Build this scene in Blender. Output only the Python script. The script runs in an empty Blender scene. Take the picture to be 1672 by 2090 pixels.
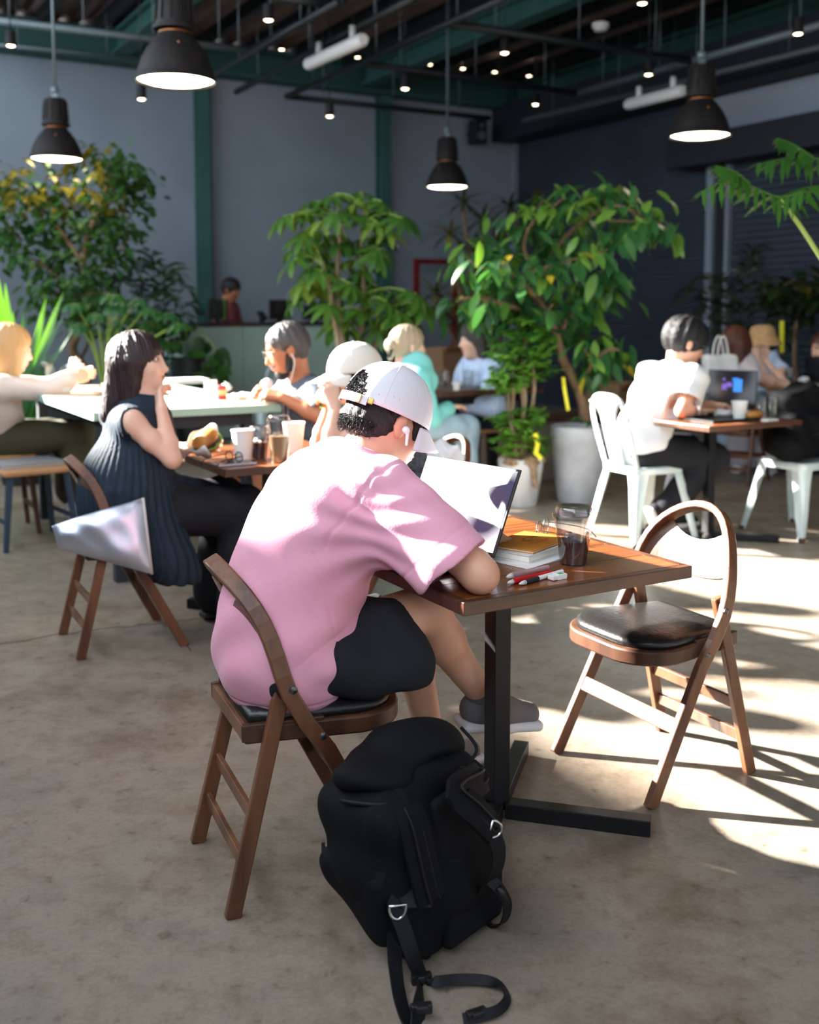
import bpy, math, random
import numpy as np
from mathutils import Vector, Matrix
random.seed(7)
PI = math.pi
SC = bpy.context.scene
COL = SC.collection
# ------------------------------------------------------------------ camera
F, CX, PY, H = 2150.0, 836.0, 820.0, 1.33
TH = math.atan(180.0 / F)
cam_d = bpy.data.cameras.new('camera')
cam_d.sensor_fit = 'VERTICAL'; cam_d.sensor_height = 36.0; cam_d.sensor_width = 28.8
cam_d.lens = F / 2090.0 * 36.0
cam_d.shift_y = (PY - 1045.0) / 2090.0
cam_d.clip_start = 0.05; cam_d.clip_end = 200
cam_d.dof.use_dof = True; cam_d.dof.focus_distance = 2.55; cam_d.dof.aperture_fstop = 2.6
cam = bpy.data.objects.new('camera', cam_d); COL.objects.link(cam)
cam.location = (0, 0, H); cam.rotation_euler = (PI / 2 - TH, 0, 0)
SC.camera = cam
# ------------------------------------------------------------------ light
SUN_D = Vector((0.88, -0.36, -0.46)).normalized()          # low sun through the left clerestory
sun_d = bpy.data.lights.new('sun', 'SUN'); sun_d.energy = 36.0; sun_d.angle = 0.03; sun_d.color = (1.0, 0.95, 0.88)
sun = bpy.data.objects.new('sun', sun_d); COL.objects.link(sun)
sun.rotation_euler = SUN_D.to_track_quat('-Z', 'Y').to_euler()
wd = bpy.data.worlds.new('sky'); SC.world = wd; wd.use_nodes = True
bg = wd.node_tree.nodes['Background']; bg.inputs[0].default_value = (0.78, 0.88, 1.0, 1); bg.inputs[1].default_value = 0.75
# daylight of the long clerestory window in the left wall
al_d = bpy.data.lights.new('window_daylight', 'AREA'); al_d.shape = 'RECTANGLE'; al_d.size = 16.0; al_d.size_y = 3.6; al_d.energy = 470.0; al_d.color = (0.80, 0.90, 1.0)
al = bpy.data.objects.new('window_daylight', al_d); COL.objects.link(al)
SC.view_settings.view_transform = 'Standard'; SC.view_settings.look = 'None'
SC.view_settings.gamma = 1.0; SC.view_settings.use_curve_mapping = False
SC.view_settings.exposure = 0.75
cy = SC.cycles
cy.max_bounces = 6; cy.diffuse_bounces = 3; cy.glossy_bounces = 3; cy.transmission_bounces = 6; cy.transparent_max_bounces = 16; cy.caustics_reflective = False; cy.caustics_refractive = False; cy.adaptive_threshold = 0.03
# ------------------------------------------------------------------ pixel to place
_c, _s = math.cos(TH), math.sin(TH)
def _ray(px, py):
    u, v = (px - CX) / F, (PY - py) / F
    return Vector((u, _c + v * _s, -_s + v * _c))
def at(px, py, Y):
    d = _ray(px, py); t = Y / d.y
    return Vector((d.x * t, Y, H + d.z * t))
def fl(px, py, z=0.0):
    d = _ray(px, py); t = (z - H) / d.z
    return Vector((d.x * t, d.y * t, z))
U = Vector((math.cos(PI / 6), 0.5, 0)); V = Vector((-0.5, math.cos(PI / 6), 0))
RA = PI / 6
def rm(a, b, z=0.0):
    p = U * a + V * b
    return Vector((p.x, p.y, z))
def rmc(p):
    return p.x * U.x + p.y * U.y, p.x * V.x + p.y * V.y
def ray_b(px, py, b):           # pixel ray meets the plane b = const
    d = _ray(px, py); t = b / (d.x * V.x + d.y * V.y)
    return Vector((d.x * t, d.y * t, H + d.z * t))
def ray_a(px, py, a):
    d = _ray(px, py); t = a / (d.x * U.x + d.y * U.y)
    return Vector((d.x * t, d.y * t, H + d.z * t))
# ------------------------------------------------------------------ materials
MATS = {}
def mat(name, col, rough=0.6, metal=0.0, noise=None, bump=None, trans=0.0, ior=1.45, emit=None, estr=0.0, coat=0.0, sss=0.0, alpha=1.0, spec=None, sheen=0.0, transl=None):
    """noise = (colour2, scale, (sx,sy,sz), detail) mixes a second colour; bump = (scale, strength, stretch)"""
    m = bpy.data.materials.new(name); m.use_nodes = True
    nt = m.node_tree; b = nt.nodes['Principled BSDF']
    c4 = (*col, 1)
    b.inputs['Base Color'].default_value = c4
    b.inputs['Roughness'].default_value = rough; b.inputs['Metallic'].default_value = metal
    b.inputs['Transmission Weight'].default_value = trans; b.inputs['IOR'].default_value = ior
    b.inputs['Coat Weight'].default_value = coat
    b.inputs['Alpha'].default_value = alpha
    if spec is not None: b.inputs['Specular IOR Level'].default_value = spec
    if sheen: b.inputs['Sheen Weight'].default_value = sheen
    if sss:
        b.inputs['Subsurface Weight'].default_value = sss; b.inputs['Subsurface Scale'].default_value = 0.01
        b.inputs['Subsurface Radius'].default_value = (1.0, 0.35, 0.2)
    if emit:
        b.inputs['Emission Color'].default_value = (*emit, 1); b.inputs['Emission Strength'].default_value = estr
    tc = None
    def coord(stretch):
        nonlocal tc
        if tc is None: tc = nt.nodes.new('ShaderNodeTexCoord')
        mp = nt.nodes.new('ShaderNodeMapping'); mp.inputs['Scale'].default_value = stretch
        nt.links.new(tc.outputs['Object'], mp.inputs[0]); return mp.outputs[0]
    if noise:
        c2, sc, st, det = noise[:4]; lo, hi = noise[4:6] if len(noise) > 4 else (0.35, 0.65)
        n = nt.nodes.new('ShaderNodeTexNoise'); n.inputs['Scale'].default_value = sc; n.inputs['Detail'].default_value = det
        nt.links.new(coord(st), n.inputs['Vector'])
        r = nt.nodes.new('ShaderNodeValToRGB'); r.color_ramp.elements[0].position = lo; r.color_ramp.elements[1].position = hi
        r.color_ramp.elements[0].color = c4; r.color_ramp.elements[1].color = (*c2, 1)
        nt.links.new(n.outputs['Fac'], r.inputs[0]); nt.links.new(r.outputs[0], b.inputs['Base Color'])
    if bump:
        sc, stn, st = bump
        n = nt.nodes.new('ShaderNodeTexNoise'); n.inputs['Scale'].default_value = sc; n.inputs['Detail'].default_value = 4
        nt.links.new(coord(st), n.inputs['Vector'])
        bp = nt.nodes.new('ShaderNodeBump'); bp.inputs['Strength'].default_value = stn; bp.inputs['Distance'].default_value = 0.01
        nt.links.new(n.outputs['Fac'], bp.inputs['Height']); nt.links.new(bp.outputs[0], b.inputs['Normal'])
    if transl:
        t = nt.nodes.new('ShaderNodeBsdfTranslucent'); t.inputs[0].default_value = (*transl[0], 1)
        mx = nt.nodes.new('ShaderNodeMixShader'); mx.inputs[0].default_value = transl[1]
        out = nt.nodes['Material Output']
        nt.links.new(b.outputs[0], mx.inputs[1]); nt.links.new(t.outputs[0], mx.inputs[2]); nt.links.new(mx.outputs[0], out.inputs[0])
    MATS[name] = m
    return m
def srgb(r, g, b):
    f = lambda x: x / 12.92 if x <= 0.04045 else ((x + 0.055) / 1.055) ** 2.4
    return (f(r / 255), f(g / 255), f(b / 255))
# ------------------------------------------------------------------ mesh helpers
def frame_from(d, up=Vector((0, 0, 1))):
    d = d.normalized()
    s = d.cross(up)
    if s.length < 1e-5: s = d.cross(Vector((1, 0, 0)))
    s.normalize(); n = s.cross(d)
    return s, n
class MB:
    def __init__(self): self.v = []; self.f = []
    def add(self, vs, fs):
        o = len(self.v); self.v += [tuple(p) for p in vs]; self.f += [tuple(i + o for i in f) for f in fs]; return self
    def box(self, c, s, R=None, taper=1.0):
        c = Vector(c); vs = []
        for sz in (-1, 1):
            k = taper if sz > 0 else 1.0
            for sx, sy in ((-1, -1), (1, -1), (1, 1), (-1, 1)):
                p = Vector((sx * s[0] / 2 * k, sy * s[1] / 2 * k, sz * s[2] / 2))
                if R is not None: p = R @ p
                vs.append(c + p)
        return self.add(vs, [(3, 2, 1, 0), (4, 5, 6, 7), (0, 1, 5, 4), (1, 2, 6, 5), (2, 3, 7, 6), (3, 0, 4, 7)])
    def bar(self, a, b, w, t, up=Vector((0, 0, 1)), w2=None, t2=None):
        """square bar a to b: w across, t along 'up'"""
        a = Vector(a); b = Vector(b); s, n = frame_from(b - a, Vector(up)); w2 = w if w2 is None else w2; t2 = t if t2 is None else t2
        vs = [a - s * w / 2 - n * t / 2, a + s * w / 2 - n * t / 2, a + s * w / 2 + n * t / 2, a - s * w / 2 + n * t / 2,
              b - s * w2 / 2 - n * t2 / 2, b + s * w2 / 2 - n * t2 / 2, b + s * w2 / 2 + n * t2 / 2, b - s * w2 / 2 + n * t2 / 2]
        return self.add(vs, [(3, 2, 1, 0), (4, 5, 6, 7), (0, 1, 5, 4), (1, 2, 6, 5), (2, 3, 7, 6), (3, 0, 4, 7)])
    def rings(self, rings, cap=True, closed=False):
        n = len(rings[0]); o = len(self.v)
        for r in rings: self.v += [tuple(p) for p in r]
        m = len(rings)
        for i in range(m if closed else m - 1):
            for j in range(n):
                a = o + i * n + j; b = o + i * n + (j + 1) % n
                c = o + ((i + 1) % m) * n + (j + 1) % n; d = o + ((i + 1) % m) * n + j
                self.f.append((a, b, c, d))
        if cap and not closed:
            self.f.append(tuple(o + j for j in range(n))[::-1]); self.f.append(tuple(o + (m - 1) * n + j for j in range(n)))
        return self
    def tube(self, pts, r, n=8, cap=True, closed=False):
        pts = [Vector(p) for p in pts]; m = len(pts)
        rr = r if isinstance(r, (list, tuple)) else [r] * m
        rings = []; s = None
        for i, p in enumerate(pts):
            if closed: d = pts[(i + 1) % m] - pts[i - 1]
            else: d = pts[min(i + 1, m - 1)] - pts[max(i - 1, 0)]
            d.normalize()
            if s is None: s, nn = frame_from(d)
            else:
                s = s - d * s.dot(d)
                if s.length < 1e-6: s, nn = frame_from(d)
                s.normalize()
            nn = s.cross(d)
            rings.append([p + (s * math.cos(2 * PI * k / n) + nn * math.sin(2 * PI * k / n)) * rr[i] for k in range(n)])
        return self.rings(rings, cap, closed)
    def sweep(self, pts, prof, ups=None, cap=True, closed=False):
        """prof = [(side, normal)], ups = per point (or one) reference normal"""
        pts = [Vector(p) for p in pts]; m = len(pts); rings = []
        for i, p in enumerate(pts):
            if closed: d = pts[(i + 1) % m] - pts[i - 1]
            else: d = pts[min(i + 1, m - 1)] - pts[max(i - 1, 0)]
            up = ups[i] if isinstance(ups, list) else (ups or Vector((0, 0, 1)))
            s, nn = frame_from(d, Vector(up))
            pr = prof(i) if callable(prof) else prof
            rings.append([p + s * a + nn * b for a, b in pr])
        return self.rings(rings, cap, closed)
    def lathe(self, prof, n=24, c=(0, 0, 0), R=None, cap=True):
        c = Vector(c); rings = []
        for r, z in prof:
            ring = []
            for k in range(n):
                p = Vector((r * math.cos(2 * PI * k / n), r * math.sin(2 * PI * k / n), z))
                if R is not None: p = R @ p
                ring.append(c + p)
            rings.append(ring)
        return self.rings(rings, cap)
    def prism(self, poly, z0, z1, M=None):
        n = len(poly); vs = [Vector((x, y, z0)) for x, y in poly] + [Vector((x, y, z1)) for x, y in poly]
        if M is not None: vs = [M @ p for p in vs]
        fs = [tuple(range(n))[::-1], tuple(range(n, 2 * n))] + [(i, (i + 1) % n, n + (i + 1) % n, n + i) for i in range(n)]
        return self.add(vs, fs)
    def grid(self, P, nu, nv, wrap=False):
        """P[i][j] points, single sheet"""
        o = len(self.v)
        for i in range(nu):
            for j in range(nv): self.v.append(tuple(P[i][j]))
        for i in range(nu - 1):
            for j in range(nv if wrap else nv - 1):
                a = o + i * nv + j; b = o + i * nv + (j + 1) % nv
                self.f.append((a, b, b + nv, a + nv))
        return self
    def mesh(self, name='mesh'):
        me = bpy.data.meshes.new(name); me.from_pydata(self.v, [], self.f); me.update(); return me
def obj(name, src, m=None, parent=None, smooth=False, bevel=0.0, seg=2, loc=None, rot=None, solid=0.0, subsurf=0, auto=None):
    me = src.mesh(name) if isinstance(src, MB) else src
    o = bpy.data.objects.new(name, me); COL.objects.link(o)
    if m is not None and not me.materials: me.materials.append(MATS[m] if isinstance(m, str) else m)
    if smooth or auto: me.polygons.foreach_set('use_smooth', [True] * len(me.polygons))
    if auto: 
        try: me.set_sharp_from_angle(angle=auto)
        except Exception: pass
    if solid:
        md = o.modifiers.new('solid', 'SOLIDIFY'); md.thickness = solid; md.offset = 0
    if bevel:
        md = o.modifiers.new('bevel', 'BEVEL'); md.width = bevel; md.segments = seg; md.limit_method = 'ANGLE'
    if subsurf:
        md = o.modifiers.new('sub', 'SUBSURF'); md.levels = subsurf; md.render_levels = subsurf
    if parent is not None: o.parent = parent
    if loc is not None: o.location = loc
    if rot is not None: o.rotation_euler = rot
    return o
def tag(o, label, cat=None, group=None, kind=None):
    if label: o['label'] = label
    if cat: o['category'] = cat
    if group: o['group'] = group
    if kind: o['kind'] = kind
    return o
def thing(name, label, cat, loc=(0, 0, 0), rotz=0.0, group=None):
    o = bpy.data.objects.new(name, None); COL.objects.link(o); o.empty_display_size = 0.1
    o.location = loc; o.rotation_euler = (0, 0, rotz)
    return tag(o, label, cat, group)
KIDS = {}
def kids(o): return [c for c in bpy.data.objects if c.parent is o]
def dup(root, loc, rotz, label=None, group=None, skip=()):
    r = root.copy(); COL.objects.link(r); r.location = loc; r.rotation_euler = (0, 0, rotz)
    if label: r['label'] = label
    if group: r['group'] = group
    for ch in kids(root):
        if ch.name.split('.')[0] in skip: continue
        c = ch.copy(); COL.objects.link(c); c.parent = r
        for g in kids(ch):
            d = g.copy(); COL.objects.link(d); d.parent = c
    return r
def struct(name, src, m, **k):
    o = obj(name, src, m, **k)
    if o.parent is None: o['kind'] = 'structure'
    return o
def rz(v, a):
    c, s = math.cos(a), math.sin(a); return Vector((v[0] * c - v[1] * s, v[0] * s + v[1] * c, v[2]))
def arc(c, r, a0, a1, n, ax=(Vector((1, 0, 0)), Vector((0, 0, 1)))):
    return [Vector(c) + ax[0] * (r * math.cos(a0 + (a1 - a0) * i / (n - 1))) + ax[1] * (r * math.sin(a0 + (a1 - a0) * i / (n - 1))) for i in range(n)]
def bez(p, n=12):
    """Catmull-Rom through the points"""
    p = [Vector(q) for q in p]; out = []
    for i in range(len(p) - 1):
        a = p[max(i - 1, 0)]; b = p[i]; c = p[i + 1]; d = p[min(i + 2, len(p) - 1)]
        for k in range(n):
            t = k / n
            out.append(0.5 * ((2 * b) + (c - a) * t + (2 * a - 5 * b + 4 * c - d) * t * t + (3 * b - a - 3 * c + d) * t ** 3))
    out.append(p[-1]); return out
# ------------------------------------------------------------------ material library
W0 = (1, 1, 1)
mat('wood_chair', srgb(122, 80, 54), 0.42, noise=(srgb(84, 50, 32), 14, (1, 1, 0.15), 5), bump=(60, 0.12, (1, 1, 0.1)), coat=0.15)
mat('wood_dark', srgb(88, 56, 38), 0.45, noise=(srgb(60, 36, 24), 14, (1, 1, 0.2), 5))
mat('wood_table', srgb(150, 88, 48), 0.3, noise=(srgb(104, 56, 30), 9, (0.25, 3, 1), 6), coat=0.35)
mat('wood_table2', srgb(138, 78, 42), 0.3, noise=(srgb(96, 52, 28), 9, (0.25, 3, 1), 6), coat=0.35)
mat('wood_edge', srgb(92, 56, 36), 0.4, noise=(srgb(66, 38, 25), 10, (0.4, 3, 3), 5), coat=0.2)
mat('wood_light', srgb(206, 158, 112), 0.4, noise=(srgb(184, 132, 88), 8, (0.3, 2, 1), 5))
mat('black_metal', (0.012, 0.012, 0.014), 0.42, 0.4)
mat('black_leather', (0.012, 0.011, 0.011), 0.32, bump=(90, 0.15, W0))
mat('steel_bolt', (0.12, 0.12, 0.12), 0.35, 0.9)
mat('chrome', (0.7, 0.72, 0.75), 0.2, 1.0)
mat('white_paint_metal', srgb(214, 226, 226), 0.32, 0.1, noise=(srgb(190, 206, 208), 8, W0, 3))
mat('concrete_pot', srgb(196, 198, 202), 0.75, noise=(srgb(168, 170, 174), 5, W0, 5), bump=(40, 0.1, W0))
mat('white_pot', srgb(214, 214, 214), 0.55, noise=(srgb(190, 190, 190), 5, W0, 4))
mat('dark_pot', srgb(52, 60, 64), 0.6, noise=(srgb(40, 46, 50), 4, W0, 4))
mat('soil', srgb(70, 52, 40), 0.95, noise=(srgb(44, 32, 24), 60, W0, 4), bump=(80, 0.6, W0))
mat('bark_ground', srgb(176, 150, 120), 0.95, noise=(srgb(120, 92, 68), 50, W0, 4), bump=(70, 0.6, W0))
mat('green_steel', srgb(54, 96, 90), 0.55, noise=(srgb(46, 86, 80), 4, W0, 3))
mat('green_dark', srgb(44, 82, 76), 0.6)
mat('grey_wall', srgb(140, 150, 160), 0.85, noise=(srgb(128, 138, 148), 0.8, W0, 5), bump=(120, 0.05, W0))
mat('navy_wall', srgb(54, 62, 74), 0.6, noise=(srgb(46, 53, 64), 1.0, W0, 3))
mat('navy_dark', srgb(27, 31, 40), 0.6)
mat('pale_panel', srgb(150, 158, 170), 0.6)
mat('zinc', srgb(150, 160, 172), 0.4, 0.4)
mat('deck', srgb(134, 118, 114), 0.8, noise=(srgb(108, 94, 90), 2, (1, 1, 1), 4))
mat('pipe_dark', srgb(34, 40, 42), 0.45, 0.3)
mat('pipe_grey', srgb(96, 108, 112), 0.45, 0.3)
mat('lamp_black', (0.008, 0.008, 0.009), 0.6, 0.0, noise=((0.016, 0.013, 0.011), 12, W0, 4), spec=0.25)
mat('lamp_copper', srgb(140, 84, 44), 0.4, 0.6)
mat('lamp_glow', (1, 0.95, 0.85), 0.5, emit=(1.0, 0.85, 0.62), estr=9.0)
mat('spot_glow', (1, 0.95, 0.85), 0.5, emit=(1.0, 0.78, 0.5), estr=10.0)
mat('white_plastic', srgb(228, 228, 226), 0.45)
mat('white_paper', srgb(240, 238, 234), 0.8, bump=(30, 0.15, W0))
mat('black_plastic', (0.012, 0.012, 0.013), 0.4)
mat('black_rubber', (0.02, 0.02, 0.022), 0.7)
mat('table_white', srgb(236, 214, 186), 0.45, noise=(srgb(222, 192, 158), 3, (0.3, 2, 1), 4))
mat('table_green', srgb(150, 182, 168), 0.5)
mat('counter_green', srgb(158, 184, 176), 0.6, noise=(srgb(148, 174, 167), 1.5, W0, 3))
mat('counter_top', srgb(40, 32, 30), 0.4)
mat('red_frame', srgb(112, 18, 24), 0.5)
mat('card_brown', srgb(146, 112, 84), 0.8)
def thin_clear(name, tint, refl):
    m = bpy.data.materials.new(name); m.use_nodes = True; nt = m.node_tree; nt.nodes.remove(nt.nodes['Principled BSDF'])
    tr = nt.nodes.new('ShaderNodeBsdfTransparent'); tr.inputs[0].default_value = (*tint, 1); gl = nt.nodes.new('ShaderNodeBsdfGlossy'); gl.inputs['Roughness'].default_value = 0.08
    lw = nt.nodes.new('ShaderNodeLayerWeight'); lw.inputs[0].default_value = refl; mx = nt.nodes.new('ShaderNodeMixShader')
    ml = nt.nodes.new('ShaderNodeMath'); ml.operation = 'MULTIPLY_ADD'; ml.inputs[1].default_value = 0.5; ml.inputs[2].default_value = 0.05; nt.links.new(lw.outputs['Facing'], ml.inputs[0]); nt.links.new(ml.outputs[0], mx.inputs[0]); nt.links.new(tr.outputs[0], mx.inputs[1]); nt.links.new(gl.outputs[0], mx.inputs[2]); nt.links.new(mx.outputs[0], nt.nodes['Material Output'].inputs[0]); MATS[name] = m
thin_clear('glass', (0.93, 0.95, 0.95), 0.25); thin_clear('clear_plastic', (0.9, 0.9, 0.91), 0.35)
mat('coffee', (0.055, 0.014, 0.012), 0.12)
thin_clear('ice', (0.85, 0.86, 0.88), 0.35)
mat('latte', srgb(198, 160, 118), 0.3)
mat('bun', srgb(206, 140, 66), 0.55, noise=(srgb(160, 96, 40), 10, W0, 3))
mat('patty', srgb(70, 40, 28), 0.7)
mat('lettuce', srgb(110, 150, 60), 0.6)

mat('screen_off', (0.02, 0.02, 0.025), 0.15)
mat('laptop_grey', srgb(196, 200, 206), 0.35, 0.5)
mat('keyboard', (0.02, 0.02, 0.022), 0.5)
mat('notebook_cover', srgb(206, 132, 42), 0.6, noise=(srgb(190, 112, 30), 8, W0, 3))
mat('notebook_print', srgb(130, 70, 30), 0.7)
mat('page', srgb(238, 232, 220), 0.8)
mat('red_plastic', srgb(200, 26, 36), 0.35)
mat('clear_red', srgb(240, 190, 195), 0.2, trans=0.6, ior=1.2)
mat('green_print', srgb(60, 160, 80), 0.5)
mat('silver_film', srgb(200, 205, 218), 0.42, 0.9, bump=(8, 0.2, W0))
mat('bag_lining', srgb(212, 205, 200), 0.7)
mat('pack_fabric', (0.0045, 0.0048, 0.0065), 0.8, bump=(400, 0.2, W0), spec=0.2)
mat('pack_panel', (0.006, 0.0065, 0.009), 0.85, bump=(300, 0.25, W0), spec=0.2)
mat('pack_web', (0.007, 0.0075, 0.010), 0.6, spec=0.3)
mat('skin_a', srgb(226, 176, 150), 0.5, sss=0.12, noise=(srgb(214, 158, 132), 6, W0, 3))
mat('skin_b', srgb(236, 196, 172), 0.5, sss=0.12, noise=(srgb(226, 180, 156), 6, W0, 3))
mat('skin_c', srgb(186, 124, 90), 0.5, sss=0.1, noise=(srgb(168, 106, 76), 6, W0, 3))
mat('hair_black', (0.009, 0.008, 0.009), 0.55, bump=(40, 0.5, (6, 6, 0.6)))
mat('hair_plum', (0.026, 0.013, 0.014), 0.5, bump=(30, 0.5, (6, 6, 0.4)))
mat('hair_brown', srgb(88, 50, 38), 0.4, bump=(30, 0.5, (6, 6, 0.4)))
mat('hair_blonde', srgb(200, 160, 112), 0.4, bump=(30, 0.5, (6, 6, 0.4)))
mat('hair_ash', srgb(176, 156, 132), 0.45, bump=(30, 0.5, (6, 6, 0.6)))
mat('hair_grey', srgb(78, 74, 74), 0.45, bump=(30, 0.5, (6, 6, 0.6)))
mat('lip', srgb(186, 96, 92), 0.4)
mat('eye_white', srgb(232, 226, 222), 0.3)
mat('eye_dark', (0.012, 0.008, 0.007), 0.25)
mat('tee_pink', srgb(232, 166, 186), 0.85, noise=(srgb(224, 154, 176), 5, W0, 4), bump=(160, 0.05, W0), sheen=0.1)
mat('seam_pink', srgb(196, 122, 142), 0.9)
mat('cloth_black', (0.013, 0.014, 0.018), 0.85, bump=(60, 0.2, W0), spec=0.3)
mat('cloth_charcoal', srgb(52, 56, 64), 0.85, bump=(60, 0.2, W0))
mat('dress_navy', srgb(26, 44, 60), 0.8, noise=(srgb(20, 34, 48), 12, (3, 3, 0.4), 3), bump=(20, 0.5, (6, 6, 0.5)))
mat('cloth_white', srgb(240, 240, 240), 0.85, bump=(14, 0.25, W0))
mat('cloth_cream', srgb(232, 216, 208), 0.85, bump=(14, 0.25, W0))
mat('cloth_lilac', srgb(206, 200, 206), 0.85, bump=(14, 0.25, W0))
mat('cloth_olive', srgb(70, 68, 48), 0.85, bump=(14, 0.25, W0))
mat('cloth_slate', srgb(96, 106, 118), 0.85, bump=(20, 0.3, W0))
mat('cloth_aqua', srgb(130, 212, 208), 0.85, bump=(14, 0.25, W0))
mat('cloth_blue', srgb(176, 200, 238), 0.85, noise=(srgb(214, 226, 246), 14, (4, 4, 0.4), 2), bump=(14, 0.25, W0))
mat('cloth_denim', srgb(160, 186, 204), 0.85, bump=(14, 0.25, W0))
mat('cloth_navy', srgb(28, 34, 58), 0.85, bump=(14, 0.25, W0))
mat('cloth_tweed', srgb(96, 100, 106), 0.9, noise=(srgb(60, 64, 70), 90, W0, 3))
mat('cloth_rose', srgb(150, 80, 86), 0.85)
mat('cap_white', srgb(224, 220, 228), 0.8, bump=(200, 0.12, W0))
mat('cap_cream', srgb(232, 228, 214), 0.8, bump=(200, 0.12, W0))
mat('hat_straw', srgb(212, 170, 122), 0.85, noise=(srgb(190, 148, 102), 40, W0, 3))
mat('brass', srgb(190, 160, 80), 0.35, 0.9)
mat('shoe_grey', srgb(112, 108, 108), 0.85, bump=(150, 0.2, W0))
mat('shoe_white', srgb(222, 222, 224), 0.6)
mat('sole_grey', srgb(150, 150, 154), 0.7)
mat('sock', srgb(110, 108, 114), 0.9)
mat('earbud', srgb(240, 240, 242), 0.25)
mat('yellow_tape', srgb(232, 222, 40), 0.5)
mat('blue_print', srgb(40, 120, 220), 0.4, emit=srgb(60, 140, 230), estr=0.5)
mat('violet_print', srgb(120, 90, 190), 0.4, emit=srgb(120, 90, 190), estr=0.35)
mat('cyan_tool', srgb(40, 150, 220), 0.5)
def leafmat(n, c, c2, tr=0.25, rough=0.38, sc=3):
    k = tuple(min(1, x * 1.6) for x in c)
    return mat(n, c, rough, noise=(c2, sc, W0, 2), transl=((k[0], k[1], k[2] * 0.5), tr))
leafmat('leaf_ficus', srgb(62, 112, 58), srgb(42, 88, 50))
leafmat('leaf_ficus_light', srgb(116, 156, 62), srgb(84, 130, 56))
leafmat('leaf_yellow', srgb(200, 176, 50), srgb(170, 150, 50))
leafmat('leaf_left', srgb(66, 104, 50), srgb(44, 82, 42))
leafmat('leaf_left_gold', srgb(150, 134, 44), srgb(110, 110, 40))
leafmat('leaf_umbrella', srgb(86, 128, 48), srgb(50, 92, 38))
leafmat('leaf_umbrella_light', srgb(138, 162, 70), srgb(104, 138, 60))
leafmat('leaf_ming', srgb(112, 158, 60), srgb(70, 124, 48))
leafmat('leaf_dark', srgb(46, 66, 34), srgb(30, 46, 26))
leafmat('leaf_olive', srgb(104, 98, 34), srgb(70, 72, 28))
leafmat('leaf_palm', srgb(54, 84, 46), srgb(38, 64, 36))
leafmat('leaf_bright', srgb(120, 180, 56), srgb(90, 150, 46))
leafmat('leaf_frond', srgb(58, 104, 36), srgb(42, 82, 30), 0.15)
mat('stem_green', srgb(150, 176, 84), 0.5)
mat('bark_pale', srgb(170, 150, 124), 0.8, noise=(srgb(130, 108, 84), 14, (1, 1, 0.3), 4))
mat('bark_brown', srgb(136, 108, 84), 0.85, noise=(srgb(100, 76, 56), 14, (1, 1, 0.3), 4))
# ------------------------------------------------------------------ setting
A_L, A_R, B_B, B_F, Z_C = -1.6, 9.39, 13.06, -4.0, 4.76
RR = Matrix.Rotation(RA, 3, 'Z')
def rbox(mb, a0, a1, b0, b1, z0, z1):
    c = rm((a0 + a1) / 2, (b0 + b1) / 2, (z0 + z1) / 2)
    return mb.box(c, (a1 - a0, b1 - b0, z1 - z0), RR)
# floor
m = mat('concrete', (0.4, 0.4, 0.4), 0.5)
nt = m.node_tree; bs = nt.nodes['Principled BSDF']
tc = nt.nodes.new('ShaderNodeTexCoord')
def nz(scale, det=6, rough=0.6, st=None):
    n = nt.nodes.new('ShaderNodeTexNoise'); n.inputs['Scale'].default_value = scale; n.inputs['Detail'].default_value = det; n.inputs['Roughness'].default_value = rough
    if st:
        mp = nt.nodes.new('ShaderNodeMapping'); mp.inputs['Scale'].default_value = st; nt.links.new(tc.outputs['Object'], mp.inputs[0]); nt.links.new(mp.outputs[0], n.inputs['Vector'])
    else: nt.links.new(tc.outputs['Object'], n.inputs['Vector'])
    return n
def ramp(src, stops):
    r = nt.nodes.new('ShaderNodeValToRGB'); e = r.color_ramp.elements
    while len(e) < len(stops): e.new(0.5)
    for i, (p, c) in enumerate(stops): e[i].position = p; e[i].color = (*c, 1)
    nt.links.new(src, r.inputs[0]); return r
def mixc(a, b, fac, mode='MULTIPLY'):
    x = nt.nodes.new('ShaderNodeMix'); x.data_type = 'RGBA'; x.blend_type = mode
    if isinstance(fac, float): x.inputs[0].default_value = fac
    else: nt.links.new(fac, x.inputs[0])
    nt.links.new(a, x.inputs[6]); nt.links.new(b, x.inputs[7]); return x.outputs[2]
big = ramp(nz(1.3, 6, 0.7).outputs['Fac'], [(0.32, srgb(108, 92, 76)), (0.5, srgb(144, 132, 117)), (0.68, srgb(122, 117, 108))])
mid = ramp(nz(11, 8, 0.75).outputs['Fac'], [(0.30, (0.60, 0.54, 0.48)), (0.52, (1, 1, 1))])
fine = ramp(nz(90, 6, 0.7).outputs['Fac'], [(0.3, (0.8, 0.8, 0.8)), (0.6, (1.05, 1.05, 1.05))])
spots = ramp(nz(22, 3, 0.5).outputs['Fac'], [(0.24, (0.55, 0.5, 0.45)), (0.36, (1, 1, 1))])
c = mixc(big.outputs[0], mid.outputs[0], 0.85); c = mixc(c, fine.outputs[0], 0.8); c = mixc(c, spots.outputs[0], 0.7)
nt.links.new(c, bs.inputs['Base Color'])
rr_ = ramp(nz(3, 6).outputs['Fac'], [(0.3, (0.38, 0.38, 0.38)), (0.7, (0.62, 0.62, 0.62))]); nt.links.new(rr_.outputs[0], bs.inputs['Roughness'])
bp = nt.nodes.new('ShaderNodeBump'); bp.inputs['Strength'].default_value = 0.08; bp.inputs['Distance'].default_value = 0.01
nt.links.new(nz(45, 8).outputs['Fac'], bp.inputs['Height']); nt.links.new(bp.outputs[0], bs.inputs['Normal'])
floor = struct('floor', rbox(MB(), A_L - 0.3, A_R + 0.3, B_F, B_B + 0.3, -0.15, 0), 'concrete')
mat('crack', srgb(70, 58, 48), 0.9)
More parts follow.
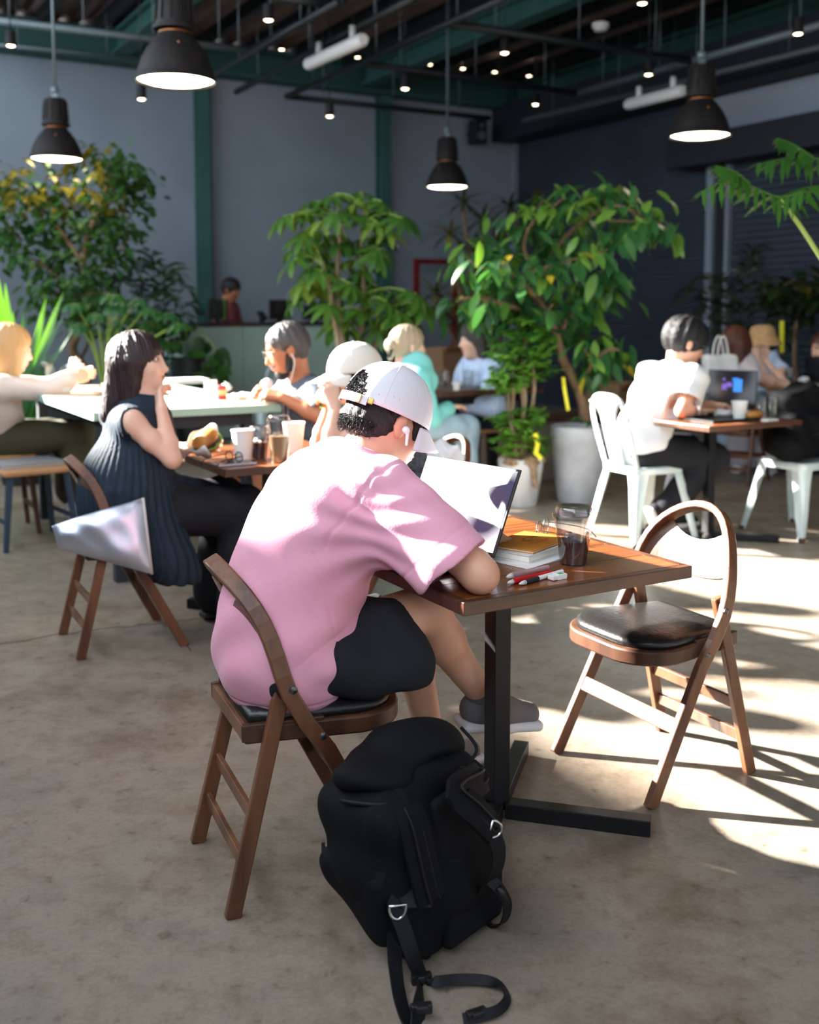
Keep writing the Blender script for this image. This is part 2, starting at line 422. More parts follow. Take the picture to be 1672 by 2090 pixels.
def crack(pts, w):
    P = []; rnd = random.Random(5)
    for i in range(len(pts) - 1):
        a, b = pts[i], pts[i + 1]
        for k in range(9):
            p = a.lerp(b, k / 9); p += Vector((rnd.uniform(-1, 1), rnd.uniform(-1, 1), 0)) * 0.012; P.append(p)
    P.append(pts[-1])
    o = obj('crack', MB().sweep([p + Vector((0, 0, 0.0003)) for p in P], [(-w, 0), (w, 0), (w, 0.0004), (-w, 0.0004)]), 'crack', floor)
crack([fl(-40, 1322), fl(120, 1295), fl(230, 1282), fl(330, 1272), fl(420, 1262), fl(500, 1225)], 0.004)
crack([fl(330, 1272), fl(360, 1290), fl(390, 1330)], 0.002)
# back wall with green columns
wb = struct('wall_back', rbox(MB(), A_L, A_R, B_B, B_B + 0.25, 0, Z_C), 'grey_wall')
def hcol(a, b, w=0.15, d=0.18, z1=Z_C, m='green_steel', parent=None, name='column'):
    mb = MB(); rbox(mb, a - w / 2, a + w / 2, b - d, b - d + 0.03, 0, z1); rbox(mb, a - w / 2, a + w / 2, b - 0.03, b, 0, z1); rbox(mb, a - 0.02, a + 0.02, b - d + 0.03, b - 0.03, 0, z1)
    return obj(name, mb, m, parent)
for px in (415, 783):
    a, b = rmc(ray_b(px, 400, B_B - 0.1)); hcol(a, B_B, parent=wb)
    mb = MB(); p = rm(a + 0.11, B_B - 0.06); mb.tube([(p.x, p.y, 0), (p.x, p.y, Z_C)], 0.025, 8); obj('conduit', mb, 'pipe_grey', wb, smooth=True)
mb = MB(); rbox(mb, A_R - 0.1, A_R - 0.02, B_B - 0.08, B_B, 0, 3.9); obj('corner_post', mb, 'zinc', wb)
# green beams below the deck
def hbeam(name, a0, a1, b0, b1, z0, z1, m='green_dark', label=None):
    mb = MB(); t = 0.04
    rbox(mb, a0, a1, b0, b1, z0, z0 + t); rbox(mb, a0, a1, b0, b1, z1 - t, z1)
    if a1 - a0 > b1 - b0: c = (b0 + b1) / 2; rbox(mb, a0, a1, c - 0.02, c + 0.02, z0 + t, z1 - t)
    else: c = (a0 + a1) / 2; rbox(mb, c - 0.02, c + 0.02, b0, b1, z0 + t, z1 - t)
    return obj(name, mb, m, ceil)
rows = []; x = 1.0; prof = []
while x < A_R + 0.3:
    prof += [(x, 0.0), (x + 0.09, 0.0), (x + 0.12, 0.07), (x + 0.21, 0.07), ]; x += 0.24
mb = MB(); P = [[rm(px_, B_F, Z_C + pz) for px_, pz in prof], [rm(px_, B_B + 0.25, Z_C + pz) for px_, pz in prof]]
mb.grid(P, 2, len(prof))
ceil = struct('ceiling', mb, 'deck', solid=0.01)
for i in range(13):
    mb = MB(); rbox(mb, 1.2 + 0.64 * i, 1.27 + 0.64 * i, B_F, B_B - 0.3, 4.60, 4.75); obj('joist', mb, 'pipe_dark', ceil)
hbeam('beam', 1.0, A_R, B_B - 0.32, B_B, 4.30, 4.66)
hbeam('beam', 1.0, A_R, 7.0, 7.2, 4.34, 4.62)
for a in (3.3, 6.6): hbeam('beam', a, a + 0.2, B_F, B_B - 0.3, 4.36, 4.62, 'green_steel')
hbeam('beam', A_R - 0.35, A_R - 0.05, B_F, B_B - 0.3, 4.36, 4.62)
# right wall: ribbed siding, soffit, roller shutter
wr = struct('wall_right', rbox(MB(), A_R, A_R + 0.25, B_F, B_B + 0.25, 0, Z_C), 'navy_wall')
def ribs(a, b0, b1, z0, z1, pitch, depth):
    mb = MB(); P = []; z = z0; rows = []
    while z < z1:
        rows += [(0, z), (-depth, z + pitch * 0.3), (-depth, z + pitch * 0.75), (0, z + pitch)]; z += pitch
    P = [[rm(a + d, b0, z) for d, z in rows], [rm(a + d, b1, z) for d, z in rows]]
    return mb.grid(P, 2, len(rows))
pS, pE = rmc(ray_a(1462, 450, A_R))[1], -3.5
obj('siding', ribs(A_R, pS + 0.12, B_B - 0.1, 0, 3.85, 0.07, 0.012), 'navy_wall', wr)
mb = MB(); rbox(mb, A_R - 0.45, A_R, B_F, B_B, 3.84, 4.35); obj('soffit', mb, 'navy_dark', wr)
mb = MB(); rbox(mb, A_R - 0.06, A_R, B_F, pS + 0.05, 3.37, 3.83); obj('transom_panel', mb, 'pale_panel', wr)
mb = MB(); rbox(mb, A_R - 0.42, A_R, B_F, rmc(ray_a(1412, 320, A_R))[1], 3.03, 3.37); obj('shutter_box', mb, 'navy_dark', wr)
obj('shutter_curtain', ribs(A_R - 0.05, B_F, pS - 0.25, 0, 3.05, 0.075, 0.014), 'navy_wall', wr)
for da, w in ((0.0, 0.1), (-0.27, 0.05)):
    mb = MB(); rbox(mb, A_R - 0.12, A_R - 0.02, pS + da - w / 2, pS + da + w / 2, 0, 3.05); obj('shutter_rail', mb, 'zinc', wr)
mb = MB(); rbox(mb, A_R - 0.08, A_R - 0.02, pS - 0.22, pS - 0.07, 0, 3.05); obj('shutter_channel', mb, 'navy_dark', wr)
# left wall with the clerestory the sun comes through
SILL, HEAD, Z_H, A_D = 2.83, 6.4, 6.55, 1.0
mb = MB(); rbox(mb, A_L - 0.1, A_D + 0.1, B_F, B_B + 0.25, Z_H, Z_H + 0.1); obj('added_bay_roof', mb, 'deck', ceil)  # raised bay added out of view, shaped to let steeper sun in
mb = MB(); rbox(mb, A_D, A_D + 0.06, B_F, B_B + 0.25, Z_C, Z_H); obj('added_bay_riser', mb, 'grey_wall', ceil)
mb = MB(); rbox(mb, A_L, A_D, B_B, B_B + 0.25, Z_C, Z_H); obj('added_bay_gable', mb, 'grey_wall', wb)
wl = struct('wall_left', rbox(MB(), A_L - 0.1, A_L, B_F, B_B + 0.25, 0, SILL), 'grey_wall')
mb = MB(); rbox(mb, A_L - 0.1, A_L, B_F, B_B + 0.25, HEAD, Z_H); obj('lintel', mb, 'grey_wall', wl)
b = B_F
while b < B_B:
    mb = MB(); rbox(mb, A_L - 0.06, A_L, b - 0.02, b + 0.02, SILL, HEAD); obj('mullion', mb, 'pipe_dark', wl); b += 4.2
mb = MB(); rbox(mb, A_L - 0.08, A_L, 10.0, 10.9, 4.85, HEAD); obj('sun_blocker_panel', mb, 'grey_wall', wl)  # added out of view to block sun from the largest pendant lamp
al.location = rm(A_L - 0.02, (B_F + B_B) / 2, (SILL + HEAD) / 2); al.rotation_euler = Matrix((V, Vector((0, 0, 1)), V.cross(Vector((0, 0, 1))) * 1.0)).transposed().to_euler()
if (al.matrix_basis @ Vector((0, 0, -1)) - al.location).dot(U) < 0: al.rotation_euler = Matrix((-V, Vector((0, 0, 1)), -V.cross(Vector((0, 0, 1))))).transposed().to_euler()
# ------------------------------------------------------------------ pipes, lights and fittings under the deck
def pipe(name, pts, r, m, label, group=None, cat='pipe', drops=()):
    t = thing(name, label, cat, (0, 0, 0), 0, group)
    obj('rail', MB().tube(pts, r, 8), m, t, smooth=True)
    for p in drops:
        obj('hanger', MB().tube([p, (p[0], p[1], Z_C)], 0.006, 6), 'pipe_grey', t, smooth=True)
    return t
ZP = 3.9
def rail(p, q, z, r, m, label, n=2, name='ceiling_rail'):
    a, b = fl(*p, z), fl(*q, z)
    dr = [a.lerp(b, (k + 0.5) / n) for k in range(n)]
    return pipe(name, [a, b], r, m, label, 'rails hung below the ceiling', 'rail', dr)
rail((-60, 36), (512, 103), ZP, 0.035, 'pipe_grey', 'long grey ceiling rail across the upper left corner', 4)
rail((512, 103), (700, 0), ZP, 0.035, 'pipe_dark', 'dark ceiling rail rising from the end of the long grey rail', 2)
rail((436, 152), (690, 4), ZP - 0.1, 0.03, 'pipe_dark', 'dark ceiling rail just behind the largest pendant lamp', 2)
rail((482, 188), (845, -4), ZP, 0.035, 'pipe_dark', 'dark ceiling rail carrying the white tube light', 3)
rail((585, 197), (1035, -6), ZP, 0.035, 'pipe_dark', 'dark ceiling rail passing right below the white tube light', 3)
rail((585, 197), (1000, 241), ZP, 0.035, 'pipe_dark', 'lowest dark ceiling rail running along the back wall', 3)
rail((920, 48), (1410, 124), ZP, 0.04, 'pipe_dark', 'dark ceiling rail ending behind the right pendant lamp', 3)
rail((735, 128), (1178, 190), ZP, 0.035, 'pipe_dark', 'dark ceiling rail in the middle distance along the back wall', 3)
rail((1178, 190), (1720, 38), ZP, 0.04, 'pipe_grey', 'upper grey ceiling rail running along the right wall', 4)
rail((1068, 246), (1720, 84), ZP - 0.02, 0.035, 'pipe_grey', 'lower grey ceiling rail running along the right wall', 4)
rail((560, -6), (690, 10), ZP, 0.035, 'pipe_dark', 'short dark ceiling rail at the top edge of the picture', 1)
rail((-60, 86), (305, 122), 4.2, 0.022, 'pipe_grey', 'thin pale conduit below the green beam at upper left', 2, 'conduit')
# spotlights
def spot(px, py, Y, label):
    p = at(px, py, Y); t = thing('spotlight', label, 'spotlight', (p.x, p.y, p.z), 0, 'small black spotlights')
    obj('housing', MB().lathe([(0.030, 0.13), (0.042, 0.128), (0.045, 0.0), (0.038, 0.0), (0.036, 0.02), (0.0005, 0.02)], 16), 'lamp_black', t, smooth=True, auto=0.6)
    obj('lens', MB().lathe([(0.0005, 0.012), (0.036, 0.012), (0.036, 0.004), (0.02, -0.004), (0.0005, -0.006)], 16), 'spot_glow', t, smooth=True)
    obj('cord', MB().tube([(0, 0, 0.13), (0, 0, Z_C - p.z)], 0.006, 6), 'black_plastic', t, smooth=True)
for q in [(22, 94, 9.5, 'small black spotlight at the far upper left under the grey rail'), (548, 42, 9.0, 'small black spotlight right of the largest pendant lamp near the top edge'),
          (289, 203, 10.0, 'small black spotlight peeking below the left rim of the largest pendant lamp'), (673, 238, 11.0, 'lowest small black spotlight in front of the grey back wall between the columns'),
          (827, 182, 10.5, 'small black spotlight between the right green column and the ceiling rails'), (1030, 109, 10.0, 'small black spotlight in the middle of the right ceiling bay'),
          (1311, 8, 9.0, 'small black spotlight at the top edge above the right ceiling rail'), (1324, 153, 10.5, 'small black spotlight just left of the right pendant lamp'),
          (1629, 70, 9.0, 'rightmost small black spotlight by the grey rail'), (1093, 214, 13.0, 'dim small spotlight near the room corner')]: spot(*q)
for i, (px, py) in enumerate([(575, 100), (730, 116), (805, 124), (877, 131), (945, 139), (1010, 146), (1080, 154)]):
    p = fl(px, py, 4.55)
    t = thing('downlight', ('leftmost', 'second from left', 'third from left', 'middle', 'third from right', 'second from right', 'rightmost')[i] + ' tiny warm downlight in the far ceiling row', 'downlight', p, 0, 'row of tiny far downlights')
    obj('lens', MB().lathe([(0.0005, 0.012), (0.03, 0.012), (0.03, -0.008), (0.0005, -0.012)], 12), 'spot_glow', t, smooth=True)
    obj('ring', MB().lathe([(0.031, -0.01), (0.05, -0.01), (0.05, 0.03), (0.031, 0.03)], 12, cap=False), 'lamp_black', t, smooth=True)
# pendant lamps
def pendant(px, py, Y, label, s=1.0):
    p = at(px, py, Y); t = thing('pendant_lamp', label, 'lamp', (p.x, p.y, p.z), 0, 'industrial black pendant lamps')
    R = 0.225
    pr = [(R, 0), (R * 1.0, 0.012), (R * 0.97, 0.02), (R * 0.93, 0.06), (R * 0.84, 0.12), (R * 0.7, 0.18), (R * 0.52, 0.235), (R * 0.43, 0.255), (R * 0.42, 0.262), (R * 0.40, 0.262), (R * 0.5, 0.23), (R * 0.67, 0.17), (R * 0.81, 0.11), (R * 0.9, 0.055), (R * 0.95, 0.012), (R * 0.97, 0.0)]
    obj('shade', MB().lathe(pr, 40, cap=False), 'lamp_black', t, smooth=True, auto=0.9)
    for k in range(3):
        a = k * 2.1 + px; q = Vector((math.cos(a), math.sin(a), 0)) * (R * 0.66); obj('rivet', MB().lathe([(0.0005, 0.012), (0.008, 0.008), (0.01, -0.01), (0.0005, -0.012)], 8, (q.x, q.y, 0.185)), 'lamp_copper', t, smooth=True)
    obj('collar', MB().lathe([(R * 0.4, 0.262), (R * 0.415, 0.264), (R * 0.415, 0.271), (R * 0.4, 0.273)], 30), 'lamp_copper', t, smooth=True, auto=0.6)
    obj('neck_ring', MB().lathe([(R * 0.44, 0.28), (R * 0.53, 0.285), (R * 0.53, 0.305), (R * 0.44, 0.31)], 30), 'lamp_black', t, smooth=True, auto=0.6)
    h = obj('housing', MB().lathe([(R * 0.47, 0.31), (R * 0.47, 0.33), (R * 0.40, 0.50), (R * 0.36, 0.512), (R * 0.1, 0.515)], 30), 'lamp_black', t, smooth=True, auto=0.6)
    for k in range(12):
        a = 2 * PI * k / 12; d = Vector((math.cos(a), math.sin(a), 0))
        obj('fin', MB().bar(d * (R * 0.465) + Vector((0, 0, 0.33)), d * (R * 0.40) + Vector((0, 0, 0.49)), 0.006, 0.02, d), 'lamp_black', h)
    obj('bracket', MB().box((0, 0, 0.54), (0.05, 0.025, 0.06)).lathe([(0.02, 0.56), (0.035, 0.57), (0.035, 0.6), (0.02, 0.62)], 10), 'pipe_grey', t)
    obj('cord', MB().tube([(0, 0, 0.6), (0, 0, Z_C - p.z)], 0.013, 8), 'pipe_grey', t, smooth=True)
    obj('diffuser', MB().lathe([(0.0005, 0.03), (R * 0.93, 0.03), (R * 0.95, 0.016), (R * 0.8, 0.004), (0.0005, -0.002)], 40), 'lamp_glow', t, smooth=True)
pendant(359, 168, 6.05, 'largest black pendant lamp, cut off at the top edge')
pendant(116, 326, 9.2, 'black pendant lamp hanging over the left ficus tree')
pendant(913, 383, 11.1, 'smallest black pendant lamp in front of the far dracaena')
pendant(1429, 279, 7.93, 'black pendant lamp at right beside the pale wall panel')
# tube lights
def tube_light(p, q, z, label):
    a, b = fl(*p, z), fl(*q, z); t = thing('tube_light', label, 'light', a, 0, 'white tube lights'); d = b - a
    dn = d.normalized()
    obj('body', MB().tube([dn * 0, dn * 0.03, d - dn * 0.03, d], [0.05, 0.062, 0.062, 0.05], 14), 'white_plastic', t, smooth=True, auto=0.7)
    for k in (0.22, 0.82):
        e = d * k; obj('mount', MB().tube([e + Vector((0, 0, 0.05)), e + Vector((0, 0, 0.16))], 0.03, 10), 'white_plastic', t, smooth=True); obj('hanger', MB().tube([e + Vector((0, 0, 0.16)), e + Vector((0, 0, Z_C - a.z))], 0.004, 6), 'pipe_dark', t, smooth=True)
tube_light((628, 132), (742, 80), 3.75, 'white tube light hung between the dark ceiling rails')
tube_light((1280, 214), (1396, 184), 3.6, 'white tube light behind the right pendant lamp')
p = fl(1226, 56, 4.32); t = thing('smoke_detector', 'round white smoke detector under the green beam', 'smoke detector', p)
obj('base', MB().lathe([(0.09, 0.0), (0.09, 0.04), (0.06, 0.05)], 20), 'white_plastic', t, smooth=True, auto=0.6); obj('sensor', MB().lathe([(0.05, -0.04), (0.07, -0.03), (0.07, 0.0)], 20), 'white_plastic', t, smooth=True, auto=0.6)
a, b = rmc(ray_b(968, 272, B_B - 0.15)); z = ray_b(968, 272, B_B - 0.15).z
t = thing('speaker', 'small black wall speaker high in the back corner', 'speaker', rm(a, B_B - 0.24, z), RA)
obj('cabinet', MB().box((0, 0, 0), (0.2, 0.2, 0.34)), 'black_plastic', t, bevel=0.01)
for z_, r in ((-0.06, 0.07), (0.08, 0.035)):
    obj('cone', MB().lathe([(r, 0), (r, 0.012), (r * 0.8, 0.006), (r * 0.35, -0.0), (r * 0.2, 0.012), (0.0005, 0.014)], 20, (0, -0.1, z_), Matrix.Rotation(PI / 2, 3, 'X')), 'pipe_grey', t, smooth=True)
obj('bracket', MB().box((0, 0.16, 0), (0.06, 0.13, 0.08)), 'black_metal', t)
# ------------------------------------------------------------------ folding chairs
def folding_chair(label, loc, rot, group='wooden folding chairs'):
    t = thing('folding_chair', label, 'chair', loc, rot, group)
    foot = Vector((0.205, 0, 0)); top = Vector((-0.195, 0, 0.765)); e = (top - foot).normalized(); L = (top - foot).length
    nrm = Vector((e.z, 0, -e.x))                       # forward normal of the back frame
    S0, HW = 0.56, 0.195
    def pl(s, y):
        b = 0.016 * math.sin(max(0, s - 0.42) / (L - 0.42) * PI * 2) if s > 0.42 else 0
        return foot + e * s + nrm * (b * -1) + Vector((0, y, 0))
    def arch(th):   # th 0..pi from right to left
        return S0 + (L - 0.011 - S0) * math.sin(th) ** 0.92, -HW * math.cos(th)
    path = [pl(s, -HW - 0.012 * (1 - s / S0)) for s in (0.0, 0.15, 0.3, 0.4, 0.48)]
    path += [pl(*arch(PI * k / 22)) for k in range(23)]
    path += [pl(s, HW + 0.012 * (1 - s / S0)) for s in (0.48, 0.4, 0.3, 0.15, 0.0)]
    obj('back_frame', MB().sweep(path, [(-0.019, -0.011), (0.019, -0.011), (0.019, 0.011), (-0.019, 0.011)], _ups(path)), 'wood_chair', t, bevel=0.004)
    # plywood back panel with a hand hole above it
    nu, nv = 17, 11; Pf = []; Pb = []
    for i in range(nu):
        k = -1 + 2 * i / (nu - 1); y = k * (HW - 0.012)
        sa = arch(math.acos(max(-1, min(1, -y / HW))))[0] - 0.012
        s1 = min(sa, L - 0.028 - 0.085 * max(0, 1 - (y / 0.135) ** 2) ** 0.6); s0 = 0.645 + 0.02 * abs(k) ** 3
        s1 = max(s1, s0 + 0.01)
        rowf = []; rowb = []
        for j in range(nv):
            s = s0 + (s1 - s0) * j / (nv - 1); b = -0.028 * (1 - k * k)
            rowf.append(pl(s, y) + nrm * (b + 0.005)); rowb.append(pl(s, y) + nrm * (b - 0.005))
        Pf.append(rowf); Pb.append(rowb)
    rings = [Pf[i] + Pb[i][::-1] for i in range(nu)]
    obj('back_panel', MB().rings(rings), 'wood_chair', t, smooth=True, auto=0.7)
    rear_t = Vector((-0.068, 0, 0.535)); rear_b = Vector((-0.2, 0, 0))
    for s in (-1, 1):
        obj('rear_leg', MB().bar(rear_b + Vector((0, s * 0.182, 0)), rear_t + Vector((0, s * 0.168, 0)), 0.02, 0.036, Vector((1, 0, 0))), 'wood_chair', t, bevel=0.003)
        for q in (Vector((-0.062, s * 0.205, 0.505)), Vector((0.005, s * 0.205, 0.39))):
            obj('bolt', MB().lathe([(0.008, -0.02), (0.009, 0.004), (0.004, 0.007)], 10, q, Matrix.Rotation(-s * PI / 2, 3, 'X')), 'steel_bolt', t, smooth=True, auto=0.6)
        obj('seat_rail', MB().bar(Vector((-0.165, s * 0.145, 0.40)), Vector((0.02, s * 0.172, 0.405)), 0.018, 0.04), 'wood_dark', t, bevel=0.003)
    for z in (0.115, 0.215):
        x = -0.2 + 0.132 * z / 0.535; obj('rear_stretcher', MB().bar((x, -0.175, z), (x, 0.175, z), 0.013, 0.032), 'wood_chair', t, bevel=0.002)
    z = 0.205; x = 0.205 - 0.4 * z / 0.765
    obj('front_stretcher', MB().bar((x + 0.012, -0.2, z), (x + 0.012, 0.2, z), 0.012, 0.044, Vector((-e.x * -1, 0, e.z))), 'wood_chair', t, bevel=0.003)
    obj('back_stretcher', MB().bar((-0.155, -0.15, 0.40), (-0.155, 0.15, 0.40), 0.02, 0.035), 'wood_chair', t, bevel=0.003)
    def seat_poly(sc, n=10):
        pts = []; xr, xf, wr_, wf = -0.16 * sc, 0.235 * sc, 0.155 * sc, 0.195 * sc
        pts += [(xr, -wr_), (xr + 0.1, -wr_ - 0.015)]
        r = 0.13 * sc
        pts += [(xf - r + r * math.cos(a), -wf + r + r * math.sin(a)) for a in [(-PI / 2) + PI / 2 * k / n for k in range(n + 1)]]
        pts += [(xf - r + r * math.cos(a), wf - r + r * math.sin(a)) for a in [PI / 2 * k / n for k in range(n + 1)]]
        pts += [(xr + 0.1, wr_ + 0.015), (xr, wr_)]
        return pts
    s_ = obj('seat', MB().prism(seat_poly(1.0), 0.375, 0.418), 'wood_dark', t, bevel=0.006, auto=0.7)
    P = seat_poly(0.93); mb = MB(); rr = []
    for k, z in ((0.985, 0.417), (1.0, 0.426), (0.985, 0.436), (0.93, 0.444), (0.75, 0.4505), (0.4, 0.4535), (0.05, 0.4545)):
        cx = 0.035; rr.append([Vector((cx + (x - cx) * k, y * k, z)) for x, y in P])
    obj('pad', mb.rings(rr), 'black_leather', s_, smooth=True)
    return t
def _ups(path):
    out = []
    for i, p in enumerate(path):
        d = (path[min(i + 1, len(path) - 1)] - path[max(i - 1, 0)]).normalized()
        # normal inside the frame plane, so that the wide side of the bar faces sideways
        pn = Vector((0.888, 0, 0.459))
        out.append(d.cross(pn))
    return out
def fwd_ang(x, y): return math.atan2(y, x)
ANG_PINK = fwd_ang(0.918, 0.396); ANG_W = fwd_ang(0.88, 0.478)
LOC_PINK = Vector((-0.28, 2.47, 0)); LOC_W = Vector((-1.18, 4.22, 0)); LOC_R = Vector((0.725, 3.02, 0))
chair1 = folding_chair('brown wooden folding chair under the person in the pink shirt', LOC_PINK, ANG_PINK)
dup(chair1, LOC_R, fwd_ang(-0.87, -0.49), 'empty brown wooden folding chair with black seat pad right of the table')
dup(chair1, LOC_W, ANG_W, 'brown wooden folding chair with a silver bag, under the woman in the navy dress')
LOC_B = Vector((0.07, 4.78, 0)); ANG_B = fwd_ang(-0.88, -0.47)
dup(chair1, LOC_B, ANG_B, 'brown wooden folding chair under the burger eater, its arched back behind the laptop')
LOC_BR = Vector((2.60, 8.35, 0)); ANG_BR = fwd_ang(0.6, 0.8)
dup(chair1, LOC_BR, ANG_BR, 'far brown wooden folding chair under the woman in the pale sleeveless top')
# ------------------------------------------------------------------ pedestal tables
def ped_table(label, A, ua, wu, wv, z=0.72, planks=5, top='wood_table', edge='wood_edge', post=(0, 0), arms=True):
    """A = near corner, ua = heading of the first side; planks run along it"""
    u = Vector((math.cos(ua), math.sin(ua), 0)); v = Vector((-u.y, u.x, 0))
    c = A + u * wu / 2 + v * wv / 2
    t = thing('pedestal_table', label, 'table', (c.x, c.y, 0), ua, 'square wooden pedestal tables')
    n = planks; w = wv / n
    for i in range(n):
        y0 = -wv / 2 + i * w
        obj('plank', MB().box((0, y0 + w / 2, z - 0.006), (wu - 0.044, w - 0.0018, 0.012)), (top, top + '2')[i % 2] if top == 'wood_table' else top, t, bevel=0.001, seg=1) if 0 < i < n - 1 else \
            obj('plank', MB().box((0, y0 + w / 2 + (0.011 if i == 0 else -0.011), z - 0.006), (wu - 0.044, w - 0.0238, 0.012)), top, t, bevel=0.001, seg=1)
    for (cx, cy, sx, sy) in ((0, -wv / 2 + 0.011, wu, 0.022), (0, wv / 2 - 0.011, wu, 0.022), (-wu / 2 + 0.011, 0, 0.022, wv - 0.044), (wu / 2 - 0.011, 0, 0.022, wv - 0.044)):
        obj('edge_strip', MB().box((cx, cy, z - 0.015), (sx, sy, 0.03)), edge, t, bevel=0.002)
    obj('subtop', MB().box((0, 0, z - 0.021), (wu - 0.046, wv - 0.046, 0.018)), 'wood_dark', t)
    px, py = post
    obj('post', MB().box((px, py, (z - 0.03) / 2 + 0.02), (0.05, 0.05, z - 0.05)), 'black_metal', t, bevel=0.002)
    obj('top_plate', MB().box((px, py, z - 0.034), (0.3, 0.3, 0.008)), 'black_metal', t)
    if arms:
        for k in range(4):
            a = math.radians(-45.5) + k * PI / 2; d = Vector((math.cos(a), math.sin(a), 0))
            obj('foot', MB().bar(Vector((px, py, 0.024)) + d * 0.026, Vector((px, py, 0.024)) + d * 0.40, 0.045, 0.04), 'black_metal', t, bevel=0.002)
    return t
tab_main = ped_table('wooden pedestal table with laptop and iced coffee at the person in pink', Vector((0.115, 2.185, 0)), RA, 0.66, 0.74, post=(0.03, 0.02))
tab_w = ped_table('wooden pedestal table with burger and cups beside the woman in the navy dress', Vector((-0.72, 4.08, 0)), RA, 0.68, 0.76)
tab_t = ped_table('wooden pedestal table with a black laptop at the man in the white shirt', Vector((1.62, 5.66, 0)), RA, 0.74, 0.70)
# communal table with a green edge
ZL = 0.86
def slab_table(name, label, A, ua, wu, wv, z, topm, edgem, legm, n=4, inset=0.12, cat='table'):
    u = Vector((math.cos(ua), math.sin(ua), 0)); v = Vector((-u.y, u.x, 0)); c = A + u * wu / 2 + v * wv / 2
    t = thing(name, label, cat, (c.x, c.y, 0), ua)
    w = wu / n
    for i in range(n): obj('plank', MB().box((-wu / 2 + (i + 0.5) * w, 0, z - 0.01), (w - 0.002, wv - 0.044, 0.02)), topm, t, bevel=0.0015, seg=1)
    for (cx, cy, sx, sy) in ((0, -wv / 2 + 0.011, wu, 0.022), (0, wv / 2 - 0.011, wu, 0.022), (-wu / 2 - 0.011, 0, 0.022, wv), (wu / 2 + 0.011, 0, 0.022, wv)):
        obj('edge_strip', MB().box((cx, cy, z - 0.02), (sx, sy, 0.04)), edgem, t, bevel=0.002)
    obj('apron', MB().box((0, 0, z - 0.075), (wu - 0.2, wv - 0.2, 0.07)), legm, t)
    for sx in (-1, 1):
        for sy in (-1, 1): obj('leg', MB().box((sx * (wu / 2 - inset), sy * (wv / 2 - inset), (z - 0.1) / 2), (0.06, 0.06, z - 0.1)), legm, t, bevel=0.003)
    return t
tab_l = slab_table('communal_table', 'long pale communal table with a green edge strewn with paper', fl(200, 842, ZL) * 1.0 - Vector((0, 0, ZL)), RA, 0.92, 2.1, ZL, 'table_white', 'table_green', 'cloth_charcoal')
tab_a = slab_table('cafe_table', 'dark wooden table between the woman in aqua and the woman in light blue', fl(885, 800, 0.78) - Vector((0, 0, 0.78)), RA, 0.95, 0.6, 0.78, 'wood_dark', 'wood_edge', 'black_metal', 4, 0.09)
# round far table on the right
c = at(1660, 785, 8.9); t = tab_f = thing('round_table', 'dark round table with cups at the far right group', 'table', (c.x, c.y, 0))
zf = c.z
obj('top', MB().lathe([(0.0005, zf - 0.03), (0.42, zf - 0.03), (0.45, zf - 0.02), (0.45, zf), (0.0005, zf)], 40), 'wood_dark', t, smooth=True, auto=0.6)
obj('edge_band', MB().lathe([(0.451, zf - 0.022), (0.456, zf - 0.02), (0.456, zf - 0.004), (0.451, zf - 0.002)], 40, cap=False), 'wood_light', t, smooth=True)
obj('post', MB().tube([(0, 0, 0.03), (0, 0, zf - 0.03)], 0.035, 12), 'black_metal', t, smooth=True)
obj('base', MB().lathe([(0.28, 0.0), (0.28, 0.012), (0.05, 0.04), (0.035, 0.05)], 30), 'black_metal', t, smooth=True, auto=0.6)
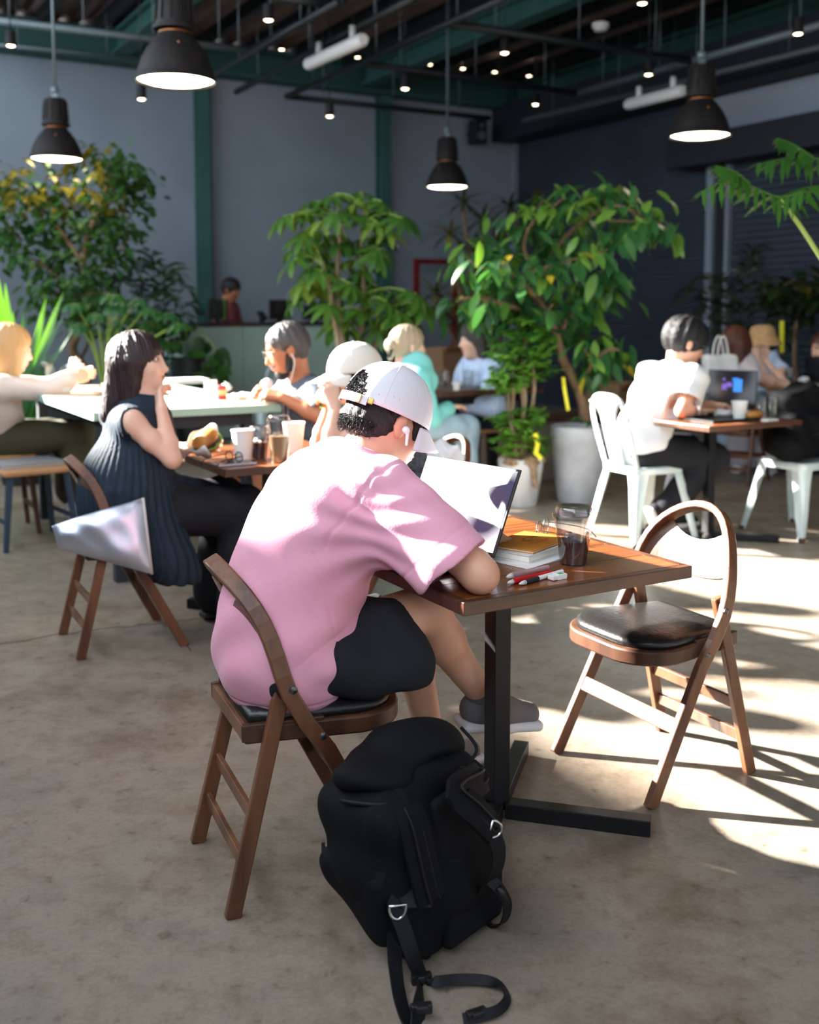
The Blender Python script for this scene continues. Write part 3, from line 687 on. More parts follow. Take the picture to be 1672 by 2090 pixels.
# ------------------------------------------------------------------ white metal chairs
def metal_chair(label, loc, rot):
    t = thing('metal_chair', label, 'chair', loc, rot, 'white metal cafe chairs')
    z = 0.45; w = 0.175
    def rsq(k, r=0.05, n=5):
        out = []
        for cx, cy, a0 in ((w - r, w - r, 0), (-w + r, w - r, PI / 2), (-w + r, -w + r, PI), (w - r, -w + r, 1.5 * PI)):
            out += [((cx + r * math.cos(a0 + PI / 2 * i / n)) * k, (cy + r * math.sin(a0 + PI / 2 * i / n)) * k) for i in range(n + 1)]
        return out
    obj('seat', MB().rings([[Vector((x, y, zz)) for x, y in rsq(k)] for k, zz in ((1.0, z - 0.045), (1.02, z - 0.02), (1.0, z - 0.004), (0.96, z), (0.7, z - 0.008), (0.05, z - 0.01))]), 'white_paint_metal', t, smooth=True, auto=0.9)
    for sx in (-1, 1):
        for sy in (-1, 1):
            a = Vector((sx * (w - 0.03), sy * (w - 0.03), z - 0.03)); b = Vector((sx * (w + 0.05), sy * (w + 0.05), 0.0))
            ap = Vector((sx * (w - 0.012), sy * (w - 0.012), z - 0.12))
            d = Vector((sx, sy, 0)).normalized(); sd = Vector((-d.y, d.x, 0)); rings = []
            for (p, hw, dp) in ((a, 0.062, 0.03), (ap, 0.05, 0.034), (b.lerp(ap, 0.45), 0.036, 0.03), (b, 0.02, 0.024)):
                rings.append([p - sd * hw - d * dp * 0.6, p - sd * hw * 0.45 + d * dp * 0.3, p + d * dp * 0.62, p + sd * hw * 0.45 + d * dp * 0.3, p + sd * hw - d * dp * 0.6, p - d * dp * 0.2])
            obj('leg', MB().rings(rings), 'white_paint_metal', t, smooth=True, auto=0.8)
            obj('foot_cap', MB().lathe([(0.02, 0.0), (0.022, 0.008), (0.02, 0.025)], 10, (b.x, b.y, 0.0)), 'wood_dark', t, smooth=True)
    # back hoop and splat
    hoop = [Vector((-w + 0.02, -w + 0.02, z - 0.01)), Vector((-w - 0.035, -0.165, 0.62)), Vector((-w - 0.075, -0.16, 0.76)), Vector((-w - 0.095, -0.11, 0.845)), Vector((-w - 0.1, 0, 0.862)),
            Vector((-w - 0.095, 0.11, 0.845)), Vector((-w - 0.075, 0.16, 0.76)), Vector((-w - 0.035, 0.165, 0.62)), Vector((-w + 0.02, w - 0.02, z - 0.01))]
    obj('back_hoop', MB().tube(bez(hoop, 5), 0.012, 10), 'white_paint_metal', t, smooth=True)
    P = []
    for i in range(9):
        k = i / 8; zz = z - 0.02 + k * (0.85 - z + 0.02); x = -w + 0.012 - 0.112 * k ** 0.9; hw = 0.062 + 0.012 * k + 0.08 * max(0, (k - 0.72) / 0.28) ** 1.6
        P.append([Vector((x - 0.012 * math.cos(j / 6 * 2 - 1), -hw + 2 * hw * j / 6, zz - (0.03 * abs(j / 3 - 1) ** 2 if k > 0.9 else 0))) for j in range(7)])
    obj('back_splat', MB().grid(P, 9, 7), 'white_paint_metal', t, smooth=True, solid=0.004)
    return t
LOC_T = Vector((1.38, 6.18, 0)); ANG_T = fwd_ang(0.9, 0.43)
mc1 = metal_chair('white metal cafe chair under the man in the white shirt', LOC_T, ANG_T)
LOC_T2 = Vector((2.37, 6.36, 0))
dup(mc1, LOC_T2, fwd_ang(-0.87, -0.5), 'white metal cafe chair with a black bag on its seat', skip=('back_hoop', 'back_splat'))
# ------------------------------------------------------------------ smooth solid bodies (signed distance + surface nets)
def A3(*v): return np.array(v if len(v) > 1 else v[0], dtype=np.float64)
class SDF:
    def __init__(self): self.p = []
    def rc(self, a, b, r1, r2, k=0.03, op='u', sq=None):
        a, b = A3(a), A3(b); r = max(r1, r2)
        self.p.append(('rc', (a, b, r1, r2, sq), np.minimum(a, b) - r, np.maximum(a, b) + r, k, op)); return self
    def chain(self, pts, rs, k=0.02, op='u'):
        for i in range(len(pts) - 1): self.rc(pts[i], pts[i + 1], rs[i], rs[i + 1], k, op)
        return self
    def ell(self, c, r, R=None, k=0.03, op='u'):
        c = A3(c); r = A3(r); R = np.eye(3) if R is None else np.array(R, dtype=np.float64)   # rows = local axes
        ext = np.sqrt(((R.T * r) ** 2).sum(1))
        self.p.append(('el', (c, r, R), c - ext, c + ext, k, op)); return self
    def box(self, c, hs, R=None, rad=0.01, k=0.01, op='u'):
        c = A3(c); hs = A3(hs); R = np.eye(3) if R is None else np.array(R, dtype=np.float64)
        ext = np.abs(R.T) @ hs + rad
        self.p.append(('bx', (c, hs, R, rad), c - ext, c + ext, k, op)); return self
    def cut(self, n, p, k=0.005):
        """keep the side where (P-p).n < 0"""
        n = A3(n); n = n / np.linalg.norm(n)
        self.p.append(('pl', (n, A3(p)), None, None, k, 'i')); return self
    def field(self, h):
        us = [q for q in self.p if q[5] == 'u']
        lo = np.min([q[2] for q in us], 0) - 3 * h - 0.012; hi = np.max([q[3] for q in us], 0) + 3 * h + 0.012
        n = np.ceil((hi - lo) / h).astype(int) + 1
        ax = [(lo[i] + h * np.arange(n[i])).astype(np.float32) for i in range(3)]
        f = np.full(n, 0.5, np.float32)
        for kind, arg, b0, b1, k, op in self.p:
            if kind == 'pl':
                nn, p = arg; sl = (slice(None),) * 3
            else:
                m = k + 3 * h + 0.01
                i0 = np.clip(np.floor((b0 - m - lo) / h).astype(int), 0, n); i1 = np.clip(np.ceil((b1 + m - lo) / h).astype(int) + 1, 0, n)
                if (i1 <= i0).any(): continue
                sl = tuple(slice(i0[i], i1[i]) for i in range(3))
            X = ax[0][sl[0]][:, None, None]; Y = ax[1][sl[1]][None, :, None]; Z = ax[2][sl[2]][None, None, :]
            if kind == 'rc':
                a, b, r1, r2, sq = arg; d = b - a; L = max(float(d @ d), 1e-12)
                x, y, z = X - np.float32(a[0]), Y - np.float32(a[1]), Z - np.float32(a[2])
                t = np.clip((x * d[0] + y * d[1] + z * d[2]) / L, 0, 1).astype(np.float32)
                x = x - t * np.float32(d[0]); y = y - t * np.float32(d[1]); z = z - t * np.float32(d[2])
                q = x * x + y * y + z * z
                if sq is not None:
                    an, fac = sq; c = x * an[0] + y * an[1] + z * an[2]; q = q + c * c * (1 / fac ** 2 - 1)
                D = np.sqrt(np.maximum(q, 1e-12)) - (r1 + (r2 - r1) * t)
                if sq is not None: D = D * min(1.0, fac + 0.15)
            elif kind == 'el':
                c, r, R = arg; x, y, z = X - np.float32(c[0]), Y - np.float32(c[1]), Z - np.float32(c[2])
                k0 = 0; k1 = 0
                for i in range(3):
                    w = x * np.float32(R[i, 0]) + y * np.float32(R[i, 1]) + z * np.float32(R[i, 2])
                    k0 = k0 + (w / r[i]) ** 2; k1 = k1 + (w / r[i] ** 2) ** 2
                k0 = np.sqrt(k0); k1 = np.sqrt(np.maximum(k1, 1e-9)); D = k0 * (k0 - 1) / k1
            elif kind == 'bx':
                c, hs, R, rad = arg; x, y, z = X - np.float32(c[0]), Y - np.float32(c[1]), Z - np.float32(c[2]); o = 0; mx = None
                for i in range(3):
                    w = np.abs(x * np.float32(R[i, 0]) + y * np.float32(R[i, 1]) + z * np.float32(R[i, 2])) - np.float32(max(hs[i] - rad, 1e-4))
                    o = o + np.maximum(w, 0) ** 2; mx = w if mx is None else np.maximum(mx, w)
                D = np.sqrt(o) + np.minimum(mx, 0) - rad
            else:
                D = (X - np.float32(p[0])) * nn[0] + (Y - np.float32(p[1])) * nn[1] + (Z - np.float32(p[2])) * nn[2]
            D = D.astype(np.float32); g = f[sl]
            if op == 'u':
                w = np.clip(0.5 + 0.5 * (g - D) / k, 0, 1); f[sl] = g * (1 - w) + D * w - k * w * (1 - w)
            else:
                if op == 's': D = -D
                w = np.clip(0.5 - 0.5 * (g - D) / k, 0, 1); f[sl] = g * (1 - w) + D * w + k * w * (1 - w)
        return f, ax, lo
    def mesh(self, name, h, disp=None):
        f, ax, lo = self.field(h)
        if disp is not None:
            f = f + disp(ax[0][:, None, None], ax[1][None, :, None], ax[2][None, None, :]).astype(np.float32)
        return nets(name, f, lo, h)
def nets(name, f, lo, h):
    s = f < 0
    s[0] = s[-1] = False; s[:, 0] = s[:, -1] = False; s[:, :, 0] = s[:, :, -1] = False
    f = np.where(s, f, np.maximum(f, 1e-6))
    c = np.zeros(tuple(k - 1 for k in s.shape), np.int8)
    for i in (0, 1):
        for j in (0, 1):
            for k in (0, 1): c += s[i:s.shape[0] - 1 + i, j:s.shape[1] - 1 + j, k:s.shape[2] - 1 + k]
    act = (c > 0) & (c < 8); I = np.argwhere(act); idx = np.full(c.shape, -1, np.int32); idx[act] = np.arange(len(I))
    S = np.zeros((len(I), 3)); C = np.zeros(len(I))
    cor = [(i, j, k) for i in (0, 1) for j in (0, 1) for k in (0, 1)]
    val = {q: f[I[:, 0] + q[0], I[:, 1] + q[1], I[:, 2] + q[2]] for q in cor}
    for a in cor:
        for d in range(3):
            if a[d] == 0:
                b = tuple(a[i] + (i == d) for i in range(3)); fa, fb = val[a], val[b]; m = (fa < 0) != (fb < 0)
                t = fa[m] / (fa[m] - fb[m]); P = np.tile(A3(a), (m.sum(), 1)); P[:, d] += t; S[m] += P; C[m] += 1
    Vt = (I + S / C[:, None]) * h + lo
    Q = []
    for d in range(3):
        e1, e2 = (d + 1) % 3, (d + 2) % 3
        sa = [slice(None)] * 3; sb = [slice(None)] * 3; sa[d] = slice(0, -1); sb[d] = slice(1, None)
        x = s[tuple(sa)] != s[tuple(sb)]; E = np.argwhere(x); E = E[(E[:, e1] > 0) & (E[:, e2] > 0)]
        ins = s[E[:, 0], E[:, 1], E[:, 2]]
        def cell(o1, o2):
            q = E.copy(); q[:, e1] -= o1; q[:, e2] -= o2; return idx[q[:, 0], q[:, 1], q[:, 2]]
        q = np.stack([cell(1, 1), cell(0, 1), cell(0, 0), cell(1, 0)], 1)
        q[~ins] = q[~ins][:, ::-1]; Q.append(q)
    Q = np.concatenate(Q).astype(np.int32)
    me = bpy.data.meshes.new(name); me.vertices.add(len(Vt)); me.vertices.foreach_set('co', Vt.astype(np.float32).ravel())
    me.loops.add(Q.size); me.loops.foreach_set('vertex_index', Q.ravel())
    me.polygons.add(len(Q)); me.polygons.foreach_set('loop_start', np.arange(0, Q.size, 4, dtype=np.int32)); me.polygons.foreach_set('loop_total', np.full(len(Q), 4, np.int32))
    me.update(calc_edges=True); me.polygons.foreach_set('use_smooth', [True] * len(me.polygons))
    return me
def sobj(name, sdf, m, parent, h=0.006, disp=None): return obj(name, sdf.mesh(name, h, disp), m, parent)
def folds(amp, fr, dirs, ph=0.0):
    def d(X, Y, Z):
        o = 0
        for i, (kx, ky, kz) in enumerate(dirs):
            w = 0.6 * np.sin(7 * X + 5 * Z + i) + 0.5 * np.sin(9 * Y - 6 * Z + 2 * i)
            o = o + amp / (1 + 0.35 * i) * np.sin(fr * (kx * X + ky * Y + kz * Z) + 2.2 * w + ph + 1.7 * i)
        return o
    return d
def nrmz(v):
    v = A3(v); return v / np.linalg.norm(v)
# ------------------------------------------------------------------ people
class Person:
    def __init__(self, label, loc, ang, group=None):
        self.t = thing('person', label, 'person', loc, ang, group); self.loc = Vector(loc); self.ang = ang; self.J = {}
    def L(self, w):
        return A3(rz(Vector(w) - self.loc, -self.ang))
    def lp(self, px, py, Y): return self.L(at(px, py, Y))
    def seat(self, seat=0.455, lean=0.10, twist=0.0, sw=0.17, hip=0.085, back=-0.02, height=1.0):
        J = self.J; p = A3(back, 0, seat + 0.09)
        J['pelvis'] = p; J['waist'] = p + A3(lean * 0.3, 0, 0.15 * height); J['chest'] = p + A3(lean * 0.7, 0, 0.31 * height); J['neck'] = p + A3(lean, 0, 0.47 * height)
        J['head'] = J['neck'] + A3(0.04 + lean * 0.25, 0, 0.155)
        for s, y in (('R', -1), ('L', 1)):
            J['sh' + s] = J['neck'] + A3(-0.01 + math.sin(twist) * -y * sw, y * sw * math.cos(twist), -0.055)
            J['hip' + s] = A3(back + 0.02, y * hip, seat + 0.07); J['kn' + s] = A3(back + 0.44, y * (hip + 0.03), seat + 0.055); J['an' + s] = A3(back + 0.42, y * (hip + 0.03), 0.085)
            J['toe' + s] = J['an' + s] + A3(0.15, 0, -0.05)
            J['el' + s] = J['sh' + s] + A3(0.1, y * 0.05, -0.25); J['wr' + s] = J['el' + s] + A3(0.2, -y * 0.05, 0.1)
        self.hd = [A3(1, 0, 0), A3(0, 1, 0), A3(0, 0, 1)]; self.hs = 1.0; self.hand = {}
        return self
    def face(self, yaw=0.0, pitch=0.0, roll=0.0, scale=1.0):
        """pitch > 0 looks down, yaw > 0 turns left"""
        M = Matrix.Rotation(yaw, 3, 'Z') @ Matrix.Rotation(pitch, 3, 'Y') @ Matrix.Rotation(roll, 3, 'X')
        self.hd = [A3(M @ Vector(v)) for v in ((1, 0, 0), (0, 1, 0), (0, 0, 1))]; self.hs = scale
        return self
    def hp(self, x, y, z):
        return self.J['head'] + (self.hd[0] * x + self.hd[1] * y + self.hd[2] * z) * self.hs
    def hR(self): return np.array(self.hd)
    def head_sdf(self, S, ears=True, jaw=1.0):
        hp, R, s = self.hp, self.hR(), self.hs
        S.ell(hp(-0.012, 0, 0.028), A3(0.098, 0.076, 0.088) * s, R, 0.02)
        S.ell(hp(0.028, 0, -0.028), A3(0.068, 0.060 * jaw, 0.084) * s, R, 0.03)
        S.rc(hp(0.02, 0, -0.07), hp(0.058, 0, -0.093), 0.046 * s * jaw, 0.026 * s, 0.03)
        for y in (-1, 1):
            S.ell(hp(0.055, y * 0.034, -0.022), A3(0.03, 0.024, 0.028) * s, R, 0.02)          # cheek
            S.ell(hp(0.083, y * 0.03, 0.014), A3(0.018, 0.016, 0.011) * s, R, 0.012, 's')    # eye socket
            if ears:
                c = hp(-0.004, y * 0.077, -0.012); a = hp(-0.012, y * 0.086, 0.02) - c; up = nrmz(a); f = nrmz(self.hd[0] - up * (self.hd[0] @ up)); n = np.cross(up, f)
                S.ell(c, A3(0.017, 0.007, 0.031) * s, np.array([f, n, up]), 0.008)
                S.ell(hp(0.004, y * 0.0865, -0.008), A3(0.008, 0.004, 0.014) * s, np.array([f, n, up]), 0.006, 's')
        S.rc(hp(0.086, 0, 0.012), hp(0.106, 0, -0.03), 0.0075 * s, 0.0115 * s, 0.012)
        S.ell(hp(0.093, 0, -0.036), A3(0.012, 0.017, 0.008) * s, R, 0.008)
        S.ell(hp(0.086, 0, -0.058), A3(0.013, 0.022, 0.006) * s, R, 0.008); S.ell(hp(0.084, 0, -0.068), A3(0.012, 0.02, 0.007) * s, R, 0.008)
        S.rc(self.J['neck'] + A3(0, 0, -0.02), hp(-0.025, 0, -0.06), 0.055, 0.05 * s, 0.03)
    def eyes(self, open_=1.0):
        for y in (-1, 1):
            S = SDF().ell(self.hp(0.083, y * 0.031, 0.012), A3(0.008, 0.014, 0.0065 * open_) * self.hs, self.hR(), 0.003)
            e = sobj('eye', S, 'eye_white', self.t, 0.0025)
            sobj('iris', SDF().ell(self.hp(0.0895, y * 0.031, 0.012), A3(0.0035, 0.006, 0.006 * open_) * self.hs, self.hR(), 0.003), 'eye_dark', e, 0.002)
            S = SDF().rc(self.hp(0.092, y * 0.016, 0.030), self.hp(0.082, y * 0.046, 0.030), 0.004 * self.hs, 0.003 * self.hs, 0.003)
            sobj('eyebrow', S, 'hair_black', self.t, 0.0025)
        sobj('lips', SDF().ell(self.hp(0.094, 0, -0.058), A3(0.0065, 0.019, 0.0045) * self.hs, self.hR(), 0.004).ell(self.hp(0.092, 0, -0.067), A3(0.0065, 0.017, 0.005) * self.hs, self.hR(), 0.004), 'lip', self.t, 0.0025)
    def torso_sdf(self, S, g=0.0, gx=0.0, female=False, k=0.07):
        J = self.J; up = nrmz(J['chest'] - J['pelvis']); lf = nrmz(J['shL'] - J['shR']); lf = nrmz(lf - up * (lf @ up)); R = np.array([np.cross(lf, up), lf, up])
        w = 0.92 if female else 1.0
        S.ell(J['pelvis'], (0.115 + g + gx, 0.165 + g, 0.115 + g), None, k)
        S.ell(J['waist'], (0.10 + g + gx, 0.14 * w + g, 0.14), R, k)
        S.ell(J['chest'], (0.108 + g + gx, 0.158 * w + g, 0.16 + g * 0.5), R, k)
        if female: 
            for y in (-1, 1): S.ell(J['chest'] + R[0] * 0.07 + R[1] * 0.065 * y - R[2] * 0.02, A3(0.055, 0.06, 0.06) + g, R, 0.05)
        S.rc(J['shR'], J['shL'], 0.052 + g * 0.7, 0.052 + g * 0.7, k * 0.8)
        S.rc(J['chest'] + R[2] * 0.08, J['neck'] - R[2] * 0.03, 0.09 + g * 0.5, 0.062 + g * 0.4, k)
    def arm_sdf(self, S, s, w=1.0):
        J = self.J; sh, el, wr = J['sh' + s], J['el' + s], J['wr' + s]
        S.rc(sh, sh * 0.5 + el * 0.5, 0.05 * w, 0.045 * w, 0.03); S.rc(sh * 0.5 + el * 0.5, el, 0.045 * w, 0.037 * w, 0.02)
        m = el * 0.7 + wr * 0.3; S.rc(el, m, 0.037 * w, 0.039 * w, 0.02); S.rc(m, wr, 0.039 * w, 0.025 * w, 0.02)
    def hand_sdf(self, S, s, d, n, curl=0.5, spread=0.0, sc=1.0, thumb=1.0):
        """d = heading of the fingers, n = the way the palm faces"""
        W = self.J['wr' + s]; d = nrmz(d); n = A3(n); n = nrmz(n - d * (n @ d)); e = np.cross(d, n) * (1 if s == 'R' else -1)   # towards the thumb
        tips = []
        for i, (o, fl_) in enumerate(((0.030, 0.070), (0.0105, 0.078), (-0.0095, 0.072), (-0.028, 0.056))):
            b = W + (d * (0.088 - abs(i - 1.3) * 0.004) + e * o) * sc
            S.rc(W + d * 0.01 * sc + e * o * 0.5 * sc, b, 0.0145 * sc, 0.0115 * sc, 0.014)
            p = b; a = curl * 0.7; dd = d + e * spread * (1.2 - i)
            for sg, r0, r1 in ((0.45, 0.0105, 0.0092), (0.32, 0.0092, 0.0085), (0.25, 0.0085, 0.0072)):
                q = p + (nrmz(dd) * math.cos(a) + n * math.sin(a)) * fl_ * sg * sc; S.rc(p, q, r0 * sc, r1 * sc, 0.004); p = q; a += curl * 0.8
            tips.append(p)
        b = W + (d * 0.028 + e * 0.024 + n * 0.006) * sc; q = b + nrmz(d * 0.65 + e * 0.7 + n * 0.35 * thumb) * 0.042 * sc; r = q + nrmz(d * 0.85 + e * 0.25 + n * 0.5 * thumb) * 0.032 * sc
        S.rc(b, q, 0.0155 * sc, 0.0115 * sc, 0.012); S.rc(q, r, 0.0112 * sc, 0.0085 * sc, 0.004)
        return tips
    def leg_sdf(self, S, s, w=1.0, foot=True):
        J = self.J; h, kn, an = J['hip' + s], J['kn' + s], J['an' + s]
        S.rc(h, kn, 0.085 * w, 0.056 * w, 0.04); m = kn * 0.68 + an * 0.32; bk = nrmz(np.cross(np.cross(an - kn, kn - h), an - kn)); bk = -bk if bk @ (kn - h) > 0 else bk
        S.rc(kn, m + bk * 0.012, 0.054 * w, 0.053 * w, 0.03); S.rc(m + bk * 0.012, an, 0.052 * w, 0.034 * w, 0.03)
        if foot: S.rc(an + A3(0, 0, -0.03), J['toe' + s], 0.035, 0.024, 0.03)
    def body(self, m, h=0.007, female=False, arms='RL', legs='RL', armw=1.0, legw=1.0, foot=True, ears=True, jaw=1.0, extra=None):
        S = SDF(); self.torso_sdf(S, -0.008, 0, female); self.head_sdf(S, ears, jaw); self.tips = {}
        for s in arms: self.arm_sdf(S, s, armw)
        for s in arms:
            hd = self.hand.get(s)
            if hd: self.tips[s] = self.hand_sdf(S, s, **hd)
        for s in legs: self.leg_sdf(S, s, legw, foot)
        if extra: extra(S)
        return sobj('body', S, m, self.t, h)
    def top(self, m, g=0.012, sleeve=0.55, sg=0.022, flare=0.0, hem=None, h=0.007, female=False, name='shirt', disp=None, arms='RL', gx=0.0, neckcut=0.055, legs=False):
        """sleeve = share of the arm covered: 0 none, 1 to the elbow, 2 to the wrist"""
        J = self.J; S = SDF(); self.torso_sdf(S, g, gx, female)
        for s in arms:
            sh, el, wr = J['sh' + s], J['el' + s], J['wr' + s]
            if sleeve <= 0: continue
            if sleeve <= 1:
                e = sh + (el - sh) * sleeve; S.rc(sh, e + nrmz(el - sh) * 0.0, 0.052 + sg, 0.046 + sg + flare, 0.04)
            else:
                S.rc(sh, el, 0.052 + sg, 0.042 + sg, 0.04); e = el + (wr - el) * (sleeve - 1); S.rc(el, e, 0.042 + sg, 0.03 + sg + flare, 0.03)
        S.cut((0, 0, -1), (0, 0, hem if hem is not None else J['pelvis'][2] - 0.06), 0.01)
        nk = J['neck']; ax = nrmz(self.J['head'] - nk)
        S.rc(nk - ax * 0.02, nk + ax * 0.2, neckcut, neckcut + 0.01, 0.012, 's')
        for s in arms:
            if 0 < sleeve <= 1:
                sh, el = J['sh' + s], J['el' + s]; d = nrmz(el - sh); e = sh + (el - sh) * sleeve
                S.rc(e + d * 0.012, e + d * 0.16, 0.047 + sg + flare, 0.10, 0.006, 's')
            elif sleeve == 0:
                S.rc(J['sh' + s] + nrmz(J['el' + s] - J['sh' + s]) * 0.055 + A3(0, (1 if s == 'L' else -1) * 0.02, 0), J['el' + s], 0.062, 0.07, 0.015, 's')
        return sobj(name, S, m, self.t, h, disp or folds(0.0035, 42, [(0.4, 0.2, 1), (0.6, -0.5, 0.7)]))
    def pants(self, m, g=0.014, to=1.9, h=0.008, flare=0.0, name='trousers', legs='RL', disp=None):
        """to = 1 knee, 2 ankle"""
        J = self.J; S = SDF(); S.ell(J['pelvis'] - A3(0, 0, 0.01), (0.115 + g, 0.165 + g, 0.10 + g), None, 0.05)
        for s in legs:
            hp_, kn, an = J['hip' + s], J['kn' + s], J['an' + s]
            if to <= 1: S.rc(hp_, hp_ + (kn - hp_) * to, 0.088 + g, 0.07 + g + flare, 0.05)
            else:
                S.rc(hp_, kn, 0.088 + g, 0.064 + g, 0.05); e = kn + (an - kn) * (to - 1); S.rc(kn, e, 0.062 + g, 0.042 + g + flare, 0.03)
                if to < 1.97: S.cut(nrmz(an - kn), e + nrmz(an - kn) * 0.01, 0.004) if legs == s else None
        S.cut((0, 0, 1), (0, 0, J['pelvis'][2] + 0.09), 0.01)
        return sobj(name, S, m, self.t, h, disp or folds(0.004, 36, [(1, 0.4, 0.5), (0.3, 0.8, -0.6)]))
    def shoes(self, m, sole, h=0.006, feet='RL', up=None):
        for s in feet:
            an, toe = self.J['an' + s], self.J['toe' + s]; shoe(self.t, an, toe, m, sole, h, up)
    def hair(self, m, kind='short', length=0.12, h=0.006, vol=0.0, fringe=False, back=0.0, amp=0.0022):
        hp, R, s = self.hp, self.hR(), self.hs; S = SDF(); v = vol
        S.ell(hp(-0.015, 0, 0.034), A3(0.106 + v, 0.086 + v, 0.094 + v) * s, R, 0.02)
        if kind == 'short':
            S.ell(hp(-0.04, 0, -0.004), A3(0.073 + v * 0.6, 0.077 + v * 0.6, 0.076) * s, R, 0.02)
            S.cut(-self.hd[2] + self.hd[0] * 0.55, hp(0.035, 0, -0.035 if not fringe else -0.03), 0.012)
            S.ell(hp(0.112, 0, -0.03 if not fringe else -0.045), A3(0.078, 0.092, 0.092 if not fringe else 0.066) * s, R, 0.01, 's')
            for y in (-1, 1): S.ell(hp(0.0, y * 0.088, -0.02), A3(0.03, 0.018, 0.036) * s, R, 0.008, 's')
        else:
            dn = A3(0, 0, -1) if kind == 'long' else -self.hd[2]
            for y in (-1, 1):
                a = hp(-0.005, y * 0.062, 0.0); b = a + dn * length + self.hd[0] * -0.01
                S.rc(a, b, (0.036 + v) * s, (0.028 + v * 0.6) * s, 0.03)
                a = hp(-0.06, y * 0.035, 0.0); b = a + dn * length * 1.05 - A3(back, 0, 0); S.rc(a, b, (0.05 + v) * s, (0.034 + v) * s, 0.03)
            a = hp(-0.07, 0, 0.0); S.rc(a, a + dn * length * 1.05 - A3(back, 0, 0), 0.045 * s, 0.034 * s, 0.03)
            S.ell(hp(0.098, 0, -0.05 if fringe else -0.03), A3(0.078, 0.068, 0.085 if fringe else 0.092) * s, R, 0.012, 's')
        D = self.hd; c = self.J['head']
        def disp(X, Y, Z):
            x = (X - c[0]) * D[0][0] + (Y - c[1]) * D[0][1] + (Z - c[2]) * D[0][2]; y = (X - c[0]) * D[1][0] + (Y - c[1]) * D[1][1] + (Z - c[2]) * D[1][2]
            th = np.arctan2(y, x + 0.02); return amp * np.sin(th * 56 + 3 * np.sin(th * 5)) + amp * 0.7 * np.sin(th * 13 + 9 * Z)
        return sobj('hair', S, m, self.t, h, disp)
def shoe(t, an, toe, m, sole, h=0.006, up=None, stripe=False):
    f = A3(toe) - A3(an); u = A3(0, 0, 1) if up is None else nrmz(up); f = nrmz(f - u * (f @ u)); l = np.cross(u, f); R = np.array([f, l, u])
    g = lambda x, y, z: A3(an) + f * x + l * y + u * z
    S = SDF().rc(g(-0.035, 0, -0.025), g(0.05, 0, -0.03), 0.04, 0.042, 0.02).rc(g(0.05, 0, -0.032), g(0.145, 0, -0.044), 0.043, 0.034, 0.03).rc(g(-0.02, 0, -0.02), g(-0.005, 0, 0.015), 0.042, 0.042, 0.02)
    S.cut(-u, g(0, 0, -0.062), 0.004); S.rc(g(-0.005, 0, 0.02), g(-0.01, 0, 0.1), 0.034, 0.04, 0.008, 's')
    o = sobj('shoe', S, m, t, h)
    S = SDF().box(g(0.0, 0, -0.066), (0.074, 0.041, 0.015), R, 0.014, 0.02).box(g(0.1, 0, -0.066), (0.082, 0.045, 0.015), R, 0.014, 0.03)
    sobj('sole', S, sole, o, h)
    return o
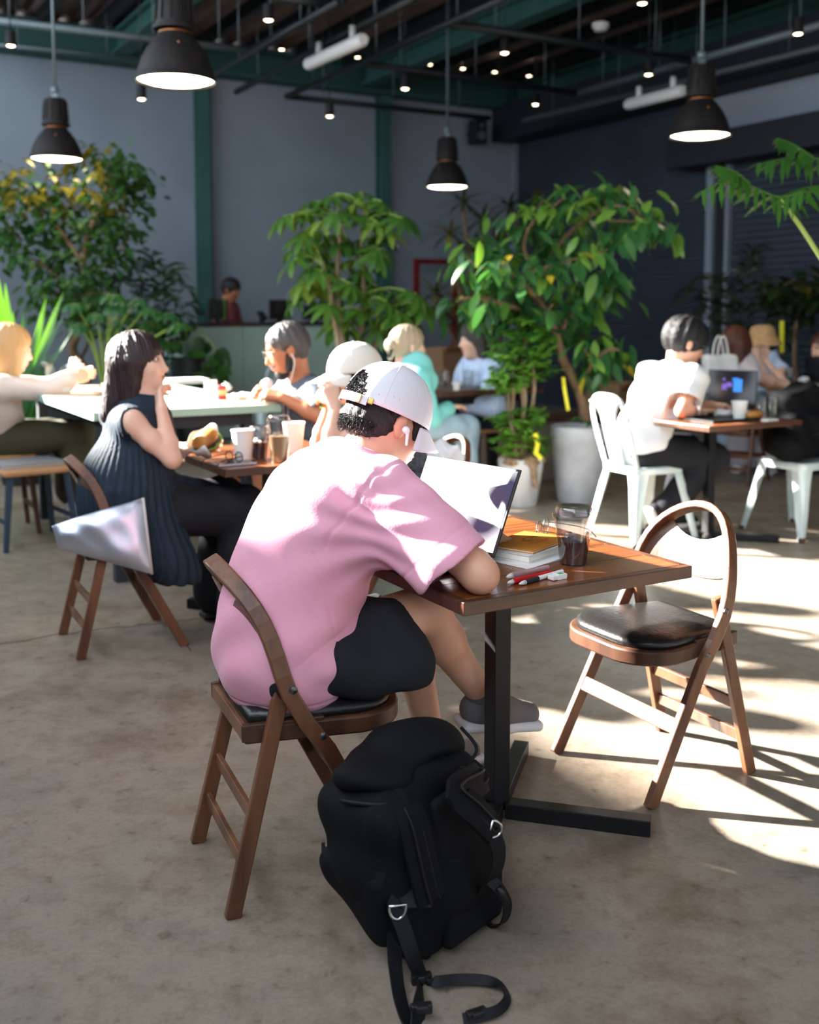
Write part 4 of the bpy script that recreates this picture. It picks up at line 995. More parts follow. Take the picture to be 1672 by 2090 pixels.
# ------------------------------------------------------------------ hats
def ball_cap(P, m, hole=True, tilt=0.0, brim_len=0.075, c=(-0.008, 0, 0.045), a=0.113, b=0.095, hh=0.102, brim_w=1.05, brim_drop=0.018):
    hp = P.hp; t = P.t; ct, st = math.cos(tilt), math.sin(tilt)
    def pt(x, y, z):      # cap frame, pitched about the side axis
        return Vector(hp(c[0] + x * ct + z * st, c[1] + y, c[2] - x * st + z * ct))
    nth, nph = 72, 22; mb = MB(); P_ = []
    def dome(th, ph, g=0.0):
        r = math.cos(ph) ** 0.85 if ph < PI / 2 - 1e-6 else 0.0
        seam = 1 + 0.006 * (abs(math.cos(3 * th)) ** 8)
        return pt((a + g) * r * math.cos(th) * seam, (b + g) * r * math.sin(th) * seam, -0.012 + (hh + g) * math.sin(ph) ** 1.0)
    for i in range(nph):
        ph = (PI / 2 - 0.02) * i / (nph - 1); P_.append([dome(2 * PI * j / nth, ph) for j in range(nth)])
    o = 0
    for r in P_: mb.v += [tuple(q) for q in r]
    for i in range(nph - 1):
        for j in range(nth):
            th = 2 * PI * (j + 0.5) / nth - PI; z = hh * math.sin((PI / 2 - 0.02) * (i + 0.5) / (nph - 1))
            if hole and (th / 0.62) ** 2 + (z / 0.074) ** 2 < 1: continue
            k = i * nth + j; k2 = i * nth + (j + 1) % nth; mb.f.append((k, k2, k2 + nth, k + nth))
    mb.f.append(tuple((nph - 1) * nth + j for j in range(nth)))
    cap = obj('cap', mb, m, t, smooth=True, solid=0.003)
    for k in range(6):
        th = k * PI / 3 + PI / 6 * 0
        if hole and abs(th - PI) < 0.3: pts = [dome(th, x, 0.001) for x in np.linspace(0.75, 1.5, 10)]
        else: pts = [dome(th, x, 0.001) for x in np.linspace(0.02, 1.5, 18)]
        obj('cap_seam', MB().tube(pts, 0.0012, 5), m, cap, smooth=True)
    obj('cap_button', MB().lathe([(0.0005, 0.004), (0.005, 0.003), (0.007, 0.0), (0.0005, -0.002)], 12, pt(0, 0, hh - 0.01)), m, cap, smooth=True)
    rows = []
    for i in range(25):
        th = -brim_w + 2 * brim_w * i / 24; w = math.cos(th / brim_w * PI / 2) ** 0.55; row = []
        for j in range(8):
            k = j / 7; x = a * math.cos(th) * 1.0 + k * brim_len * w; y = b * math.sin(th) * (1 + 0.05 * k)
            row.append(pt(x, y, -0.012 - brim_drop * k - 0.022 * (th / brim_w) ** 2 * (0.3 + k)))
        rows.append(row)
    obj('brim', MB().grid(rows, 25, 8), m, cap, smooth=True, solid=0.004)
    if hole:
        pts = [pt(a * 1.03 * math.cos(x), b * 1.03 * math.sin(x), -0.012) for x in np.linspace(PI - 0.72, PI + 0.72, 22)]
        upv = [Vector(P.hd[2])] * 22
        obj('strap', MB().sweep(pts, [(-0.0012, -0.011), (0.0012, -0.011), (0.0012, 0.011), (-0.0012, 0.011)], upv), m, cap, smooth=True, auto=0.6)
    return cap, pt, a, b
# ------------------------------------------------------------------ the person in the pink shirt
P = Person('person in a pink T-shirt and white cap bent over a laptop', LOC_PINK, ANG_PINK).seat()
J = P.J
J.update(pelvis=A3(-0.035, 0, 0.545), waist=A3(0.01, 0, 0.69), chest=A3(0.085, 0, 0.84), neck=A3(0.205, 0.02, 1.005), head=A3(0.262, 0.03, 1.068),
         shR=A3(0.185, -0.165, 0.925), shL=A3(0.175, 0.19, 0.935), elR=A3(0.315, -0.365, 0.762), wrR=A3(0.39, -0.11, 0.752), elL=A3(0.43, 0.30, 0.757), wrL=A3(0.50, 0.06, 0.752),
         hipR=A3(-0.01, -0.09, 0.53), knR=A3(0.345, -0.02, 0.60), anR=A3(0.575, 0.115, 0.285), toeR=A3(0.73, 0.125, 0.25),
         hipL=A3(-0.01, 0.09, 0.525), knL=A3(0.38, 0.17, 0.505), anL=A3(0.50, 0.28, 0.085), toeL=A3(0.65, 0.33, 0.03))
P.face(yaw=0.10, pitch=0.45, scale=1.02)
P.hand = {'R': dict(d=(0.6, 0.75, -0.05), n=(0, 0, -1), curl=0.5), 'L': dict(d=(0.5, -0.8, -0.02), n=(0, 0, -1), curl=0.35)}
P.body('skin_a', 0.0050, armw=1.06, legw=1.0, foot=False)
# T-shirt: loose, with wide sleeves
S = SDF(); RB = np.array([nrmz((1, 0, -0.35)), A3(0, 1, 0), nrmz((0.35, 0, 1))])
S.ell((-0.015, 0, 0.53), (0.172, 0.203, 0.17), None, 0.06)
S.ell((-0.002, 0, 0.66), (0.152, 0.182, 0.17), None, 0.09)
S.ell((0.06, 0, 0.81), (0.155, 0.19, 0.16), RB, 0.09)
S.ell((0.115, 0.005, 0.888), (0.135, 0.19, 0.108), RB, 0.08)
S.rc(J['shR'] + A3(-0.01, 0.03, 0), J['shL'] + A3(-0.01, -0.03, -0.01), 0.066, 0.066, 0.06)
S.rc((0.12, 0.01, 0.91), J['neck'] + A3(-0.04, 0, -0.055), 0.10, 0.070, 0.06)
sh = A3(0.175, -0.15, 0.92); se = A3(0.262, -0.285, 0.79); d = nrmz(se - sh)
S.rc(sh, se + d * 0.03, 0.080, 0.097, 0.04)
shl = A3(0.17, 0.16, 0.93); sel = A3(0.33, 0.275, 0.81); S.rc(shl, sel, 0.08, 0.085, 0.045)
S.rc((0.12, -0.15, 0.80), (0.20, -0.22, 0.82), 0.05, 0.06, 0.05)
dn = nrmz(d + A3(0.12, 0.10, -0.20)); S.rc(se + dn * 0.20, se + dn * 0.21, 0.19, 0.19, 0.003, 's')   # open sleeve end
S.rc(se - d * 0.02, se + d * 0.1, 0.066, 0.082, 0.004, 's')
S.rc(sel + nrmz(sel - shl) * 0.02, sel + nrmz(sel - shl) * 0.2, 0.075, 0.12, 0.004, 's')
ax = nrmz(J['head'] - J['neck']); S.rc(J['neck'] - ax * 0.03, J['neck'] + ax * 0.15, 0.066, 0.13, 0.006, 's')
S.cut((0.03, 0.0, -1), (0, 0, 0.432), 0.004); S.cut((1.2, 0, -1), (0.075, 0, 0.452), 0.01)
def shirt_disp(X, Y, Z):
    q = np.sqrt((X - 0.15) ** 2 + (Y + 0.20) ** 2 + (Z - 0.83) ** 2); ang = np.arctan2(Z - 0.83 + 0.25 * (X - 0.15), np.sqrt((X - 0.15) ** 2 + (Y + 0.2) ** 2) + 0.06)
    o = 0.0030 * np.sin(ang * 17 + 5 * Y + 1) * np.exp(-((q - 0.12) / 0.10) ** 2)
    w = np.exp(-((Z - 0.55) / 0.085) ** 2) * (1 / (1 + np.exp(-(X - 0.0) * 25))) * (Y < 0.3)
    o = o + w * (0.009 * np.sin(48 * Z + 10 * Y + 30 * X + 2 * np.sin(14 * Y)) + 0.005 * np.sin(60 * Z - 22 * Y - 20 * X))
    w = np.exp(-((Z - 0.55) / 0.10) ** 2); o = o + w * 0.0035 * np.sin(40 * Z + 12 * Y + 2 * np.sin(16 * Y))
    w = np.exp(-((Z - 0.95) / 0.06) ** 2); o = o + w * 0.0032 * np.sin(62 * X + 34 * Y + 44 * Z)
    o = o + 0.0018 * np.sin(33 * Y + 8 * Z + 3 * np.sin(11 * Z)) + 0.0014 * np.sin(47 * Z + 21 * Y)
    pl = (X - 0.17) * 0.30 + (Y + 0.165) * -0.86 + (Z - 0.9) * -0.36                       # armhole seam
    o = o + 0.0030 * np.exp(-(pl / 0.0032) ** 2) * ((Y < -0.08) & (Z > 0.72) & (X > 0.02))
    sd = (X - 0.045) + 0.25 * (Z - 0.6); o = o + 0.0024 * np.exp(-(sd / 0.003) ** 2) * ((Y < -0.1) & (Z < 0.80))   # side seam
    hm = Z - 0.452 - 0.03 * X; o = o + 0.0022 * np.exp(-(hm / 0.003) ** 2) * (X < 0.08)       # hem stitching
    sl = (X - se[0]) * dn[0] + (Y - se[1]) * dn[1] + (Z - se[2]) * dn[2] + 0.018; o = o + 0.0022 * np.exp(-(sl / 0.003) ** 2) * 0.6 * (Y < -0.17)
    return o + 0 * X + 0 * Y + 0 * Z
sobj('shirt', S, 'tee_pink', P.t, 0.0037, shirt_disp)
# shorts
S = SDF(); S.ell((-0.035, 0, 0.515), (0.135, 0.178, 0.10), None, 0.05)
S.rc((-0.01, -0.085, 0.53), (0.20, -0.075, 0.565), 0.10, 0.098, 0.05); S.rc((0.0, -0.125, 0.505), (0.235, -0.12, 0.50), 0.066, 0.088, 0.04); S.rc((0.17, -0.14, 0.50), (0.215, -0.145, 0.46), 0.05, 0.05, 0.03)
S.rc((-0.01, 0.09, 0.52), (0.27, 0.145, 0.51), 0.10, 0.095, 0.05)
S.cut(nrmz((1, 0.05, -0.12)), (0.285, 0, 0.53), 0.006); S.cut((0, 0, -1), (0, 0, 0.445), 0.03); S.cut((0, 0, 1), (0, 0, 0.66), 0.02)
S.rc((0.24, -0.055, 0.575), (0.40, -0.01, 0.61), 0.084, 0.10, 0.006, 's')
sobj('shorts', S, 'cloth_black', P.t, 0.006, folds(0.0065, 42, [(0.9, 0.3, 0.7), (1, -0.4, 0.2)]))
shoe(P.t, J['anR'] + A3(0.01, 0, -0.01), J['toeR'], 'shoe_grey', 'shoe_white', 0.004, up=(0.16, -0.12, 1))
shoe(P.t, J['anL'], J['toeL'], 'shoe_grey', 'shoe_white', 0.006)
sobj('sock', SDF().rc(J['anR'] + A3(-0.028, -0.014, 0.036), J['anR'] + A3(0.0, 0, -0.01), 0.0385, 0.04, 0.01), 'sock', P.t, 0.005)
# hair below the cap
S = SDF(); hp = P.hp; R = P.hR()
S.ell(hp(-0.02, 0, 0.024), (0.101, 0.081, 0.085), R, 0.02); S.ell(hp(-0.048, 0, -0.022), (0.066, 0.070, 0.06), R, 0.02)
for y in (-1, 1):
    S.rc(hp(0.042, y * 0.064, 0.012), hp(0.05, y * 0.064, -0.022), 0.015, 0.009, 0.012)       # side lock before the ear
    S.rc(hp(0.076, y * 0.042, 0.012), hp(0.094, y * 0.048, -0.03), 0.014, 0.005, 0.01)       # fringe
    S.ell(hp(0.0, y * 0.09, -0.022), (0.026, 0.022, 0.04), R, 0.008, 's')
S.rc(hp(0.08, 0, 0.015), hp(0.10, 0, -0.015), 0.016, 0.008, 0.01)
S.ell(hp(0.10, 0, -0.055), (0.06, 0.075, 0.062), R, 0.01, 's')
hair = sobj('hair', S, 'hair_black', P.t, 0.004, lambda X, Y, Z: 0.0011 * np.sin(310 * Y + 60 * Z) + 0.001 * np.sin(260 * X + 220 * Z))
mb = MB(); rnd = random.Random(3)
for k in range(900):          # short strands over the nape and in the cap opening
    th = PI + rnd.gauss(0, 0.75); ph = rnd.uniform(-0.65, 0.62)
    if abs(th - PI) > 1.35: continue
    n = Vector((0.105 * math.cos(th) * math.cos(ph), 0.086 * math.sin(th) * math.cos(ph), 0.094 * math.sin(ph)))
    if ph < -0.1: n = Vector((-0.045 + 0.072 * math.cos(th) * math.cos(ph) * 0.92, 0.074 * math.sin(th) * math.cos(ph), -0.02 + 0.066 * math.sin(ph)))
    else: n += Vector((-0.018, 0, 0.024))
    p = Vector(hp(*n)); o = Vector(P.hd[0]) * n.x + Vector(P.hd[1]) * n.y + Vector(P.hd[2]) * n.z * 0.6; o.normalize()
    dn = (Vector(P.hd[2]) * -0.9 + o * 0.55 + Vector((rnd.uniform(-.4, .4), rnd.uniform(-.4, .4), rnd.uniform(-.2, .2)))).normalized()
    L = rnd.uniform(0.012, 0.022); mb.tube([p - o * 0.004, p + dn * L * 0.5 + o * 0.003, p + dn * L], [0.0009, 0.0008, 0.0002], 3, cap=False)
ho = obj('hair_strands', mb, 'hair_black', hair, smooth=True); ho['kind'] = 'stuff'
cap, cpt, ca, cb = ball_cap(P, 'cap_white', True, tilt=-0.02, brim_len=0.052, brim_drop=0.036, c=(-0.016, 0, 0.022), a=0.117, b=0.098, hh=0.122)
for (th, w, m_, z) in ((PI + 0.50, 0.011, 'brass', -0.012), (PI + 0.80, 0.008, 'brass', -0.010)):
    p0 = cpt(ca * 1.05 * math.cos(th), cb * 1.05 * math.sin(th), z); p1 = cpt(ca * 1.3 * math.cos(th), cb * 1.3 * math.sin(th), z)
    n = (p1 - p0).normalized(); s, u_ = frame_from(n, Vector(P.hd[2])); M = Matrix((s, u_, n)).transposed()
    obj('buckle', MB().box(p0, (w * 1.7, w * 1.9, 0.004), M), m_, cap, bevel=0.002)
q = hp(0.004, -0.0915, -0.016)
sobj('earbud', SDF().ell(q, (0.009, 0.009, 0.009), None, 0.004).rc(q + P.hd[0] * 0.004 - P.hd[1] * 0.003, q + P.hd[0] * 0.016 - P.hd[2] * 0.032 - P.hd[1] * 0.002, 0.0042, 0.0036, 0.005), 'earbud', P.t, 0.0018)
P.eyes(0.6)
HERO = P
# ------------------------------------------------------------------ the other people
def setp(P, **k):
    for n, v in k.items(): P.J[n] = P.lp(*v)
    return P
# woman in the navy dress
P = Person('woman in a sleeveless navy dress resting her chin on her hand', LOC_W, ANG_W).seat(lean=0.10, sw=0.15, back=0.03)
setp(P, head=(284, 742, 4.27), shR=(268, 862, 4.10), elR=(352, 938, 4.10), wrR=(330, 838, 4.16), elL=(352, 925, 4.5), wrL=(392, 912, 4.42))
J = P.J; J['neck'] = A3(0.11, -0.01, 0.995); J['shL'] = J['shR'] * A3(1, -1, 1); J['chest'] = A3(0.09, 0, 0.85)
J['knR'] = A3(0.48, -0.13, 0.52); J['anR'] = A3(0.47, -0.12, 0.09); J['knL'] = A3(0.47, 0.09, 0.53); J['anL'] = A3(0.44, 0.1, 0.09)
P.face(yaw=-0.62, pitch=-0.08, scale=1.03)
P.hand = {'R': dict(d=P.hp(0.07, -0.02, -0.10) - J['wrR'], n=P.hd[0] * -0.2 + A3(0.3, 0.5, 0.6), curl=0.75), 'L': dict(d=(1, -0.25, 0.12), n=(0.1, -1, 0.1), curl=0.9)}
P.body('skin_b', 0.0055, True, armw=0.9, foot=False); P.eyes()
def pleat(n, amp):
    def d(X, Y, Z):
        th = np.arctan2(Y, X - 0.05); return amp * np.sin(n * th + 1.5 * np.sin(14 * Z)) * np.clip((1.0 - Z) * 3, 0.2, 1.2) + 0.003 * np.sin(60 * (Z - 0.66)) * np.exp(-((Z - 0.66) / 0.03) ** 2)
    return d
S = SDF(); P.torso_sdf(S, 0.012, 0, True); S.ell((0.03, 0, 0.60), (0.19, 0.205, 0.24), None, 0.08); S.rc((0.03, -0.06, 0.62), (0.15, -0.17, 0.36), 0.16, 0.105, 0.06); S.rc((0.02, 0, 0.54), (0.25, 0, 0.53), 0.14, 0.13, 0.06)
S.rc((0.1, -0.16, 0.42), (0.20, -0.20, 0.29), 0.08, 0.075, 0.05)
nk = J['neck']; S.rc(nk + A3(0, 0, -0.035), nk + A3(0.02, 0, 0.2), 0.062, 0.09, 0.01, 's'); S.cut((0, 0, -1), (0, 0, 0.26), 0.005)
for y, s in ((-1, 'R'), (1, 'L')): S.rc(J['sh' + s] + A3(0.02, y * 0.05, 0.01), J['el' + s] + A3(0, y * 0.03, 0.05), 0.062, 0.055, 0.012, 's')
sobj('dress', S, 'dress_navy', P.t, 0.006, pleat(46, 0.0032))
P.pants('cloth_black', 0.03, 1.93, flare=0.03); P.shoes('cloth_black', 'black_rubber', 0.007)
P.hair('hair_plum', 'long', 0.19, 0.005, vol=0.006, fringe=True, back=0.045)
# blonde woman at the communal table
P = Person('woman with long blonde hair and pale top at the left end of the communal table', Vector((-2.49, 6.38, 0)), RA).seat(lean=0.16, sw=0.16, seat=0.5)
setp(P, head=(22, 712, 6.3)); J = P.J; J['neck'] = J['head'] + A3(-0.07, 0, -0.16); J['shR'] = J['neck'] + A3(-0.02, -0.16, -0.06); J['shL'] = J['neck'] + A3(-0.02, 0.16, -0.06); J['chest'] = J['neck'] + A3(-0.05, 0, -0.18); J['waist'] = A3(0.02, 0, 0.74)
setp(P, elR=(92, 798, 6.2), wrR=(142, 778, 6.25), elL=(95, 790, 6.5), wrL=(150, 770, 6.45))
P.face(yaw=0.1, pitch=0.2, scale=1.15); P.hand = {'R': dict(d=(1, 0.2, 0.35), n=(0, 0.9, -0.3), curl=0.6), 'L': dict(d=(1, -0.3, 0.3), n=(0, -1, 0), curl=0.6)}
J['knR'] = A3(0.42, -0.16, 0.60); J['anR'] = A3(0.40, -0.18, 0.16); J['knL'] = A3(0.42, 0.1, 0.56); J['anL'] = A3(0.45, 0.1, 0.1); J['toeR'] = J['anR'] + A3(0.15, 0, -0.03)
P.body('skin_b', 0.007, True, armw=0.9, foot=False); P.eyes(); P.top('cloth_cream', 0.016, 1.92, 0.016, 0.012, female=True); P.pants('cloth_olive', 0.035, 1.75, flare=0.03); P.shoes('shoe_white', 'shoe_white', 0.008)
P.hair('hair_blonde', 'long', 0.27, 0.006, vol=0.006, back=0.03)
# man with glasses
P = Person('bearded man with glasses in a slate shirt looking down at his food', Vector((-0.52, 5.74, 0)), RA + PI).seat(lean=0.16, sw=0.175, seat=0.47)
setp(P, head=(586, 712, 5.58), elL=(652, 850, 5.38), wrL=(578, 812, 5.42), elR=(556, 822, 5.85), wrR=(540, 806, 5.62)); J = P.J
J['neck'] = J['head'] + A3(-0.075, 0, -0.155); J['shL'] = J['neck'] + A3(-0.02, 0.175, -0.06); J['shR'] = J['neck'] + A3(-0.02, -0.175, -0.06); J['chest'] = J['neck'] + A3(-0.05, 0, -0.19)
J['knL'] = A3(0.40, 0.2, 0.56); J['anL'] = A3(0.36, 0.2, 0.09)
P.face(yaw=-0.25, pitch=0.35, scale=1.15); P.hand = {'L': dict(d=(0.8, -0.6, 0.25), n=(0.2, -0.6, -0.4), curl=0.8), 'R': dict(d=(0.8, 0.5, 0.3), n=(0.1, 0.7, -0.2), curl=0.8)}
P.body('skin_c', 0.006, armw=1.05, foot=False); P.eyes(0.6)
P.top('cloth_slate', 0.016, 0.92, 0.02); P.pants('cloth_black', 0.02, 0.85, flare=0.02, name='shorts'); P.shoes('cloth_charcoal', 'shoe_white', 0.008)
P.hair('hair_grey', 'short', vol=-0.004)
S = SDF(); R = P.hR(); s_ = P.hs; S.rc(P.hp(0.02, 0, -0.072), P.hp(0.062, 0, -0.098), 0.052 * s_, 0.032 * s_, 0.02)
for y in (-1, 1): S.rc(P.hp(0.012, y * 0.058, -0.02), P.hp(0.025, y * 0.05, -0.075), 0.016 * s_, 0.02 * s_, 0.02)
S.ell(P.hp(0.085, 0, -0.05), A3(0.022, 0.034, 0.009) * s_, R, 0.008); S.ell(P.hp(0.105, 0, -0.066), A3(0.03, 0.026, 0.013) * s_, R, 0.01, 's'); S.ell(P.hp(0.1, 0, 0.0), A3(0.08, 0.052, 0.045) * s_, R, 0.01, 's')
sobj('beard', S, 'hair_black', P.t, 0.004, lambda X, Y, Z: 0.0012 * np.sin(300 * X) * np.sin(280 * Y))
def glasses(P, m='black_plastic'):
    g = None
    for y in (-1, 1):
        pts = [Vector(P.hp(0.105, y * 0.033 + 0.023 * math.cos(a), 0.008 + 0.018 * math.sin(a))) for a in np.linspace(0, 2 * PI, 17)[:-1]]
        mb = MB().tube(pts, 0.0016, 6, closed=True); mb.tube([P.hp(0.10, y * 0.058, 0.014), P.hp(0.05, y * 0.082, 0.014), P.hp(-0.005, y * 0.085, 0.01)], 0.0016, 6)
        if y == -1: mb.tube([P.hp(0.106, -0.01, 0.012), P.hp(0.109, 0, 0.015), P.hp(0.106, 0.01, 0.012)], 0.0016, 6)
        obj('glasses_frame', mb, m, P.t, smooth=True)
glasses(P)
for y, x0 in ((1, 0.085), (-1, 0.085)):
    q = [P.hp(0.0, y * x0, -0.02), P.hp(0.005, y * x0, -0.07), J['neck'] + A3(0.09, y * 0.05, -0.06), J['chest'] + A3(0.135, y * 0.03, 0.02), J['chest'] + A3(0.145, 0, -0.12)]
    obj('earphone_cord', MB().tube(bez(q, 6), 0.003, 5), 'white_plastic', P.t, smooth=True)
# burger eater with the cream cap
P = Person('woman in a cream cap biting into a burger held with both hands', LOC_B, ANG_B).seat(lean=0.26, sw=0.155, back=-0.02)
setp(P, head=(722, 762, 4.62), elL=(672, 905, 4.42), wrL=(684, 832, 4.47), elR=(650, 905, 4.72), wrR=(672, 828, 4.60)); J = P.J
J['neck'] = J['head'] + A3(-0.075, 0, -0.155); J['shL'] = J['neck'] + A3(-0.02, 0.155, -0.06); J['shR'] = J['neck'] + A3(-0.02, -0.155, -0.06); J['chest'] = J['neck'] * 0.62 + J['pelvis'] * 0.38; J['waist'] = J['neck'] * 0.3 + J['pelvis'] * 0.7
P.face(yaw=0.0, pitch=0.12, scale=1.05); mth = P.hp(0.12, 0, -0.062)
P.hand = {'L': dict(d=(0.15, -0.25, 1), n=(0.1, -1, 0.1), curl=0.75), 'R': dict(d=(0.15, 0.25, 1), n=(0.1, 1, 0.1), curl=0.75)}
P.body('skin_b', 0.0055, True, armw=0.88, foot=False); P.eyes(); P.top('cloth_tweed', 0.014, 0.35, 0.02, female=True); P.pants('cloth_tweed', 0.04, 1.5, name='skirt'); P.shoes('shoe_white', 'shoe_white', 0.008)
P.hair('hair_plum', 'bob', 0.12, 0.006, vol=0.0); ball_cap(P, 'cap_cream', False, tilt=-0.05, brim_len=0.085, c=(-0.01, 0, 0.02), a=0.122, b=0.10, hh=0.12, brim_drop=0.028)
BURGER_AT = P.t.matrix_world; MOUTH = P.loc + rz(Vector(mth), P.ang)
# woman in aqua
P = Person('woman in an aqua top with pinned up ash blonde hair seen from behind', Vector((0.02, 7.22, 0)), math.radians(42)).seat(lean=0.04, sw=0.165, seat=0.48, height=1.03)
setp(P, head=(834, 706, 7.25)); J = P.J; J['neck'] = J['head'] + A3(-0.05, 0, -0.165); J['shR'] = J['neck'] + A3(0, -0.165, -0.06); J['shL'] = J['neck'] + A3(0, 0.165, -0.06)
P.face(yaw=-0.35, pitch=0.05, scale=1.12); P.hand = {s: dict(d=(1, 0, 0), n=(0, 0, -1), curl=0.4) for s in 'RL'}
J['elR'] = J['shR'] + A3(0.08, -0.04, -0.26); J['wrR'] = J['elR'] + A3(0.22, 0.05, 0.06); J['elL'] = J['shL'] + A3(0.08, 0.04, -0.26); J['wrL'] = J['elL'] + A3(0.22, -0.05, 0.06)
P.body('skin_b', 0.008, True, armw=0.95, foot=False); P.top('cloth_aqua', 0.016, 1.9, 0.02, female=True); P.pants('cloth_denim', 0.022, 1.9, flare=0.02); P.shoes('shoe_white', 'shoe_white', 0.009)
P.hair('hair_ash', 'short', vol=0.004)
sobj('hair_bun', SDF().ell(P.hp(-0.11, 0.0, 0.0), A3(0.045, 0.05, 0.05) * 1.1, None, 0.02).rc(P.hp(-0.1, 0, -0.02), P.hp(-0.11, 0.02, -0.08), 0.03, 0.015, 0.02), 'hair_ash', P.t, 0.007)
sobj('hair_clip', SDF().rc(P.hp(-0.125, -0.03, -0.03), P.hp(-0.12, 0.0, -0.07), 0.016, 0.014, 0.01), 'black_plastic', P.t, 0.006)
# woman in light blue
P = Person('woman with a grey bob in a loose light blue shirt', Vector((0.57, 8.1, 0)), math.radians(208)).seat(lean=0.05, sw=0.17, seat=0.47, height=1.05)
setp(P, head=(972, 694, 8.0)); J = P.J; J['neck'] = J['head'] + A3(-0.05, 0, -0.17); J['shR'] = J['neck'] + A3(0, -0.17, -0.06); J['shL'] = J['neck'] + A3(0, 0.17, -0.06)
P.face(yaw=-0.2, pitch=0.05, scale=1.2); P.hand = {s: dict(d=(1, 0, 0), n=(0, 0, -1), curl=0.4) for s in 'RL'}
J['elL'] = J['shL'] + A3(0.06, 0.10, -0.26); J['wrL'] = J['elL'] + A3(0.2, -0.12, 0.04); J['elR'] = J['shR'] + A3(0.06, -0.1, -0.26); J['wrR'] = J['elR'] + A3(0.2, 0.1, 0.04)
J['knR'] = A3(0.44, -0.14, 0.52); J['knL'] = A3(0.44, 0.14, 0.52)
P.body('skin_b', 0.008, True, armw=0.9, foot=False); P.eyes(); P.top('cloth_blue', 0.035, 1.9, 0.045, female=True, hem=0.50); P.pants('cloth_navy', 0.03, 1.95, flare=0.02); P.shoes('cloth_black', 'black_rubber', 0.009)
P.hair('hair_grey', 'bob', 0.10, 0.006, vol=0.008, fringe=True)
# man in the white T-shirt
P = Person('man in an oversized white T-shirt typing on a black laptop', LOC_T, ANG_T).seat(lean=0.27, sw=0.185, seat=0.46)
setp(P, head=(1400, 700, 6.36), elR=(1392, 838, 6.02), wrR=(1432, 838, 6.12)); J = P.J
J['neck'] = J['head'] + A3(-0.085, 0, -0.15); J['shR'] = J['neck'] + A3(-0.02, -0.19, -0.055); J['shL'] = J['neck'] + A3(-0.02, 0.19, -0.055); J['chest'] = J['neck'] * 0.62 + J['pelvis'] * 0.38 + A3(-0.03, 0, 0); J['waist'] = J['neck'] * 0.28 + J['pelvis'] * 0.72 + A3(-0.03, 0, 0)
J['elL'] = A3(0.42, 0.26, 0.76); J['wrL'] = A3(0.58, 0.08, 0.765)
J['knR'] = A3(0.42, -0.13, 0.47); J['anR'] = A3(0.06, -0.10, 0.17); J['toeR'] = J['anR'] + A3(0.07, 0, -0.12); J['knL'] = A3(0.42, 0.12, 0.5); J['anL'] = A3(0.34, 0.12, 0.09)
P.face(yaw=-0.35, pitch=0.42, scale=1.15); P.hand = {'R': dict(d=(0.95, 0.3, -0.02), n=(0, 0, -1), curl=0.45), 'L': dict(d=(0.9, -0.4, -0.02), n=(0, 0, -1), curl=0.45)}
P.body('skin_a', 0.0065, armw=1.0, foot=False); P.eyes(0.7)
P.top('cloth_white', 0.034, 0.85, 0.04, flare=0.012, hem=0.44, gx=0.01); P.pants('cloth_black', 0.026, 1.93, flare=0.01)
shoe(P.t, J['anR'], J['toeR'], 'cloth_black', 'shoe_white', 0.008, up=(0.86, 0, 0.5)); shoe(P.t, J['anL'], J['toeL'], 'cloth_black', 'shoe_white', 0.008)
P.hair('hair_black', 'short', vol=0.016, fringe=True, amp=0.004); glasses(P, 'zinc')
# far right group
P = Person('woman with a brown bob in a pale sleeveless top seen from behind', LOC_BR, ANG_BR).seat(lean=0.1, sw=0.17)
setp(P, head=(1502, 706, 8.42)); J = P.J; J['neck'] = J['head'] + A3(-0.06, 0, -0.165); J['shR'] = J['neck'] + A3(-0.01, -0.175, -0.06); J['shL'] = J['neck'] + A3(-0.01, 0.175, -0.06)
J['elR'] = A3(0.33, -0.28, 0.76); J['wrR'] = A3(0.36, -0.10, 0.95); J['elL'] = A3(0.33, 0.26, 0.76); J['wrL'] = A3(0.36, 0.08, 0.95)
P.face(yaw=0.0, pitch=0.1, scale=1.2); P.hand = {s: dict(d=(0.2, 0.1, 1), n=(-0.5, 0.2, 0), curl=0.7) for s in 'RL'}
P.body('skin_b', 0.008, True, armw=0.9, foot=False, ears=False); P.top('cloth_lilac', 0.02, 0, 0.0, female=True, hem=0.47); P.pants('cloth_lilac', 0.03, 1.9, name='trousers', flare=0.02); P.shoes('shoe_white', 'shoe_white', 0.009)
P.hair('hair_brown', 'bob', 0.14, 0.006, vol=0.012)
c = at(1556, 700, 9.35); P = Person('woman in a straw bucket hat holding her hands before her mouth', Vector((c.x + 0.05, c.y + 0.06, 0)), math.radians(222)).seat(lean=0.08, sw=0.16, seat=0.48)
J = P.J; J['head'] = P.L(c); J['neck'] = J['head'] + A3(-0.05, 0, -0.165); J['shR'] = J['neck'] + A3(0, -0.165, -0.06); J['shL'] = J['neck'] + A3(0, 0.165, -0.06)
J['elL'] = J['shL'] + A3(0.17, 0.02, -0.22); J['wrL'] = J['head'] + A3(0.16, 0.05, -0.13); J['elR'] = J['shR'] + A3(0.17, -0.02, -0.22); J['wrR'] = J['head'] + A3(0.16, -0.05, -0.13)
P.face(yaw=0.1, pitch=0.1, scale=1.15); P.hand = {'L': dict(d=(-0.1, -0.4, 1), n=(-0.5, -0.6, 0), curl=0.8, sc=0.9), 'R': dict(d=(-0.1, 0.4, 1), n=(-0.5, 0.6, 0), curl=0.8, sc=0.9)}
P.body('skin_b', 0.008, True, armw=0.9, foot=False); P.eyes(); P.top('cloth_blue', 0.014, 0, 0, female=True); P.pants('cloth_denim', 0.04, 1.7, name='skirt'); P.shoes('shoe_white', 'shoe_white', 0.01)
P.hair('hair_black', 'long', 0.16, 0.008, vol=0.0)
